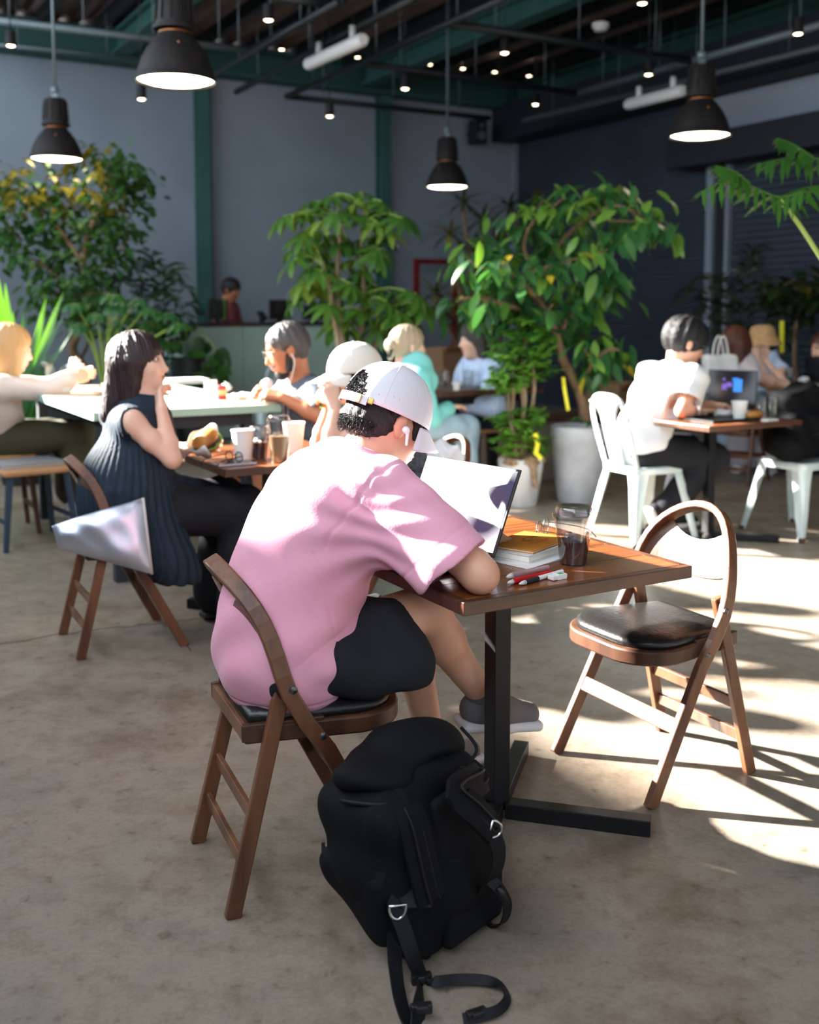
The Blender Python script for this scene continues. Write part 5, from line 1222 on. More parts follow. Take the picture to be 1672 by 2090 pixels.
rows = [(0.0005, 0.125), (0.05, 0.122), (0.08, 0.11), (0.095, 0.085), (0.1, 0.05), (0.104, 0.03), (0.125, 0.0), (0.148, -0.03), (0.146, -0.033), (0.12, -0.004), (0.098, 0.026), (0.094, 0.05), (0.085, 0.085), (0.0005, 0.115)]
M = Matrix([list(v) for v in P.hd]).transposed()
obj('bucket_hat', MB().lathe([(r * 1.12, z * 1.12) for r, z in rows], 28, Vector(P.hp(-0.008, 0, 0.02)), M, cap=False), 'hat_straw', P.t, smooth=True)
c = at(1682, 712, 9.2); P = Person('person in a black T-shirt at the right edge of the picture', Vector((c.x + 0.06, c.y + 0.05, 0)), math.radians(200)).seat(lean=0.1, sw=0.175, seat=0.48)
J = P.J; J['head'] = P.L(c); J['neck'] = J['head'] + A3(-0.06, 0, -0.165); J['shR'] = J['neck'] + A3(0, -0.175, -0.06); J['shL'] = J['neck'] + A3(0, 0.175, -0.06)
J['elL'] = J['shL'] + A3(0.10, 0.04, -0.26); J['wrL'] = J['elL'] + A3(0.22, -0.06, 0.04); J['elR'] = J['shR'] + A3(0.12, -0.03, -0.25); J['wrR'] = J['elR'] + A3(0.2, 0.06, 0.05)
P.face(yaw=0.0, pitch=0.15, scale=1.15); P.hand = {s: dict(d=(1, 0, 0), n=(0, 0, -1), curl=0.4) for s in 'RL'}
P.body('skin_a', 0.009, foot=False); P.eyes(); P.top('cloth_black', 0.018, 0.7, 0.025); P.pants('cloth_black', 0.025, 1.93); P.shoes('cloth_black', 'shoe_white', 0.01); P.hair('hair_brown', 'short', vol=0.006, h=0.008)
# staff behind the counter
c = at(472, 592, 12.55); P = Person('staff member with black hair bent over the screens behind the counter', Vector((c.x - 0.08, c.y, 0)), math.radians(-20)).seat(lean=0.1, sw=0.17, seat=0.98)
J = P.J; J['head'] = P.L(c); J['neck'] = J['head'] + A3(-0.07, 0, -0.155); J['shR'] = J['neck'] + A3(-0.01, -0.175, -0.06); J['shL'] = J['neck'] + A3(-0.01, 0.175, -0.06); J['chest'] = J['neck'] * 0.6 + J['pelvis'] * 0.4
for s, y in (('R', -1), ('L', 1)):
    J['hip' + s] = A3(0, y * 0.085, 0.95); J['kn' + s] = A3(0.02, y * 0.09, 0.5); J['an' + s] = A3(-0.02, y * 0.09, 0.09); J['toe' + s] = A3(0.13, y * 0.1, 0.03)
    J['el' + s] = J['sh' + s] + A3(0.06, y * 0.05, -0.27); J['wr' + s] = J['el' + s] + A3(0.22, -y * 0.06, 0.04)
P.face(yaw=-0.1, pitch=0.35, scale=1.1); P.hand = {s: dict(d=(1, 0, -0.1), n=(0, 0, -1), curl=0.4) for s in 'RL'}
P.body('skin_c', 0.01, foot=False); P.eyes(0.7); P.top('cloth_rose', 0.02, 0.8, 0.025, h=0.01); P.pants('cloth_charcoal', 0.02, 1.93, h=0.01); P.shoes('cloth_black', 'shoe_white', 0.01); P.hair('hair_black', 'short', vol=0.008, h=0.008)
# ------------------------------------------------------------------ counter and back area
def pb(px, py, b): return rmc(ray_b(px, py, b))
bC = 10.55; a0 = pb(372, 700, bC)[0]; a1 = pb(720, 700, bC)[0]; zc = ray_b(520, 662, bC).z
t = thing('service_counter', 'pale green service counter with a dark top at the back', 'counter', rm((a0 + a1) / 2, bC), RA); w = a1 - a0
n = 3
for i in range(n): obj('front_panel', MB().box((-w / 2 + w / n * (i + 0.5), 0.0, zc / 2), (w / n - 0.004, 0.04, zc - 0.05)), 'counter_green', t, bevel=0.003)
obj('carcass', MB().box((0, 0.34, zc / 2 - 0.02), (w - 0.02, 0.62, zc - 0.06)), 'counter_green', t)
obj('top', MB().box((0, 0.32, zc), (w + 0.04, 0.72, 0.035)), 'counter_top', t, bevel=0.004)
def monitor(px, py, wd, hh, label, yaw=0.0, tape=True):
    p = ray_b(px, py, bC + 0.35); t = thing('monitor', label, 'monitor', Vector((p.x, p.y, zc + 0.0175)), RA + yaw, 'monitors on the counter')
    obj('back_shell', MB().box((0, 0, 0.03 + hh / 2), (wd, 0.03, hh)).box((0, -0.03, 0.03 + hh / 2), (wd * 0.5, 0.04, hh * 0.5)), 'black_plastic', t, bevel=0.006)
    obj('stand', MB().box((0, 0.02, 0.04), (0.05, 0.03, 0.08)).box((0, 0.02, 0.006), (0.2, 0.14, 0.012)), 'black_plastic', t)
    if tape: obj('tape', MB().box((wd * 0.33, -0.0165, 0.03 + hh / 2), (0.025, 0.002, hh)), 'leaf_bright', t)
monitor(444, 630, 0.22, 0.22, 'black monitor on the counter before the staff member')
monitor(572, 630, 0.28, 0.22, 'black monitor in the middle of the counter', 0.15)
monitor(645, 636, 0.34, 0.16, 'wide low black monitor at the right end of the counter', 0.0, False)
p = ray_b(535, 648, bC + 0.3); t = thing('card_terminal', 'small dark card terminal tilted on the counter', 'card terminal', Vector((p.x, p.y, zc + 0.0175)), RA)
obj('stand', MB().box((0, 0, 0.03), (0.05, 0.05, 0.06)), 'black_plastic', t); obj('keypad', MB().box((0, 0, 0.075), (0.08, 0.16, 0.025), Matrix.Rotation(0.5, 3, 'X')), 'black_plastic', t, bevel=0.004)
# red frame on the back wall
q0 = ray_b(850, 528, B_B - 0.4); q1 = ray_b(928, 690, B_B - 0.4); A0 = rmc(q0)[0]; A1 = rmc(q1)[0]; zt = q0.z
t = thing('red_shelf_frame', 'tall open red metal frame standing by the back wall', 'frame', rm((A0 + A1) / 2, B_B - 0.4), RA); w = A1 - A0
for s in (-1, 1): obj('post', MB().box((s * w / 2, 0, zt / 2), (0.07, 0.07, zt)), 'red_frame', t, bevel=0.004)
obj('top_bar', MB().box((0, 0, zt - 0.035), (w - 0.07, 0.07, 0.07)), 'red_frame', t, bevel=0.004); obj('shelf', MB().box((0, 0, 0.5), (w - 0.07, 0.07, 0.04)), 'red_frame', t)
for px, py, Y, sx, sz, lab in ((912, 690, 11.9, 0.42, 0.95, 'brown cardboard box standing under the far dracaena'), (1270, 760, 9.6, 0.5, 0.7, 'low brown carton behind the right ficus')):
    c = at(px, py, Y); t = thing('carton', lab, 'box', (c.x, c.y, 0), RA + 0.1)
    obj('body', MB().box((0, 0, sz / 2), (sx, 0.4, sz)), 'card_brown', t, bevel=0.004); obj('flap', MB().box((0, -0.24, sz - 0.02), (sx, 0.12, 0.006), Matrix.Rotation(-0.7, 3, 'X')), 'card_brown', t); obj('tape', MB().box((0, 0, sz + 0.001), (0.05, 0.4, 0.002)), 'wood_light', t)
# long dark bench by the plants
c = at(1120, 842, 8.9); t = thing('bench', 'low dark wooden bench behind the white pots', 'bench', (c.x, c.y, 0), RA)
for k in range(3): obj('slat', MB().box((0, -0.12 + 0.12 * k, 0.45), (1.5, 0.11, 0.03)), 'wood_dark', t, bevel=0.003)
for s in (-1, 1):
    for s2 in (-1, 1): obj('leg', MB().box((s * 0.65, s2 * 0.13, 0.217), (0.05, 0.05, 0.435)), 'wood_dark', t)
# stools
def stool(label, x, y, rot, h=0.45, seat='wood_light', leg='wood_dark', w=0.36):
    t = thing('stool', label, 'stool', (x, y, 0), rot, 'plain stools')
    obj('seat', MB().box((0, 0, h - 0.016), (w, w, 0.032)), seat, t, bevel=0.012)
    for sx in (-1, 1):
        for sy in (-1, 1): obj('leg', MB().bar((sx * w * 0.40, sy * w * 0.40, h - 0.03), (sx * w * 0.52, sy * w * 0.52, 0.0), 0.035, 0.035, Vector((1, 0, 0)), 0.026, 0.026), leg, t, bevel=0.003)
    for s in (-1, 1): obj('rung', MB().bar((s * w * 0.47, -w * 0.46, 0.16), (s * w * 0.47, w * 0.46, 0.16), 0.02, 0.02), leg, t)
    return t
mat('leg_blue', srgb(44, 62, 84), 0.5)
c = fl(58, 950, 0.45); STL = stool('wooden stool with slate blue legs and a closed laptop on it', c.x, c.y, RA + 0.15, 0.45, 'wood_light', 'leg_blue', 0.4)
t = thing('closed_laptop', 'closed silver laptop lying on the blue legged stool', 'laptop', (c.x - 0.02, c.y + 0.02, 0.45), RA + 0.2)
obj('base', MB().box((0, 0, 0.009), (0.36, 0.25, 0.018)), 'laptop_grey', t, bevel=0.004); obj('lid', MB().box((0, 0, 0.024), (0.36, 0.25, 0.01)), 'laptop_grey', t, bevel=0.004)
stool('stool under the blonde woman at the communal table', -2.5, 6.37, RA, 0.49)
stool('stool under the bearded man at the communal table', -0.52, 5.74, RA, 0.46)
stool('stool under the woman in aqua', 0.02, 7.22, RA, 0.47)
stool('stool under the woman in light blue', 0.57, 8.1, RA, 0.46)
p = at(1556, 700, 9.35); stool('stool under the woman in the straw hat', p.x + 0.05, p.y + 0.06, RA, 0.47)
p = at(1682, 712, 9.2); stool('stool under the person in black at the right edge', p.x + 0.06, p.y + 0.05, RA, 0.47)
dup(mc1, Vector((-1.42, 10.2, 0)), 2.4, 'far white metal chair showing its hoop left of the bearded man')
# ------------------------------------------------------------------ cups
def paper_cup(label, p, h=0.10, r=0.042, m='white_paper', lid=False):
    t = thing('paper_cup', label, 'cup', p, 0, 'white paper cups')
    obj('wall', MB().lathe([(r * 0.72, 0.0), (r * 0.74, 0.004), (r, h - 0.004), (r * 1.06, h - 0.004), (r * 1.06, h), (r * 0.97, h), (r * 0.72, 0.008), (0.0005, 0.008)], 24), m, t, smooth=True, auto=0.6)
    obj('rim', MB().tube([(r * 1.02 * math.cos(a), r * 1.02 * math.sin(a), h) for a in np.linspace(0, 2 * PI, 25)[:-1]], 0.002, 6, closed=True), m, t, smooth=True)
    return t
def plastic_cup(label, p, h=0.125, r=0.048, level=0.055, drink='coffee', lid=True, ice=3):
    t = thing('plastic_cup', label, 'cup', p, 0, 'clear plastic cups'); rb = r * 0.68; rr = lambda z: rb + (r - rb) * z / h
    obj('wall', MB().lathe([(0.0005, 0.0), (rb, 0.0), (rr(h * .5), h * .5), (r, h), (r + 0.003, h), (r + 0.003, h - 0.003), (r - 0.0005, h - 0.003), (rr(h * .5) - 0.001, h * .5), (rb - 0.001, 0.002), (0.0005, 0.002)], 28), 'clear_plastic', t, smooth=True, auto=0.6)
    obj('drink', MB().lathe([(0.0005, 0.0025), (rb - 0.0015, 0.0025), (rr(level) - 0.0015, level), (0.0005, level)], 28), drink, t, smooth=True, auto=0.6)
    rnd = random.Random(int(p[0] * 1000)); 
    for k in range(ice):
        a = rnd.uniform(0, 6.28); obj('ice_cube', MB().box((0.016 * math.cos(a), 0.016 * math.sin(a), level + 0.004), (0.022, 0.022, 0.02), Matrix.Rotation(a, 3, 'Z') @ Matrix.Rotation(0.5, 3, 'X')), 'ice', t, bevel=0.004)
    if lid: obj('lid', MB().lathe([(r + 0.004, h - 0.004), (r + 0.005, h + 0.004), (r * 0.96, h + 0.006), (r * 0.93, h + 0.018), (r * 0.86, h + 0.024), (r * 0.5, h + 0.022), (0.012, h + 0.021), (0.012, h + 0.020), (r * 0.85, h + 0.022), (r * 0.92, h + 0.016), (r * 0.95, h + 0.004)], 28, cap=False), 'clear_plastic', t, smooth=True, auto=0.7)
    return t
def tumbler(label, p, h=0.11, r=0.036):
    t = thing('glass_tumbler', label, 'glass', p, 0, 'glass tumblers')
    obj('wall', MB().lathe([(0.0005, 0.0), (r * 0.9, 0.0), (r, h), (r * 0.95, h), (r * 0.85, 0.008), (0.0005, 0.008)], 20), 'glass', t, smooth=True, auto=0.6)
    obj('water', MB().lathe([(0.0005, 0.009), (r * 0.84, 0.009), (r * 0.9, h * 0.6), (0.0005, h * 0.6)], 20), 'glass', t, smooth=True, auto=0.6)
    return t
def crumple(name, label, p, r, m='white_paper', cat='napkin', amp=0.35, seed=1, rot=0, group=None):
    rs = np.random.default_rng(seed); S = SDF()
    S.ell((0, 0, r[2]), r, None, 0.01)
    D = rs.normal(size=(7, 3)); ph = rs.uniform(0, 6.28, 7); fr = 2.6 / min(r[0], r[1])
    def disp(X, Y, Z):
        o = 0
        for i in range(7): o = o + np.abs(np.sin(fr * (D[i, 0] * X + D[i, 1] * Y + D[i, 2] * Z) * 0.6 + ph[i])) - 0.5
        return o * min(r) * amp * 0.4
    t = thing(name, label, cat, p, rot, group); S.cut((0, 0, -1), (0, 0, 0.001), 0.002)
    sobj('sheet', S, m, t, min(r) / 9, disp); return t
T = 0.7205
# ------------------------------------------------------------------ on the main table
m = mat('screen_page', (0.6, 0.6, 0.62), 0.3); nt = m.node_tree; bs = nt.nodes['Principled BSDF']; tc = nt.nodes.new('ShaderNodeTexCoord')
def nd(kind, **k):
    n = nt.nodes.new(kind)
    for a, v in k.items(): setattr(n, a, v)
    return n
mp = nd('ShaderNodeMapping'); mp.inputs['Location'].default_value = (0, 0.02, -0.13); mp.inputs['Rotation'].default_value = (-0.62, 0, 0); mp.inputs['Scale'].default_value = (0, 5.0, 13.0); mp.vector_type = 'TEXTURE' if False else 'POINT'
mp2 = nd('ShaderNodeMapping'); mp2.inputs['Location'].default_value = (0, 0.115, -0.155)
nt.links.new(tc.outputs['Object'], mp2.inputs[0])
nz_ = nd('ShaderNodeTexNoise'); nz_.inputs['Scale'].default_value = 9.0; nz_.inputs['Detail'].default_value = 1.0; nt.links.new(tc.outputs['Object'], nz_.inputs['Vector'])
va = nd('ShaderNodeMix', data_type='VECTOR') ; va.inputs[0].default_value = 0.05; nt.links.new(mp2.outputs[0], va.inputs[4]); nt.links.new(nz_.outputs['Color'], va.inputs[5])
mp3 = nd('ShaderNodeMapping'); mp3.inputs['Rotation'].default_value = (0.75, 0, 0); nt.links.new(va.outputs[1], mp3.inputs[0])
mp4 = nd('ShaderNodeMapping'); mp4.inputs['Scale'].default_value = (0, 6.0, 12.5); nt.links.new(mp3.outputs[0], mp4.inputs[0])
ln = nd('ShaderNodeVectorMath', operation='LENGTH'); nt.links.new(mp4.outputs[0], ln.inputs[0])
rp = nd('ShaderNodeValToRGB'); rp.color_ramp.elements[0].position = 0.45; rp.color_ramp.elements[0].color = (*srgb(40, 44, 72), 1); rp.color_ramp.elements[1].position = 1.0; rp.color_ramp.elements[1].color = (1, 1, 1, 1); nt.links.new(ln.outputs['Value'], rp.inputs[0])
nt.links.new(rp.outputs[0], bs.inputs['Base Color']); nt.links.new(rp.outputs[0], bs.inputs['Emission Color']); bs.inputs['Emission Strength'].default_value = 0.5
cup_p = fl(1170, 1150, 0.72); plastic_cup('iced coffee in a clear plastic cup with dome lid on the main table', (cup_p.x, cup_p.y, T), 0.118, 0.048, 0.058, ice=4)
lr = Vector((0.64, -0.77, 0)); la = Vector((0.77, 0.64, 0)); hb = fl(1003, 1143, 0.735); hm = hb - lr * 0.175; hm.z = T
t = thing('laptop', 'open thin laptop with a washed out bright screen before the person in pink', 'laptop', hm, math.atan2(la.y, la.x))
obj('base', MB().box((-0.112, 0, 0.008), (0.224, 0.35, 0.014)), 'black_plastic', t, bevel=0.003)
kb = obj('keyboard', MB().box((-0.10, 0, 0.0155), (0.10, 0.29, 0.001)), 'keyboard', t)
kme = MB().box((0, 0, 0), (0.015, 0.016, 0.002)).mesh('key'); kme.materials.append(MATS['cloth_charcoal'])
for i in range(5):
    for j in range(14): obj('key', kme, None, kb, loc=(-0.06 - 0.0195 * i, -0.135 + 0.0207 * j, 0.0168))
Rt = Matrix.Rotation(math.radians(24), 3, 'Y')
def sc(x, y, z): return Rt @ Vector((x, y, z)) + Vector((0.004, 0, 0.016))
lid = obj('screen_lid', MB().box(sc(0.004, 0, 0.117), (0.006, 0.352, 0.226), Rt), 'black_plastic', t, bevel=0.002)
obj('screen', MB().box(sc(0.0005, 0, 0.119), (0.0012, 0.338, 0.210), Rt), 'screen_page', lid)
obj('hinge', MB().tube([(0.004, -0.14, 0.012), (0.004, 0.14, 0.012)], 0.006, 10), 'black_plastic', t, smooth=True)
# papers, book, notebook
def flat(name, label, cat, p, rot): return thing(name, label, cat, p, rot)
pc = fl(1072, 1138, 0.72); t = flat('paper_sheet', 'white paper sheets under the book on the main table', 'paper', (pc.x + 0.01, pc.y - 0.0, T), RA + 0.25)
for k in range(3): obj('sheet', MB().box((0, 0, 0.0006 + 0.0011 * k), (0.2, 0.15, 0.0008), Matrix.Rotation(0.04 * k, 3, 'Z')), 'white_paper', t)
t = flat('book', 'thick white book under the orange notebook', 'book', (pc.x + 0.012, pc.y + 0.045, T + 0.0036), RA + 0.35)
obj('pages', MB().box((0, 0, 0.010), (0.205, 0.142, 0.015)), 'page', t); obj('cover', MB().box((0, 0, 0.001), (0.21, 0.148, 0.002)).box((0, 0, 0.0187), (0.21, 0.148, 0.002)).box((0, 0.074, 0.010), (0.21, 0.002, 0.02)), 'white_plastic', t)
t = flat('notebook', 'slim orange brown notebook with a printed sketch on its cover', 'notebook', (pc.x + 0.015, pc.y + 0.055, T + 0.0235), RA + 0.42)
obj('pages', MB().box((0, 0, 0.0035), (0.195, 0.135, 0.004)), 'page', t); cv = obj('cover', MB().box((0, 0, 0.0063), (0.2, 0.14, 0.0014)).box((0, 0, 0.0007), (0.2, 0.14, 0.0014)), 'notebook_cover', t)
mb = MB()
for k in range(3): mb.tube([(0.02 + 0.035 * math.cos(a) * (1 - 0.2 * k), 0.005 + 0.018 * math.sin(a) * (1 - 0.25 * k) + 0.004 * k, 0.0072) for a in np.linspace(0, 2 * PI, 21)[:-1]], 0.0006, 4, closed=True)
mb.tube([(-0.03, -0.02, 0.0072), (0.06, -0.025, 0.0072)], 0.0006, 4).tube([(-0.02, -0.03, 0.0072), (0.04, -0.033, 0.0072)], 0.0006, 4); obj('cover_print', mb, 'notebook_print', cv)
def spectacles(label, p, rot, r=0.024, m='steel_bolt', th=0.0014):
    t = thing('eyeglasses', label, 'eyeglasses', p, rot)
    for s in (-1, 1):
        obj('rim', MB().tube([(0.006 * math.sin(a) * 0, s * (r + 0.008) + r * math.cos(a), r + 0.001 + r * math.sin(a)) for a in np.linspace(0, 2 * PI, 25)[:-1]], th, 6, closed=True), m, t, smooth=True)
        obj('temple', MB().tube(bez([(0, s * (2 * r + 0.008), r * 1.3), (-0.05, s * (2 * r + 0.012), r * 1.2), (-0.11, s * (2 * r + 0.008), r * 0.9), (-0.135, s * (2 * r + 0.004), 0.003)], 4), th, 6), m, t, smooth=True)
        obj('lens', MB().lathe([(0.0005, -0.0006), (r - 0.001, -0.0006), (r - 0.001, 0.0006), (0.0005, 0.0006)], 20, (0, s * (r + 0.008), r + 0.001), Matrix.Rotation(PI / 2, 3, 'Y')), 'glass', t, smooth=True, auto=0.5)
    obj('bridge', MB().tube([(0, -0.008, r * 1.2), (0.003, 0, r * 1.35), (0, 0.008, r * 1.2)], th, 6), m, t, smooth=True)
    return t
gp = fl(1100, 1098, 0.72); spectacles('round wire eyeglasses standing behind the orange notebook', (gp.x + 0.01, gp.y, T), RA + 2.2, 0.025)
# pens and eraser
def pen(label, a, b, r, m, tip='black_plastic', cap_m='white_plastic'):
    a, b = fl(*a, T + r), fl(*b, T + r); t = thing('pen', label, 'pen', a, 0); d = b - a
    obj('barrel', MB().tube([d * 0.12, d * 0.5, d * 1.0], [r, r, r * 0.9], 10), m, t, smooth=True, auto=0.8); obj('tip', MB().tube([d * 0.0, d * 0.05, d * 0.12], [r * 0.25, r * 0.7, r], 10), tip, t, smooth=True); obj('grip', MB().tube([d * 0.13, d * 0.42], [r * 1.08, r * 1.08], 10), cap_m, t, smooth=True, auto=0.8)
pen('red marker pen lying on the main table', (1036, 1190), (1124, 1168), 0.006, 'red_plastic', 'white_plastic', 'red_plastic')
pen('clear red pencil case tube beside the marker', (1034, 1178), (1118, 1158), 0.0075, 'clear_red', 'white_plastic', 'clear_red')
pen('black and white ballpoint pen next to the red marker', (1060, 1192), (1148, 1166), 0.0055, 'white_plastic', 'white_plastic', 'black_rubber')
ep = fl(1138, 1182, 0.72); t = thing('eraser', 'white eraser in a paper sleeve with green print', 'eraser', (ep.x, ep.y, T), RA + 0.1)
obj('rubber', MB().box((0, 0, 0.006), (0.045, 0.02, 0.011)), 'white_plastic', t, bevel=0.002); obj('sleeve', MB().box((0.006, 0, 0.006), (0.028, 0.0206, 0.0116)), 'white_paper', t); obj('sleeve_stripe', MB().box((0.009, 0, 0.0121), (0.014, 0.012, 0.0004)), 'green_print', t)
# ------------------------------------------------------------------ on the table of the woman in navy
def burger(label, p, R=None, s=1.0, wrap=True, rot=0.0):
    t = thing('burger', label, 'burger', p, rot, 'burgers'); f = lambda pr: [(r * s, z * s) for r, z in pr]
    obj('bun_top', MB().lathe(f([(0.0005, 0.062), (0.02, 0.06), (0.038, 0.05), (0.047, 0.036), (0.046, 0.030), (0.0005, 0.030)]), 20, (0, 0, 0), R), 'bun', t, smooth=True)
    obj('bun_bottom', MB().lathe(f([(0.0005, 0.0), (0.04, 0.0), (0.046, 0.006), (0.045, 0.014), (0.0005, 0.014)]), 20, (0, 0, 0), R), 'bun', t, smooth=True)
    obj('patty', MB().lathe(f([(0.0005, 0.018), (0.044, 0.018), (0.047, 0.023), (0.044, 0.029), (0.0005, 0.029)]), 20, (0, 0, 0), R), 'patty', t, smooth=True)
    mb = MB(); R3 = R or Matrix.Identity(3); P = [[R3 @ Vector((r * s * math.cos(a), r * s * math.sin(a), (0.016 + (0.004 * math.sin(9 * a) if r > 0.04 else 0)) * s)) for a in np.linspace(0, 2 * PI, 40)[:-1]] for r in (0.02, 0.045, 0.053)]
    obj('lettuce', mb.grid(P, 3, 39, wrap=True), 'lettuce', t, smooth=True, solid=0.0015)
    if wrap:
        mb = MB(); P = [[R3 @ Vector((r * s * math.cos(a), r * s * math.sin(a), (z + 0.006 * math.sin(5 * a + 3 * z * 60)) * s)) for a in np.linspace(0.9, 0.9 + 1.3 * PI, 30)] for r, z in ((0.02, -0.006), (0.05, -0.002), (0.056, 0.02), (0.064, 0.045))]
        obj('wrapper', mb.grid(P, 4, 30), 'white_paper', t, smooth=True, solid=0.001)
    return t
c = at(428, 898, 4.36); burger('half eaten burger in white paper in the hand of the woman in navy', (c.x, c.y, c.z - 0.03), Matrix.Rotation(0.5, 3, 'X') @ Matrix.Rotation(-0.35, 3, 'Y'), 1.25)
burger('burger held at the mouth of the woman in the cream cap', MOUTH + Vector((0.0, 0, -0.03)), Matrix.Rotation(PI / 2 - 0.5, 3, 'Y') @ Matrix.Rotation(0.4, 3, 'X'), 1.0, True, ANG_B)
def on_w(px, py, z=0.72): q = fl(px, py, z); return (q.x, q.y, z + 0.0005)
paper_cup('white paper cup beside the burger on the table of the woman in navy', on_w(497, 938), 0.125, 0.048)
plastic_cup('iced coffee cup between the paper cup and the latte', on_w(530, 936), 0.115, 0.047, 0.07)
plastic_cup('tall iced latte with a milky layer behind the pink shoulder', on_w(570, 944), 0.17, 0.048, 0.11, 'latte')
paper_cup('taller white paper cup rightmost beside the latte', on_w(600, 922), 0.13, 0.048)
q = on_w(478, 948); t = thing('tablet', 'flat dark tablet lying at the edge of the table with glasses on it', 'tablet', q, RA); obj('slab', MB().box((0, 0, 0.005), (0.16, 0.1, 0.009)), 'laptop_grey', t, bevel=0.003); obj('glass_face', MB().box((0, 0, 0.0098), (0.15, 0.092, 0.0006)), 'screen_off', t)
spectacles('black framed eyeglasses lying on the dark tablet', (q[0], q[1], q[2] + 0.0102), RA + 0.4, 0.021, 'black_plastic', 0.0022)
# things on the communal table
def on_l(px, py): q = fl(px, py, ZL); return (q.x, q.y, ZL + 0.0005)
for i, (px, py, r, lab) in enumerate(((215, 806, (0.08, 0.07, 0.03), 'large crumpled white napkin near the front corner of the communal table'), (130, 802, (0.07, 0.06, 0.035), 'crumpled napkin at the left edge of the communal table'),
        (492, 815, (0.06, 0.04, 0.02), 'thin white plastic bag lying near the bearded man'), (462, 801, (0.035, 0.03, 0.03), 'upright crumpled napkin before the bearded man'), (160, 775, (0.1, 0.08, 0.03), 'unfolded white wrapper before the blonde woman'))):
    crumple('napkin', lab, on_l(px, py), r, seed=i + 3, amp=0.4)
c = at(152, 768, 6.3); crumple('food_wrapper', 'white food wrapper in the hands of the blonde woman', c, (0.04, 0.05, 0.06), cat='wrapper', seed=12)
c = at(546, 797, 5.5); crumple('food_wrapper', 'white food wrapper held by the bearded man', c, (0.035, 0.03, 0.035), cat='wrapper', seed=11)
q = on_l(430, 812); t = thing('sign_stand', 'small white upright card stand on the communal table', 'sign', q, RA - 0.3); obj('card', MB().box((0, 0, 0.05), (0.07, 0.006, 0.1)), 'white_plastic', t); obj('foot', MB().box((0, 0, 0.003), (0.07, 0.05, 0.006)), 'white_plastic', t)
q = on_l(442, 816); t = thing('red_packet', 'small red and orange packet beside the card stand', 'packet', (q[0] + 0.03, q[1], q[2]), RA); obj('pouch', MB().box((0, 0, 0.04), (0.05, 0.03, 0.08), taper=0.85), 'red_plastic', t, bevel=0.004); obj('label_band', MB().box((0, -0.0152, 0.04), (0.044, 0.001, 0.03)), 'wood_light', t)
q = on_l(375, 782); t = thing('book_stack', 'low stack of white menus on the communal table', 'menu', q, RA); 
for k in range(2): obj('menu', MB().box((0, 0.01 * k, 0.008 + 0.015 * k), (0.3, 0.2, 0.013)), 'white_paper', t, bevel=0.002)
plastic_cup('empty clear plastic cup near the blonde woman', on_l(98, 782), 0.12, 0.046, 0.02, 'ice', ice=0)
q = on_l(172, 788); t = thing('phone', 'dark smartphone lying before the blonde woman', 'phone', (q[0], q[1] + 0.1, q[2]), 0.4); obj('body', MB().box((0, 0, 0.004), (0.15, 0.075, 0.008)), 'black_plastic', t, bevel=0.003); obj('display', MB().box((0, 0, 0.0083), (0.14, 0.068, 0.0005)), 'screen_off', t)
# table of the woman in aqua
ta = at(940, 800, 7.62)
def on_a(px, py): q = fl(px, py, 0.78); return (q.x, q.y, 0.7805)
tumbler('water glass in front of the woman in aqua', on_a(905, 790), 0.12, 0.04); tumbler('water glass in front of the woman in light blue', on_a(955, 791), 0.13, 0.04); paper_cup('small white cup on the dark table between the two women', on_a(932, 797), 0.06, 0.03)
q = on_a(895, 784); t = thing('paper_bag', 'small beige paper bag lying on the dark table', 'bag', (q[0] - 0.03, q[1] + 0.1, q[2]), RA); obj('sack', MB().box((0, 0, 0.05), (0.26, 0.12, 0.1), taper=0.7), 'card_brown', t, bevel=0.01); obj('folded_top', MB().box((0, 0, 0.105), (0.18, 0.09, 0.015)), 'card_brown', t)
# ------------------------------------------------------------------ table of the man in white
def on_t(px, py): q = fl(px, py, 0.72); return (q.x, q.y, 0.7205)
q = on_t(1455, 858); t = thing('tray', 'thin black serving tray on the table of the man in white', 'tray', (q[0] + 0.04, q[1] + 0.02, q[2]), RA); obj('plate', MB().box((0, 0, 0.004), (0.36, 0.26, 0.006)), 'black_plastic', t, bevel=0.002)
for s in (-1, 1): obj('rim', MB().box((0, s * 0.13, 0.008), (0.36, 0.01, 0.014)), 'black_plastic', t); obj('rim', MB().box((s * 0.18, 0, 0.008), (0.01, 0.27, 0.014)), 'black_plastic', t)
e = on_t(1498, 832); t = thing('laptop', 'black laptop showing a dark screen with a blue picture', 'laptop', (e[0], e[1] + 0.06, e[2]), math.radians(62))
obj('base', MB().box((-0.11, 0, 0.008), (0.22, 0.31, 0.015)), 'black_plastic', t, bevel=0.003); obj('keyboard', MB().box((-0.11, 0, 0.0165), (0.11, 0.27, 0.002)), 'keyboard', t)
R2 = Matrix.Rotation(0.2, 3, 'Y'); s2 = lambda x, y, z: R2 @ Vector((x, y, z)) + Vector((0, 0, 0.016))
lid = obj('screen_lid', MB().box(s2(0.004, 0, 0.115), (0.008, 0.315, 0.225), R2), 'black_plastic', t, bevel=0.002); obj('screen', MB().box(s2(-0.0005, 0, 0.117), (0.001, 0.3, 0.205), R2), 'screen_off', lid)
obj('screen_picture', MB().box(s2(-0.0015, -0.035, 0.125), (0.001, 0.055, 0.085), R2).box(s2(-0.0015, -0.02, 0.165), (0.001, 0.04, 0.02), R2), 'blue_print', lid); obj('screen_figure', MB().box(s2(-0.0015, 0.02, 0.13), (0.001, 0.035, 0.03), R2).box(s2(-0.0015, 0.05, 0.115), (0.001, 0.03, 0.04), R2).box(s2(-0.0015, 0.055, 0.165), (0.001, 0.016, 0.016), R2), 'violet_print', lid)
paper_cup('white paper cup before the black laptop', on_t(1509, 856), 0.105, 0.045)
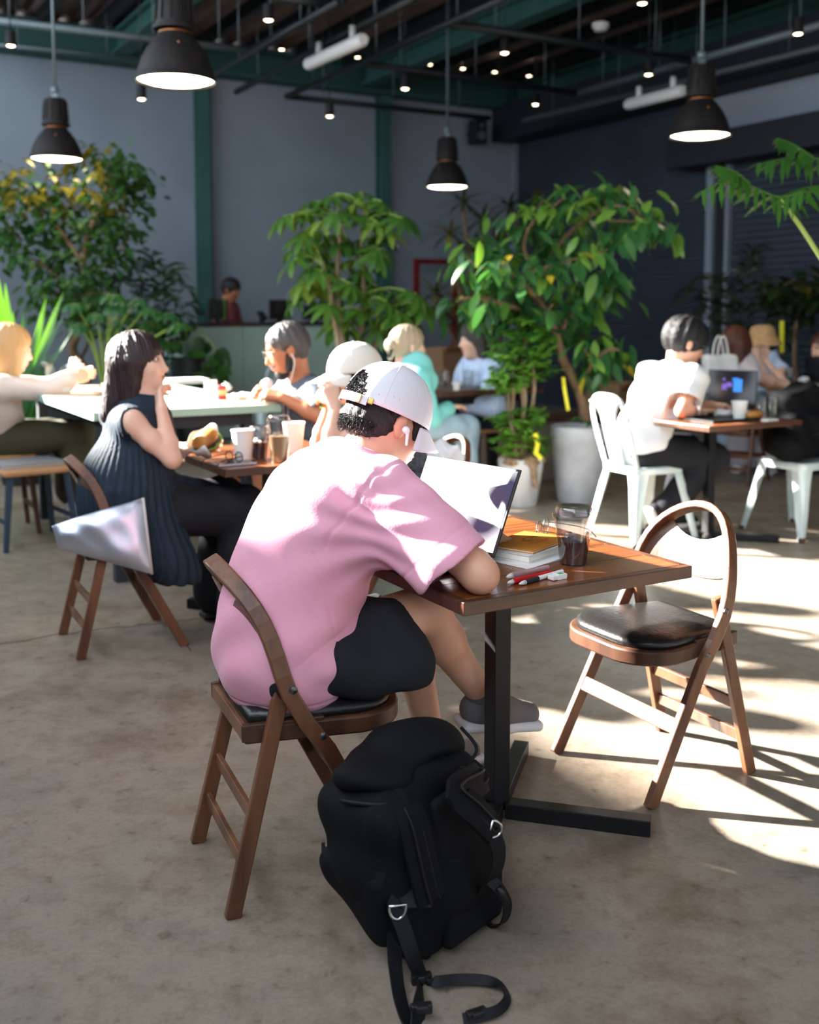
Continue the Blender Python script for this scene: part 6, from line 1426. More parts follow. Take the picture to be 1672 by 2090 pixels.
tumbler('water glass behind the white cup, left one of the pair', on_t(1556, 850), 0.12, 0.03); tumbler('water glass at the far side of the tray, right one of the pair', on_t(1578, 852), 0.12, 0.03)
t = crumple('bread_roll', 'golden bread roll on paper next to the white cup', on_t(1540, 856), (0.06, 0.035, 0.026), 'bun', 'bread', 0.05, 2, 0.4); crumple('napkin', 'crumpled napkin left of the white cup on the tray', on_t(1478, 852), (0.07, 0.05, 0.025), seed=21)
q = on_t(1568, 858); t = thing('napkin_tray', 'small white folded napkin under the water glasses', 'napkin', (q[0], q[1] - 0.03, q[2]), RA); obj('fold', MB().box((0, 0, 0.003), (0.09, 0.05, 0.006)), 'white_paper', t, bevel=0.002); obj('fold', MB().box((0.004, 0.002, 0.008), (0.085, 0.046, 0.004)), 'white_paper', t, bevel=0.002)
# black bag on the white chair
S = SDF(); S.box((0, 0, 0.15), (0.2, 0.13, 0.14), None, 0.07, 0.03).box((0.02, 0.05, 0.30), (0.16, 0.1, 0.13), np.array(Matrix.Rotation(0.25, 3, 'Y')), 0.06, 0.05).ell((-0.14, -0.05, 0.1), (0.12, 0.12, 0.1), None, 0.05); S.cut((0, 0, -1), (0, 0, 0.0), 0.01)
t = thing('black_bag', 'slumped black bag on the right white metal chair', 'bag', LOC_T2 + Vector((0.0, 0.02, 0.452)), RA); sobj('bag_body', S, 'pack_fabric', t, 0.009, folds(0.006, 30, [(1, 0.3, 0.6), (0.2, 1, -0.5)]))
obj('strap', MB().sweep(bez([(0.15, -0.1, 0.3), (0.2, -0.17, 0.1), (0.22, -0.2, -0.06), (0.2, -0.2, -0.16), (0.22, -0.19, -0.1), (0.2, -0.12, 0.05)], 6), [(-0.018, -0.002), (0.018, -0.002), (0.018, 0.002), (-0.018, 0.002)], Vector((0, -1, 0))), 'pack_web', t)
obj('zip', MB().tube(bez([(-0.18, -0.12, 0.12), (0, -0.14, 0.16), (0.16, -0.125, 0.14)], 6), 0.004, 5), 'steel_bolt', t, smooth=True)
# tote bag on the chair of the woman in the pale top
c = at(1470, 762, 8.2); t = thing('tote_bag', 'white tote bag hanging beside the woman in the pale top', 'bag', (c.x, c.y, c.z), 0.35)
S = SDF().box((0, 0, 0), (0.16, 0.045, 0.15), None, 0.04, 0.02); sobj('sack', S, 'cloth_white', t, 0.009, folds(0.005, 30, [(1, 0, 0.6), (0.3, 0, 1)]))
for y in (-0.03, 0.03): obj('handle', MB().tube(bez([(-0.05, y, 0.14), (-0.035, y, 0.24), (0.0, y, 0.29), (0.03, y, 0.24), (0.05, y, 0.14)], 5), 0.008, 6), 'cloth_white', t, smooth=True)
def on_f(px, py): q = fl(px, py, zf); return (q.x, q.y, zf + 0.0005)
tumbler('clear glass on the far round table', on_f(1612, 782), 0.13, 0.04); crumple('napkin', 'crumpled white napkin on the far round table', on_f(1640, 782), (0.05, 0.04, 0.03), seed=31)
q = on_f(1660, 788); t = thing('plate', 'white plate on the far round table', 'plate', q); obj('dish', MB().lathe([(0.0005, 0.004), (0.06, 0.004), (0.1, 0.014), (0.1, 0.018), (0.06, 0.008), (0.0005, 0.008)], 24), 'white_plastic', t, smooth=True); obj('foot_ring', MB().lathe([(0.045, 0), (0.055, 0), (0.055, 0.005), (0.045, 0.005)], 24, cap=False), 'white_plastic', t)
# ------------------------------------------------------------------ silver bag on the navy woman's chair
def quad_bag(name, label, cat, C, thick, m, parentm=None, n=22):
    """soft bag from four corner points (world), puffed to both sides"""
    base = sum(C, Vector()) / 4; t = thing(name, label, cat, (base.x, base.y, min(c.z for c in C)))
    o = Vector((base.x, base.y, min(c.z for c in C))); nrm = (C[1] - C[0]).cross(C[3] - C[0]).normalized(); mb = MB(); F_ = []; B_ = []
    for i in range(n):
        rf = []; rb = []
        for j in range(n):
            u, v = i / (n - 1), j / (n - 1); p = (C[0] * (1 - u) + C[1] * u) * (1 - v) + (C[3] * (1 - u) + C[2] * u) * v - o
            e = max(0, 1 - (2 * u - 1) ** 2) ** 0.5 * max(0, 1 - (2 * v - 1) ** 2) ** 0.5
            wob = 0.012 * math.sin(6 * u + 4 * v) * math.sin(5 * v) * e + 0.003 * math.sin(17 * u - 9 * v) * e
            rf.append(p + nrm * (thick * e ** 0.8 + wob)); rb.append(p - nrm * (thick * e ** 0.8 - wob))
        F_.append(rf); B_.append(rb)
    mb.grid(F_, n, n); mb.grid([r[::-1] for r in B_], n, n); obj('bag_body', mb, m, t, smooth=True)
    obj('hem', MB().tube([C[1] - o, C[1] * 0.5 + C[2] * 0.5 - o, C[2] - o], 0.006, 6), 'bag_lining', t, smooth=True)
    return t
quad_bag('silver_bag', 'shiny silver padded bag stuffed behind the woman in navy', 'bag', [at(106, 1074, 4.0), at(292, 1016, 4.02), at(310, 1172, 3.98), at(120, 1120, 3.95)], 0.06, 'silver_film')
t = crumple('white_bag', 'white soft bag on the arched chair behind the laptop', at(898, 968, 4.66), (0.11, 0.06, 0.075), 'cloth_white', 'bag', 0.4, 5)
# ------------------------------------------------------------------ backpack
wv = Vector((0.653, 0.757, 0)); PK = Vector((0.01, 2.19, 0)); ang = math.atan2(wv.y, wv.x)
t = thing('backpack', 'large black backpack standing on the floor in the foreground', 'backpack', PK, ang)
lp = lambda px, py, Y: rz(at(px, py, Y) - PK, -ang)
lf = lambda px, py, z=0.006: rz(fl(px, py, z) - PK, -ang)
S = SDF(); RL = np.array(Matrix.Rotation(-0.08, 3, 'Y').transposed()); RT = np.array(Matrix.Rotation(-0.12, 3, 'Y').transposed())
S.box((-0.02, 0.0, 0.185), (0.16, 0.108, 0.19), RT, 0.055, 0.03); S.ell((0.02, -0.01, 0.14), (0.165, 0.125, 0.14), None, 0.08); S.ell((-0.095, 0.0, 0.235), (0.115, 0.10, 0.13), None, 0.05); S.box((-0.045, 0.01, 0.325), (0.15, 0.095, 0.05), RL, 0.04, 0.04)
S.cut((0, 0, -1), (0, 0, 0.003), 0.01); S.cut((-0.42, 0.5, -0.76), (-0.03, -0.03, 0.0), 0.05)
def pk_disp(X, Y, Z):
    o = 0.003 * np.sin(24 * X + 18 * Z + 2 * np.sin(9 * Z)) + 0.003 * np.sin(30 * Y - 25 * Z + 3 * np.sin(8 * X)) + 0.003 * np.sin(46 * Z + 20 * X)
    for c in (-0.105, 0.10):
        o = o - 0.003 * np.exp(-((X - c + 0.12 * (Z - 0.2)) / 0.005) ** 2) * (Y < -0.03)      # piped seams
    o = o - 0.003 * np.exp(-((Y + 0.055) / 0.005) ** 2) * (X < -0.1)
    return o
sobj('pack_body', S, 'pack_fabric', t, 0.005, pk_disp)
S = SDF(); S.ell((-0.03, 0.02, 0.372), (0.165, 0.10, 0.042), np.array(Matrix.Rotation(-0.10, 3, 'Y')), 0.02).ell((0.045, 0.03, 0.397), (0.115, 0.095, 0.042), np.array(Matrix.Rotation(-0.1, 3, 'Y')), 0.03).ell((0.02, -0.085, 0.382), (0.11, 0.03, 0.022), None, 0.015, 's')
sobj('top_lid', S, 'pack_fabric', t, 0.0045, folds(0.005, 40, [(0.7, 0.6, 0.2), (0.2, 1, 0.5)]))
obj('lid_zip', MB().tube(bez([(-0.205, 0.02, 0.352), (-0.18, -0.06, 0.36), (-0.10, -0.092, 0.356), (0.02, -0.088, 0.362), (0.12, -0.078, 0.378), (0.165, 0.0, 0.395)], 6), 0.0045, 6), 'pack_web', t, smooth=True)
obj('grab_handle', MB().sweep(bez([(0.02, -0.085, 0.34), (0.035, -0.125, 0.342), (0.075, -0.13, 0.347), (0.095, -0.085, 0.352)], 6), [(-0.011, -0.003), (0.011, -0.003), (0.011, 0.003), (-0.011, 0.003)], Vector((0, 0, 1))), 'pack_web', t, smooth=True, auto=0.7)
sobj('side_pocket', SDF().box((-0.165, 0.01, 0.14), (0.032, 0.09, 0.085), RT, 0.03, 0.03).cut((-0.42, 0.5, -0.76), (-0.05, -0.03, 0.0), 0.03).ell((-0.185, 0.01, 0.235), (0.04, 0.075, 0.03), None, 0.01, 's'), 'pack_fabric', t, 0.005, folds(0.003, 40, [(0.7, 0.6, 0.2)]))
obj('pocket_rim', MB().sweep([(-0.172 - 0.032 * math.cos(a), 0.01 - 0.09 * math.sin(a), 0.215 + 0.006 * math.cos(a)) for a in np.linspace(-1.45, 1.45, 16)], [(-0.003, -0.010), (0.003, -0.010), (0.003, 0.010), (-0.003, 0.010)]), 'pack_web', t, smooth=True, auto=0.8)
S = SDF().box((0.05, -0.121, 0.115), (0.095, 0.016, 0.10), None, 0.014, 0.01).box((0.0, -0.112, 0.285), (0.075, 0.016, 0.065), RL, 0.014, 0.01)
sobj('back_padding', S, 'pack_panel', t, 0.0045)
web = lambda w: [(-w, -0.0016), (w, -0.0016), (w, 0.0016), (-w, 0.0016)]
pad = lambda w: [(-w, -0.005), (-w * 0.6, -0.009), (w * 0.6, -0.009), (w, -0.005), (w, 0.005), (w * 0.6, 0.008), (-w * 0.6, 0.008), (-w, 0.005)]
fr = Vector((-0.3, -1, 0.1))
P1 = bez([(-0.12, -0.06, 0.362), (-0.137, -0.108, 0.335), (-0.132, -0.126, 0.27), (-0.12, -0.136, 0.20), (-0.112, -0.142, 0.165)], 6); obj('shoulder_strap', MB().sweep(P1, pad(0.033), fr), 'pack_fabric', t, smooth=True, auto=0.8)
for k in (-0.013, 0.013): obj('strap_piping', MB().tube([p + Vector((k, -0.010, 0)) for p in P1], 0.003, 5), 'pack_web', t, smooth=True)
P2 = bez([(0.04, -0.075, 0.352), (0.07, -0.125, 0.35), lp(935, 1618, 2.03), lp(975, 1660, 2.03), lp(1003, 1690, 2.05)], 6); obj('shoulder_strap', MB().sweep(P2, pad(0.033), Vector((0.0, -0.9, 0.5))), 'pack_fabric', t, smooth=True, auto=0.8)
for k in (-0.012, 0.012): obj('strap_piping', MB().tube([p + Vector((0, -0.009, k + 0.006)) for p in P2], 0.003, 5), 'pack_web', t, smooth=True)
def dring(c, R):
    pts = [Vector((0.017 * math.cos(a), 0, -0.024 * abs(math.sin(a)))) for a in np.linspace(0, PI, 12)] + [Vector((-0.017, 0, 0.004)), Vector((0, 0, 0.004)), Vector((0.017, 0, 0.004))]
    obj('d_ring', MB().tube([Vector(c) + R @ p for p in pts], 0.0026, 6, closed=True), 'chrome', t, smooth=True)
dring(lp(812, 1852, 1.975), Matrix.Rotation(-0.6, 3, 'Z')); dring(lp(1004, 1692, 2.035), Matrix.Rotation(-0.4, 3, 'Z') @ Matrix.Rotation(-1.2, 3, 'Y'))
obj('webbing', MB().sweep(bez([P1[-2], lp(808, 1840, 2.0), lp(822, 1890, 1.985), lp(842, 1950, 1.98), lp(858, 1998, 2.0), lf(858, 2040, 0.02), lf(852, 2080, 0.008), lf(848, 2115)], 6), web(0.017), Vector((-0.2, -0.9, 0.4))), 'pack_web', t)
obj('webbing', MB().sweep(bez([lp(803, 1880, 2.02), lp(806, 1960, 1.99), lf(815, 2030, 0.02), lf(830, 2085, 0.006), lf(842, 2118)], 6), web(0.016), Vector((-0.2, -0.9, 0.4))), 'pack_web', t)
obj('webbing', MB().sweep(bez([lp(1006, 1700, 2.05), lp(1018, 1735, 2.06), lp(1014, 1775, 2.08), lp(995, 1805, 2.11), lp(980, 1830, 2.14)], 6), web(0.017), fr), 'pack_web', t)
obj('webbing', MB().sweep(bez([lp(1000, 1795, 2.1), lp(1020, 1815, 2.1), lp(1036, 1850, 2.12), lp(1026, 1884, 2.16), lp(1000, 1888, 2.2), lp(985, 1870, 2.2)], 6), web(0.012), fr), 'pack_web', t)
obj('webbing', MB().sweep(bez([lp(862, 2002, 2.0), lf(890, 2003, 0.02), lf(930, 1999, 0.016), lf(985, 2000, 0.014), lf(1022, 2012, 0.013), lf(1036, 2036, 0.013), lf(1020, 2060, 0.013), lf(985, 2072, 0.013), lf(945, 2080, 0.010)], 6), web(0.010), Vector((0, -0.8, 0.45))), 'pack_web', t)
def buck(c, a):
    R = Matrix.Rotation(a, 3, 'Z'); c = Vector((c.x, c.y, max(c.z, 0.011)))
    obj('buckle', MB().box(c, (0.042, 0.014, 0.02), R).box(c + R @ Vector((0, -0.006, 0.004)), (0.026, 0.012, 0.012), R), 'black_plastic', t, bevel=0.003)
buck(lp(860, 2002, 1.995), -0.6); buck(lf(860, 2058, 0.02), -0.7); buck(lf(972, 2070, 0.012), -0.4)
obj('cord_stopper', MB().tube([lp(1018, 1812, 2.095), lp(1030, 1838, 2.11)], 0.008, 8), 'black_plastic', t, smooth=True)
# ------------------------------------------------------------------ plants
def leaf_mesh(name, L, W, m, droop=0.25, fold=0.15, n=6, shape=0.9, tipx=1.0):
    V_ = []; F_ = []
    for i in range(n + 1):
        k = i / n; x = L * k; w = W / 2 * (math.sin(PI * k ** shape) ** 0.8 if 0 < k < 1 else 0.02); z = -droop * L * k * k
        V_ += [(x, -w, z + fold * w), (x, 0, z), (x, w, z + fold * w)]
    for i in range(n):
        a = 3 * i; F_ += [(a, a + 3, a + 4, a + 1), (a + 1, a + 4, a + 5, a + 2)]
    me = bpy.data.meshes.new(name); me.from_pydata(V_, [], F_); me.materials.append(MATS[m]); me.polygons.foreach_set('use_smooth', [True] * len(me.polygons)); me.update(); return me
def basis(d, up):
    d = d.normalized(); s = up.cross(d)
    if s.length < 1e-4: s = Vector((1, 0, 0)).cross(d)
    s.normalize(); u = d.cross(s); M = Matrix((d, s, u)).transposed(); return M
def put_leaf(me, t, p, d, up, s=1.0, name='leaf'):
    o = bpy.data.objects.new(name, me); COL.objects.link(o); o.parent = t
    o.matrix_basis = Matrix.Translation(p) @ basis(d, up).to_4x4() @ Matrix.Scale(s, 4); return o
class Leaves:
    """first 290 leaves as parts, the rest as one stuff part"""
    def __init__(self, t, meshes, cap=290): self.t = t; self.ms = meshes; self.n = 0; self.cap = cap; self.mb = {}
    def add(self, p, d, up, s=1.0, k=0):
        if self.n < self.cap: put_leaf(self.ms[k], self.t, p, d, up, s)
        else:
            me = self.ms[k]; M = basis(d, up); mb = self.mb.setdefault(k, MB())
            mb.add([M @ (v.co * s) + p for v in me.vertices], [tuple(f.vertices) for f in me.polygons])
        self.n += 1
    def done(self):
        for k, mb in self.mb.items():
            o = obj('foliage', mb, None, self.t, smooth=True); o.data.materials.append(self.ms[k].materials[0]); o['kind'] = 'stuff'
def pot_round(t, r0, r1, h, m, soil='soil', wall=0.025):
    obj('pot', MB().lathe([(0.0005, 0.0), (r0 * 0.96, 0.0), (r0, 0.015), (r0 + (r1 - r0) * 0.55, h * 0.45), (r1 * 1.0, h * 0.82), (r1, h - 0.01), (r1 - 0.006, h), (r1 - wall, h), (r1 - wall - 0.005, h - 0.06), (0.0005, h - 0.06)], 40), m, t, smooth=True, auto=0.8)
    obj('soil', MB().lathe([(r1 - wall - 0.004, h - 0.059), ((r1 - wall) * 0.6, h - 0.04), (0.0005, h - 0.03)], 24, cap=False), soil, t, smooth=True)
def ribbon(t, pts, w, m='yellow_tape', name='tag_ribbon'): obj(name, MB().sweep(pts, [(-w, -0.001), (w, -0.001), (w, 0.001), (-w, 0.001)], Vector((0, -1, 0.2))), m, t)
def tree(t, base, trunks, clusters, LV, per, spread, leafd, seed, twig_m, kinds, r_twig=0.004, up_bias=0.0, rad=(0.03, 0.012)):
    """trunks: polylines (world); clusters: world points; leaves hang around twigs"""
    rnd = random.Random(seed); nodes = []
    for tr in trunks:
        P = bez([p - base for p in tr], 6); n = len(P); obj('branch', MB().tube(P, [rad[0] + (rad[1] - rad[0]) * i / (n - 1) for i in range(n)] if tr is trunks[0] else [rad[1] * (1.15 - 0.65 * i / (n - 1)) for i in range(n)], 8), twig_m, t, smooth=True)
        nodes += P[n // 3:]
    for c in clusters:
        c = c - base; q = min(nodes, key=lambda p: (p - c).length + max(0, p.z - c.z) * 1.5)
        mid = q.lerp(c, 0.5) + Vector((rnd.uniform(-1, 1), rnd.uniform(-1, 1), 0.6)) * 0.06 * (c - q).length
        tw = bez([q, mid, c + Vector((0, 0, 0.02))], 5); obj('twig', MB().tube(tw, [r_twig * 1.6, r_twig] * 5 + [r_twig * 0.6], 5) if False else MB().tube(tw, r_twig, 5), twig_m, t, smooth=True)
        nodes.append(tw[-3])
        ax = (c - q).normalized()
        for k in range(per):
            f = rnd.uniform(0.35, 1.0); p = tw[min(len(tw) - 1, int(f * (len(tw) - 1)))] + Vector((rnd.gauss(0, 1), rnd.gauss(0, 1), rnd.gauss(0, 0.8))) * spread
            a = rnd.uniform(0, 2 * PI); d = (Vector((math.cos(a), math.sin(a), leafd + rnd.uniform(-0.5, 0.35))) + ax * 0.5).normalized()
            up = Vector((rnd.uniform(-.5, .5), rnd.uniform(-.5, .5), 1)); LV.add(p, d, up, rnd.uniform(0.7, 1.15), kinds(p + base, rnd))
    LV.done()
# --- right ficus in the big white pot
b = fl(1180, 1022); b.z = 0; t = thing('potted_ficus', 'large leafy ficus in the big round white pot', 'plant', b); pot_round(t, 0.15, 0.205, 0.54, 'concrete_pot')
Yf = b.y; tr = lambda *q: [at(x, y, Yf + dy) for x, y, dy in q]
tk = [tr((1196, 862, 0), (1190, 820, 0), (1172, 775, -.03), (1150, 735, -.05), (1138, 690, -.04), (1126, 655, 0), (1108, 625, .02), (1100, 600, .03)),
      tr((1126, 655, 0), (1090, 600, -.1), (1060, 575, -.15), (1020, 560, -.2), (975, 545, -.25)), tr((1140, 690, 0), (1160, 650, .05), (1190, 620, .1), (1215, 600, .1)), tr((1100, 600, .03), (1120, 540, .1), (1150, 490, .1), (1200, 445, .05), (1260, 420, 0), (1320, 450, -.05)),
      tr((1100, 600, .03), (1080, 540, 0), (1070, 490, -.05), (1090, 450, -.1)), tr((1090, 640, 0), (1040, 625, -.1), (990, 610, -.15), (940, 610, -.2)), tr((1180, 790, -.02), (1205, 750, -.1), (1240, 715, -.1), (1265, 715, -.1))]
rnd = random.Random(11)
cl = [(950, 540), (985, 520), (1015, 500), (1050, 470), (1085, 450), (1110, 430), (1150, 425), (1190, 415), (1225, 405), (1265, 410), (1300, 425), (1330, 455), (1350, 480), (1310, 475), (1270, 470), (1240, 470), (1190, 480), (1150, 500), (1110, 510), (1070, 525), (1030, 545), (1000, 570), (1060, 590),
      (1100, 565), (1150, 555), (1200, 540), (1240, 530), (1230, 580), (1190, 590), (1150, 605), (1250, 610), (1220, 640), (1180, 650), (1100, 640), (1050, 630), (1000, 625), (960, 625), (935, 630), (975, 645), (1030, 655), (1080, 675), (1130, 640), (1240, 560), (1190, 730), (1230, 710), (1265, 725), (1245, 755), (1205, 770), (1160, 700)]
cl = [at(x, y - 14, Yf + rnd.uniform(-0.42, 0.42)) for x, y in cl]
LV = Leaves(t, [leaf_mesh('leaf', 0.18, 0.068, 'leaf_ficus', 0.3), leaf_mesh('leaf', 0.19, 0.07, 'leaf_ficus_light', 0.25), leaf_mesh('leaf', 0.13, 0.06, 'leaf_yellow', 0.4)], 295)
tree(t, b, tk, cl, LV, 17, 0.075, -0.75, 4, 'bark_brown', lambda p, r: 2 if r.random() < 0.02 else (1 if r.random() < 0.2 + 0.3 * (p.z > 2.0) else 0), 0.006, rad=(0.045, 0.02))
ribbon(t, [p - b for p in tr((1150, 770, -.12), (1152, 790, -.15), (1156, 815, -.15), (1160, 838, -.14))], 0.012)
for x, y in ((1165, 856), (1200, 850), (1225, 860), (1215, 905)):
    p = at(x, y, Yf - 0.15) - b; put_leaf(LV.ms[0], t, p, Vector((rnd.uniform(-1, 1), -0.6, 0.1)), Vector((0, 0, 1)), 0.9)
# --- ming aralia in the small white pot
b = fl(1062, 1030); b.z = 0; t = thing('potted_aralia', 'feathery aralia with pale stems in the small white pot', 'plant', b); pot_round(t, 0.115, 0.155, 0.33, 'white_pot', 'bark_ground')
sobj('sack_lining', SDF().ell((0, 0, 0.31), (0.165, 0.165, 0.04), None, 0.02).rc((0.07, -0.14, 0.31), (0.08, -0.155, 0.16), 0.03, 0.018, 0.02), 'bark_ground', t, 0.008, folds(0.008, 45, [(1, 0.3, 0.2), (0.2, 1, 0.6)]))
Ya = b.y; stems = [[(1058, 945), (1045, 880), (1048, 800), (1052, 730)], [(1064, 945), (1070, 860), (1066, 790), (1072, 690)], [(1072, 945), (1078, 870), (1090, 800), (1085, 720)], [(1050, 945), (1052, 900), (1040, 850), (1036, 770)], [(1068, 948), (1062, 880), (1072, 820), (1064, 740)]]
for s in stems: obj('stem', MB().tube(bez([at(x, y, Ya + rnd.uniform(-.04, .04)) - b for x, y in s], 5), 0.014, 7), 'bark_pale', t, smooth=True)
lm = leaf_mesh('leaf', 0.055, 0.024, 'leaf_ming', 0.2, n=3); mb = MB(); rnd = random.Random(21)
for (cx, cy, rx, ry, n) in ((1072, 672, 40, 26, 16), (1060, 715, 60, 36, 26), (1085, 745, 50, 30, 20), (1045, 765, 42, 26, 16), (1020, 785, 24, 20, 8), (1100, 700, 36, 30, 12), (1045, 850, 34, 18, 12), (1090, 850, 26, 20, 8), (1055, 890, 42, 20, 14), (1085, 905, 26, 24, 10), (1040, 920, 20, 14, 6)):
    for k in range(int(n * 2.0)):
        a = rnd.uniform(0, 6.28); f = rnd.random() ** 0.5; c = at(cx + rx * f * math.cos(a), cy + ry * f * math.sin(a), Ya + rnd.uniform(-0.16, 0.16)) - b
        ax = Vector((rnd.uniform(-1, 1), rnd.uniform(-1, 1), rnd.uniform(-0.5, 0.3))).normalized(); L = rnd.uniform(0.07, 0.12)
        mb.tube([c - ax * L * 0.5, c + ax * L * 0.5], 0.0018, 3)
        for j in range(7):
            p = c + ax * L * (j / 6 - 0.5)
            for sgn in (-1, 1):
                s_ = ax.cross(Vector((0, 0, 1))).normalized() * sgn; d = (s_ + ax * 0.6 + Vector((0, 0, rnd.uniform(-.4, .2)))).normalized(); M = basis(d, Vector((rnd.uniform(-.4, .4), rnd.uniform(-.4, .4), 1))); sc_ = rnd.uniform(0.7, 1.2)
                mb.add([M @ (v.co * sc_) + p for v in lm.vertices], [tuple(f_.vertices) for f_ in lm.polygons])
o = obj('foliage', mb, 'leaf_ming', t, smooth=True); o['kind'] = 'stuff'
ribbon(t, [at(x, y, Ya - 0.17) - b for x, y in ((1092, 885), (1098, 905), (1094, 925), (1106, 937))], 0.016)
# --- umbrella tree in the middle
b = at(715, 800, 8.6); b.z = 0; t = thing('umbrella_tree', 'umbrella tree with fingered leaves behind the cream cap', 'plant', b); pot_round(t, 0.2, 0.25, 0.45, 'dark_pot')
Ys = b.y; tks = [[(708, 830), (696, 740), (684, 660), (672, 585), (660, 540)], [(715, 830), (702, 720), (690, 600), (690, 520), (700, 450)], [(725, 830), (735, 720), (742, 600), (738, 500), (745, 430)], [(735, 830), (760, 740), (772, 680), (770, 640)], [(718, 830), (730, 760), (765, 700), (790, 650)]]
tn = []
for i, s in enumerate(tks):
    P_ = bez([at(x, y, Ys + (i - 2) * 0.09) - b for x, y in s], 5); obj('stem', MB().tube(P_, [0.026 - 0.012 * k / (len(P_) - 1) for k in range(len(P_))], 8), 'bark_pale', t, smooth=True); tn += P_[8:]
cl = [(600, 435), (640, 410), (685, 395), (735, 392), (780, 412), (815, 438), (620, 470), (660, 450), (705, 430), (750, 440), (790, 470), (605, 505), (650, 500), (695, 480), (740, 485), (775, 510), (630, 545), (675, 535), (720, 530), (620, 585), (660, 590), (715, 580), (640, 560), (770, 585), (820, 590), (850, 600), (790, 615), (745, 625), (700, 640), (800, 640), (840, 620), (765, 650), (690, 610), (735, 560), (680, 665), (815, 668)]
ms = [leaf_mesh('leaf', 0.22, 0.066, 'leaf_umbrella', 0.35, 0.25, shape=1.2), leaf_mesh('leaf', 0.22, 0.066, 'leaf_umbrella_light', 0.35, 0.25, shape=1.2)]; LV = Leaves(t, ms, 298); rnd = random.Random(31)
for x, y in cl + [(x + rnd.uniform(-22, 22), y + rnd.uniform(4, 26)) for x, y in cl]:
    c = at(x, y, Ys + rnd.uniform(-0.4, 0.35)) - b; q = min(tn, key=lambda p: (p - c).length + max(0, p.z - c.z)); obj('petiole', MB().tube(bez([q, q.lerp(c, 0.5) + Vector((0, 0, 0.05)), c], 4), 0.005, 5), 'stem_green', t, smooth=True)
    n = rnd.choice((7, 8, 9)); out = (c - q).normalized(); a0 = rnd.uniform(0, 6.28); k_ = 1 if rnd.random() < 0.25 + 0.3 * (y < 430) else 0
    tilt = Vector((rnd.uniform(-.3, .3), rnd.uniform(-.5, 0.1), 1)).normalized() + out * 0.3; e1 = tilt.cross(Vector((1, 0.3, 0))).normalized(); e2 = tilt.cross(e1).normalized()
    for j in range(n):
        a = a0 + 2 * PI * j / n; d = e1 * math.cos(a) + e2 * math.sin(a) + Vector((0, 0, -0.25)); LV.add(c, d, tilt, rnd.uniform(0.75, 1.1), k_)
LV.done()
# --- tall ficus at the left
b = at(178, 790, 9.6); b.z = 0; t = thing('tall_ficus', 'tall dark ficus with golden tips in a wide dark planter at left', 'plant', b)
obj('planter', MB().box((0, 0, 0.32), (0.62, 0.5, 0.64)), 'dark_pot', t, bevel=0.01); obj('soil', MB().box((0, 0, 0.645), (0.56, 0.44, 0.02)), 'soil', t)
Yl = b.y; tr = lambda *q: [at(x, y, Yl + dy) for x, y, dy in q]
tk = [tr((178, 790, 0), (172, 755, 0), (148, 715, 0), (158, 680, 0), (172, 640, .05), (178, 590, .05), (170, 540, 0), (180, 480, 0), (205, 420, 0), (225, 360, 0)), tr((158, 680, 0), (180, 650, -.1), (195, 620, -.1), (190, 570, -.1)), tr((172, 640, .05), (140, 590, .1), (110, 560, .1), (70, 530, .1)), tr((170, 540, 0), (130, 480, .1), (90, 430, .15), (50, 400, .15), (15, 400, .1)), tr((205, 420, 0), (250, 400, .1), (280, 370, .1)), tr((175, 560, 0), (225, 530, -.1), (255, 500, -.1)), tr((185, 790, .1), (165, 740, .1), (180, 700, .1), (185, 640, .1))]
cl = [(5, 400), (30, 375), (62, 365), (95, 380), (128, 395), (20, 430), (60, 430), (100, 425), (140, 440), (10, 470), (50, 475), (85, 480), (175, 318), (200, 325), (230, 330), (262, 345), (290, 365), (208, 360), (245, 375), (275, 390), (180, 395), (215, 400), (250, 425), (280, 445), (165, 430), (200, 440), (235, 460), (265, 480), (140, 470), (175, 480), (210, 495), (245, 510), (115, 505), (150, 520), (190, 530), (228, 545), (90, 550), (125, 560), (160, 575), (205, 580), (240, 570), (100, 590), (140, 610), (180, 615), (35, 530), (10, 500), (110, 610), (95, 625), (220, 610), (150, 645), (205, 650)]
rnd = random.Random(41); cl = [at(x, y - 6, Yl + rnd.uniform(-0.5, 0.5)) for x, y in cl]
LV = Leaves(t, [leaf_mesh('leaf', 0.125, 0.06, 'leaf_left', 0.25, n=4), leaf_mesh('leaf', 0.125, 0.06, 'leaf_left_gold', 0.25, n=4)], 295)
tree(t, b, tk, cl, LV, 34, 0.105, -0.45, 5, 'bark_brown', lambda p, r: 1 if (p.z > 2.25 and p.x < -2.6 and r.random() < 0.45) else 0, 0.005, rad=(0.05, 0.02))
# --- feathery palms (each frond a part)
def frond(t, a, m_, b, width, m, n=26, lw=0.016):
    P = bez([a, m_, b], 8); mb = MB().tube(P, [0.006 * (1.1 - k / len(P)) for k in range(len(P))], 5); L = len(P)
    for i in range(n):
        k = 0.15 + 0.85 * i / (n - 1); p = P[min(L - 1, int(k * (L - 1)))]; d = (P[min(L - 1, int(k * (L - 1)) + 1)] - P[max(0, int(k * (L - 1)) - 1)]).normalized(); s = d.cross(Vector((0, 0, 1))).normalized()
        w = width * math.sin(PI * (0.12 + 0.86 * k)) ** 0.7
        for sg in (-1, 1):
            e = p + (s * sg + d * 0.8).normalized() * w + Vector((0, 0, -0.35 * w)); mid = p.lerp(e, 0.45) + Vector((0, 0, 0.12 * w)); q = d * lw
            mb.add([p - q * 0.3, mid - q, e, mid + q, p + q * 0.3], [(0, 1, 3, 4), (1, 2, 3)])
    obj('frond', mb, m, t)
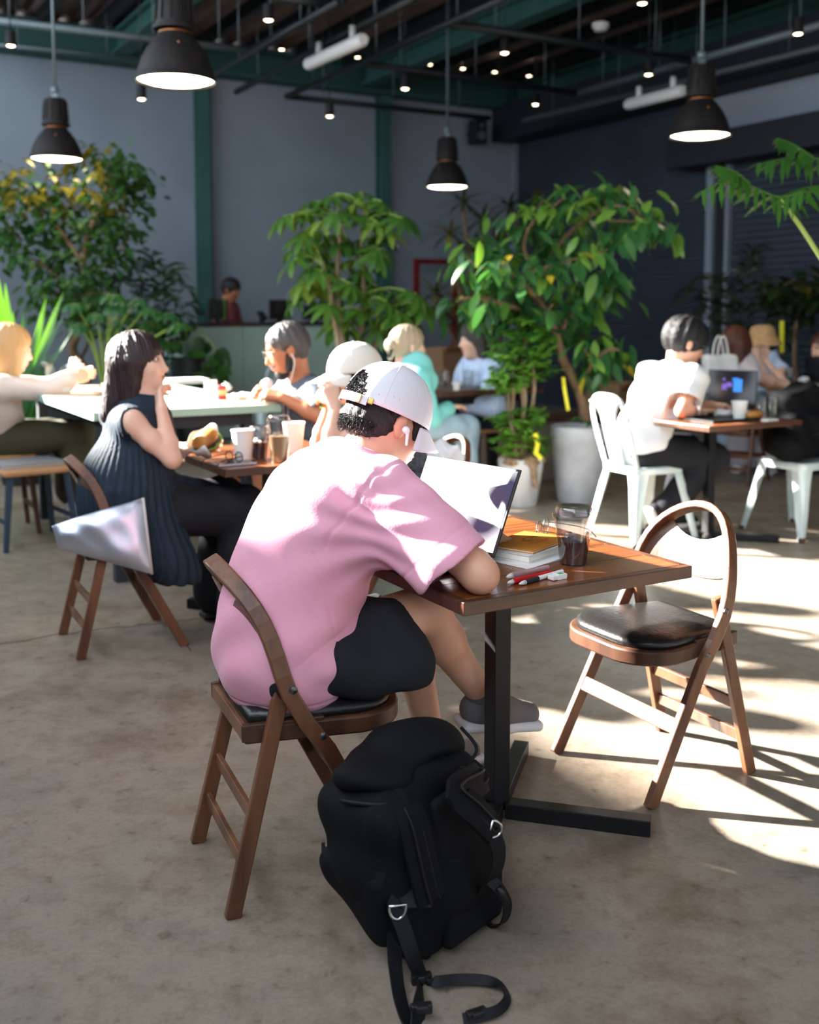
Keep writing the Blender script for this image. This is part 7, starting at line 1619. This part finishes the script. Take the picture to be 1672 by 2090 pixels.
def palm(label, base, tips, m, hh, width, name='potted_palm', pot=True, Yv=0.3, seed=1):
    t = thing(name, label, 'plant', base); rnd = random.Random(seed)
    if pot: pot_round(t, 0.16, 0.2, 0.4, 'dark_pot')
    for (x, y) in tips:
        e = at(x, y, base.y + rnd.uniform(-Yv, Yv)) - base; a = Vector((rnd.uniform(-.04, .04), rnd.uniform(-.04, .04), 0.36 if pot else 0.0)); m_ = a.lerp(e, 0.55); m_.z = max(e.z, a.z) * hh + 0.1; frond(t, a, m_, e, width, m)
    return t
b = at(325, 750, 10.0); b.z = 0; palm('feathery dark palm between the tall ficus and the counter', b, [(232, 590), (262, 560), (300, 545), (345, 565), (375, 575), (400, 610), (415, 640), (395, 665), (250, 640), (280, 600), (330, 600), (360, 620), (300, 650)], 'leaf_palm', 0.95, 0.24)
b = at(1500, 800, 10.6); b.z = 0; palm('dark feathery palm before the roller shutter', b, [(1372, 622), (1400, 600), (1440, 598), (1480, 605), (1530, 560), (1550, 545), (1560, 620), (1470, 650), (1420, 640), (1580, 600)], 'leaf_dark', 1.0, 0.26, seed=3)
# dark bush far right
b = at(1625, 800, 10.2); b.z = 0; t = thing('dark_bush', 'dark broad leaved bush behind the straw hat', 'plant', b); pot_round(t, 0.18, 0.22, 0.4, 'dark_pot'); rnd = random.Random(51)
cl = [(1560, 600), (1590, 590), (1620, 575), (1650, 570), (1672, 590), (1580, 630), (1610, 620), (1640, 610), (1668, 630), (1600, 650), (1640, 650), (1665, 560), (1690, 570), (1690, 620)]; cl = [at(x, y, b.y + rnd.uniform(-.4, .4)) for x, y in cl]
LV = Leaves(t, [leaf_mesh('leaf', 0.2, 0.1, 'leaf_dark', 0.3), leaf_mesh('leaf', 0.18, 0.09, 'leaf_olive', 0.3)], 200); tree(t, b, [[at(1625, 780, b.y), at(1622, 720, b.y), at(1628, 640, b.y), at(1640, 590, b.y)]], cl, LV, 11, 0.08, -0.3, 6, 'bark_brown', lambda p, r: 1 if r.random() < 0.1 else 0)
ribbon(t, [at(1596, y, b.y - 0.45) - b for y in (655, 675, 700, 720)], 0.02)
# --- dracaena in the far corner: rosettes of strap leaves
b = at(985, 800, 12.3); b.z = 0; t = thing('dracaena', 'tall dim dracaena with strap leaf rosettes in the far corner', 'plant', b); pot_round(t, 0.22, 0.27, 0.5, 'dark_pot'); rnd = random.Random(61)
ms = [leaf_mesh('leaf', 0.36, 0.045, 'leaf_dark', 0.5, 0.2, shape=0.7), leaf_mesh('leaf', 0.36, 0.045, 'leaf_olive', 0.5, 0.2, shape=0.7)]
for i, (x, y) in enumerate(((945, 415), (918, 480), (985, 450), (1040, 425), (1090, 415), (965, 515), (1015, 490), (1070, 480), (930, 555), (890, 600), (960, 590), (1000, 560), (905, 640), (940, 655), (1110, 470))):
    c = at(x, y, 12.3 + rnd.uniform(-.5, .4)) - b; obj('cane', MB().tube(bez([(rnd.uniform(-.1, .1), rnd.uniform(-.1, .1), 0.45), Vector((c.x * 0.5, c.y * 0.5, c.z * 0.6)), c], 5), 0.018, 6), 'bark_brown', t, smooth=True)
    for j in range(19):
        a = 2.4 * j; el = 1.1 - 1.5 * j / 19; d = Vector((math.cos(a) * math.cos(el), math.sin(a) * math.cos(el), math.sin(el))); put_leaf(ms[1 if rnd.random() < (0.55 if i in (0, 1, 9, 12) else 0.3) else 0], t, c, d, Vector((0, 0, 1)), rnd.uniform(0.8, 1.15))
# --- low tropical plant below and trailing vine at the counter
b = at(385, 800, 10.35); b.z = 0; t = thing('trailing_vine', 'trailing vine with heart leaves spilling over the pale green counter front', 'plant', b); obj('planter', MB().lathe([(0.13, 0), (0.15, 0.02), (0.17, 0.9), (0.15, 0.9), (0.14, 0.84), (0.0005, 0.84)], 20), 'dark_pot', t, smooth=True, auto=0.7); rnd = random.Random(71)
ms = [leaf_mesh('leaf', 0.2, 0.16, 'leaf_frond', 0.35, 0.25, shape=0.62), leaf_mesh('leaf', 0.2, 0.16, 'leaf_palm', 0.35, 0.25, shape=0.62)]
path = bez([at(x, y, 10.2) - b for x, y in ((380, 672), (405, 678), (430, 700), (445, 735), (435, 765))], 6); obj('stem', MB().tube([Vector((0, 0, 0.85))] + path, 0.007, 6), 'stem_green', t, smooth=True)
for x, y in ((372, 650), (360, 670), (385, 668), (400, 672), (395, 690), (415, 690), (430, 700), (440, 715), (425, 735), (440, 740), (450, 735), (435, 758), (420, 752), (445, 765), (470, 738), (350, 690), (372, 700), (385, 720), (355, 650), (410, 760)):
    p = at(x, y, 10.2 + rnd.uniform(-.12, .1)) - b; put_leaf(ms[rnd.random() < 0.45], t, p, Vector((rnd.uniform(-1, 1), rnd.uniform(-.6, .2), rnd.uniform(-1.2, 0.1))), Vector((rnd.uniform(-.4, .4), -0.9, 0.7)), rnd.uniform(0.7, 1.1))
b = at(40, 800, 8.2); b.z = 0; t = thing('strap_leaf_plant', 'bright strap leaved plant behind the blonde woman', 'plant', b); pot_round(t, 0.15, 0.19, 0.4, 'dark_pot')
lm = leaf_mesh('leaf', 1.0, 0.1, 'leaf_bright', 0.25, 0.25, 8, 0.55); l2 = leaf_mesh('leaf', 1.0, 0.09, 'leaf_ficus', 0.25, 0.25, 8, 0.55); rnd = random.Random(81)
for i, (x, y) in enumerate(((6, 590), (20, 650), (-10, 560), (98, 612), (75, 620), (60, 680), (95, 660), (110, 690), (85, 740), (40, 640), (70, 770), (112, 760))):
    e = at(x, y, 8.2 + rnd.uniform(-.15, .15)) - b; a = Vector((rnd.uniform(-.05, .05), 0, 0.36)); e.z += 0.06; d = e - a; put_leaf(lm if i < 5 else l2, t, a, d + Vector((0, 0, 0.12)), Vector((0.1, -0.5, 1)), d.length)
b = at(215, 800, 9.0); b.z = 0; t = thing('fatsia', 'glossy fingered shrub low behind the navy woman', 'plant', b); pot_round(t, 0.16, 0.2, 0.6, 'dark_pot'); ms = [leaf_mesh('leaf', 0.125, 0.05, 'leaf_ficus', 0.4, 0.2), leaf_mesh('leaf', 0.125, 0.05, 'leaf_frond', 0.4, 0.2)]; rnd = random.Random(91)
for x, y in ((150, 620), (235, 625), (265, 640), (290, 660), (235, 665), (210, 680), (320, 690), (265, 690), (195, 640), (300, 630), (330, 665), (345, 700), (230, 600), (160, 660), (180, 670), (250, 615), (280, 612), (310, 655), (250, 650), (340, 640), (365, 660)):
    c = at(x, y, 9.0 + rnd.uniform(-.3, .3)) - b; obj('stem', MB().tube(bez([(0, 0, 0.55), Vector((c.x * 0.4, c.y * 0.4, c.z * 0.8)), c], 4), 0.008, 5), 'stem_green', t, smooth=True)
    for j in range(8):
        a = 2 * PI * j / 8; put_leaf(ms[rnd.random() < 0.3], t, c, Vector((math.cos(a), math.sin(a) * 0.7 - 0.2, -0.25 + 0.2 * math.sin(a))), Vector((0, -0.5, 1)), rnd.uniform(0.8, 1.15))
# --- split leaf philodendron reaching in from the right
b = Vector((2.75, 5.15, 0)); t = thing('philodendron', 'split leaf philodendron fronds reaching in at the right edge', 'plant', b); pot_round(t, 0.18, 0.23, 0.5, 'white_pot')
def lobed(rib, side_len, m, seed):
    rnd = random.Random(seed); P = bez([p - b for p in rib], 7); mb = MB(); L = len(P); mb.tube(P, [0.007 * (1.15 - k / L) for k in range(L)], 6)
    n = 13
    for i in range(n):
        k = 0.04 + 0.94 * i / (n - 1); j = min(L - 2, int(k * (L - 1))); p = P[j]; d = (P[j + 1] - P[max(0, j - 1)]).normalized(); s = d.cross(Vector((0.15, -0.5, 0.85))).normalized()
        for sg in (-1, 1):
            ln = side_len * (0.55 + 0.6 * math.sin(PI * min(1, k * 0.9 + 0.1))) * rnd.uniform(0.8, 1.2); dirn = (s * sg + d * 0.55 + Vector((0, 0, rnd.uniform(-1.0, -0.35)))).normalized(); q = d * 0.014
            pts = []; w = [0.6, 1.0, 0.8, 0.9, 0.35]
            for r_ in range(5):
                f = r_ / 4; c = p + dirn * ln * f + Vector((0, 0, -0.25 * ln * f * f)); pts += [c - q * w[r_], c + Vector((0, 0, 0.004)), c + q * w[r_]]
            mb.add(pts, [(3 * r_ + c_, 3 * r_ + 3 + c_, 3 * r_ + 4 + c_, 3 * r_ + 1 + c_) for r_ in range(4) for c_ in (0, 1)])
            tip = p + dirn * ln + Vector((0, 0, -0.25 * ln)); mb.add([tip - q * 0.35, tip + dirn * 0.02 + Vector((0, 0, -0.01)), tip + q * 0.35], [(0, 1, 2)])
    obj('frond', mb, m, t, smooth=True)
Yp = 4.95; jn = at(1592, 408, Yp)
lobed([at(1640, 390, Yp), at(1592, 402, Yp), at(1545, 385, Yp - 0.05), at(1490, 365, Yp - 0.08), at(1432, 392, Yp - 0.1)], 0.10, 'leaf_frond', 1); lobed([at(1590, 405, Yp), at(1640, 385, Yp + 0.1), at(1700, 380, Yp + 0.15), at(1760, 400, Yp + 0.2)], 0.10, 'leaf_frond', 2)
lobed([at(1740, 330, Yp + .2), at(1672, 324, Yp + .15), at(1610, 322, Yp + .1), at(1545, 335, Yp + .1)], 0.09, 'leaf_frond', 3); lobed([at(1530, 375, Yp - .05), at(1500, 350, Yp - .1), at(1462, 338, Yp - .12)], 0.06, 'leaf_frond', 4); lobed([at(1660, 322, Yp + .1), at(1620, 295, Yp + .1), at(1588, 282, Yp + .1)], 0.06, 'leaf_frond', 5)
for e, m_ in ((jn, at(1672, 520, Yp + 0.05)), (at(1740, 330, Yp + .2), at(1760, 500, Yp + .15)), (at(1760, 400, Yp + .2), at(1740, 520, Yp + .1))):
    obj('leaf_stalk', MB().tube(bez([Vector((0, 0, 0.45)), (m_ - b), (e - b)], 7), 0.011, 8), 'stem_green', t, smooth=True)
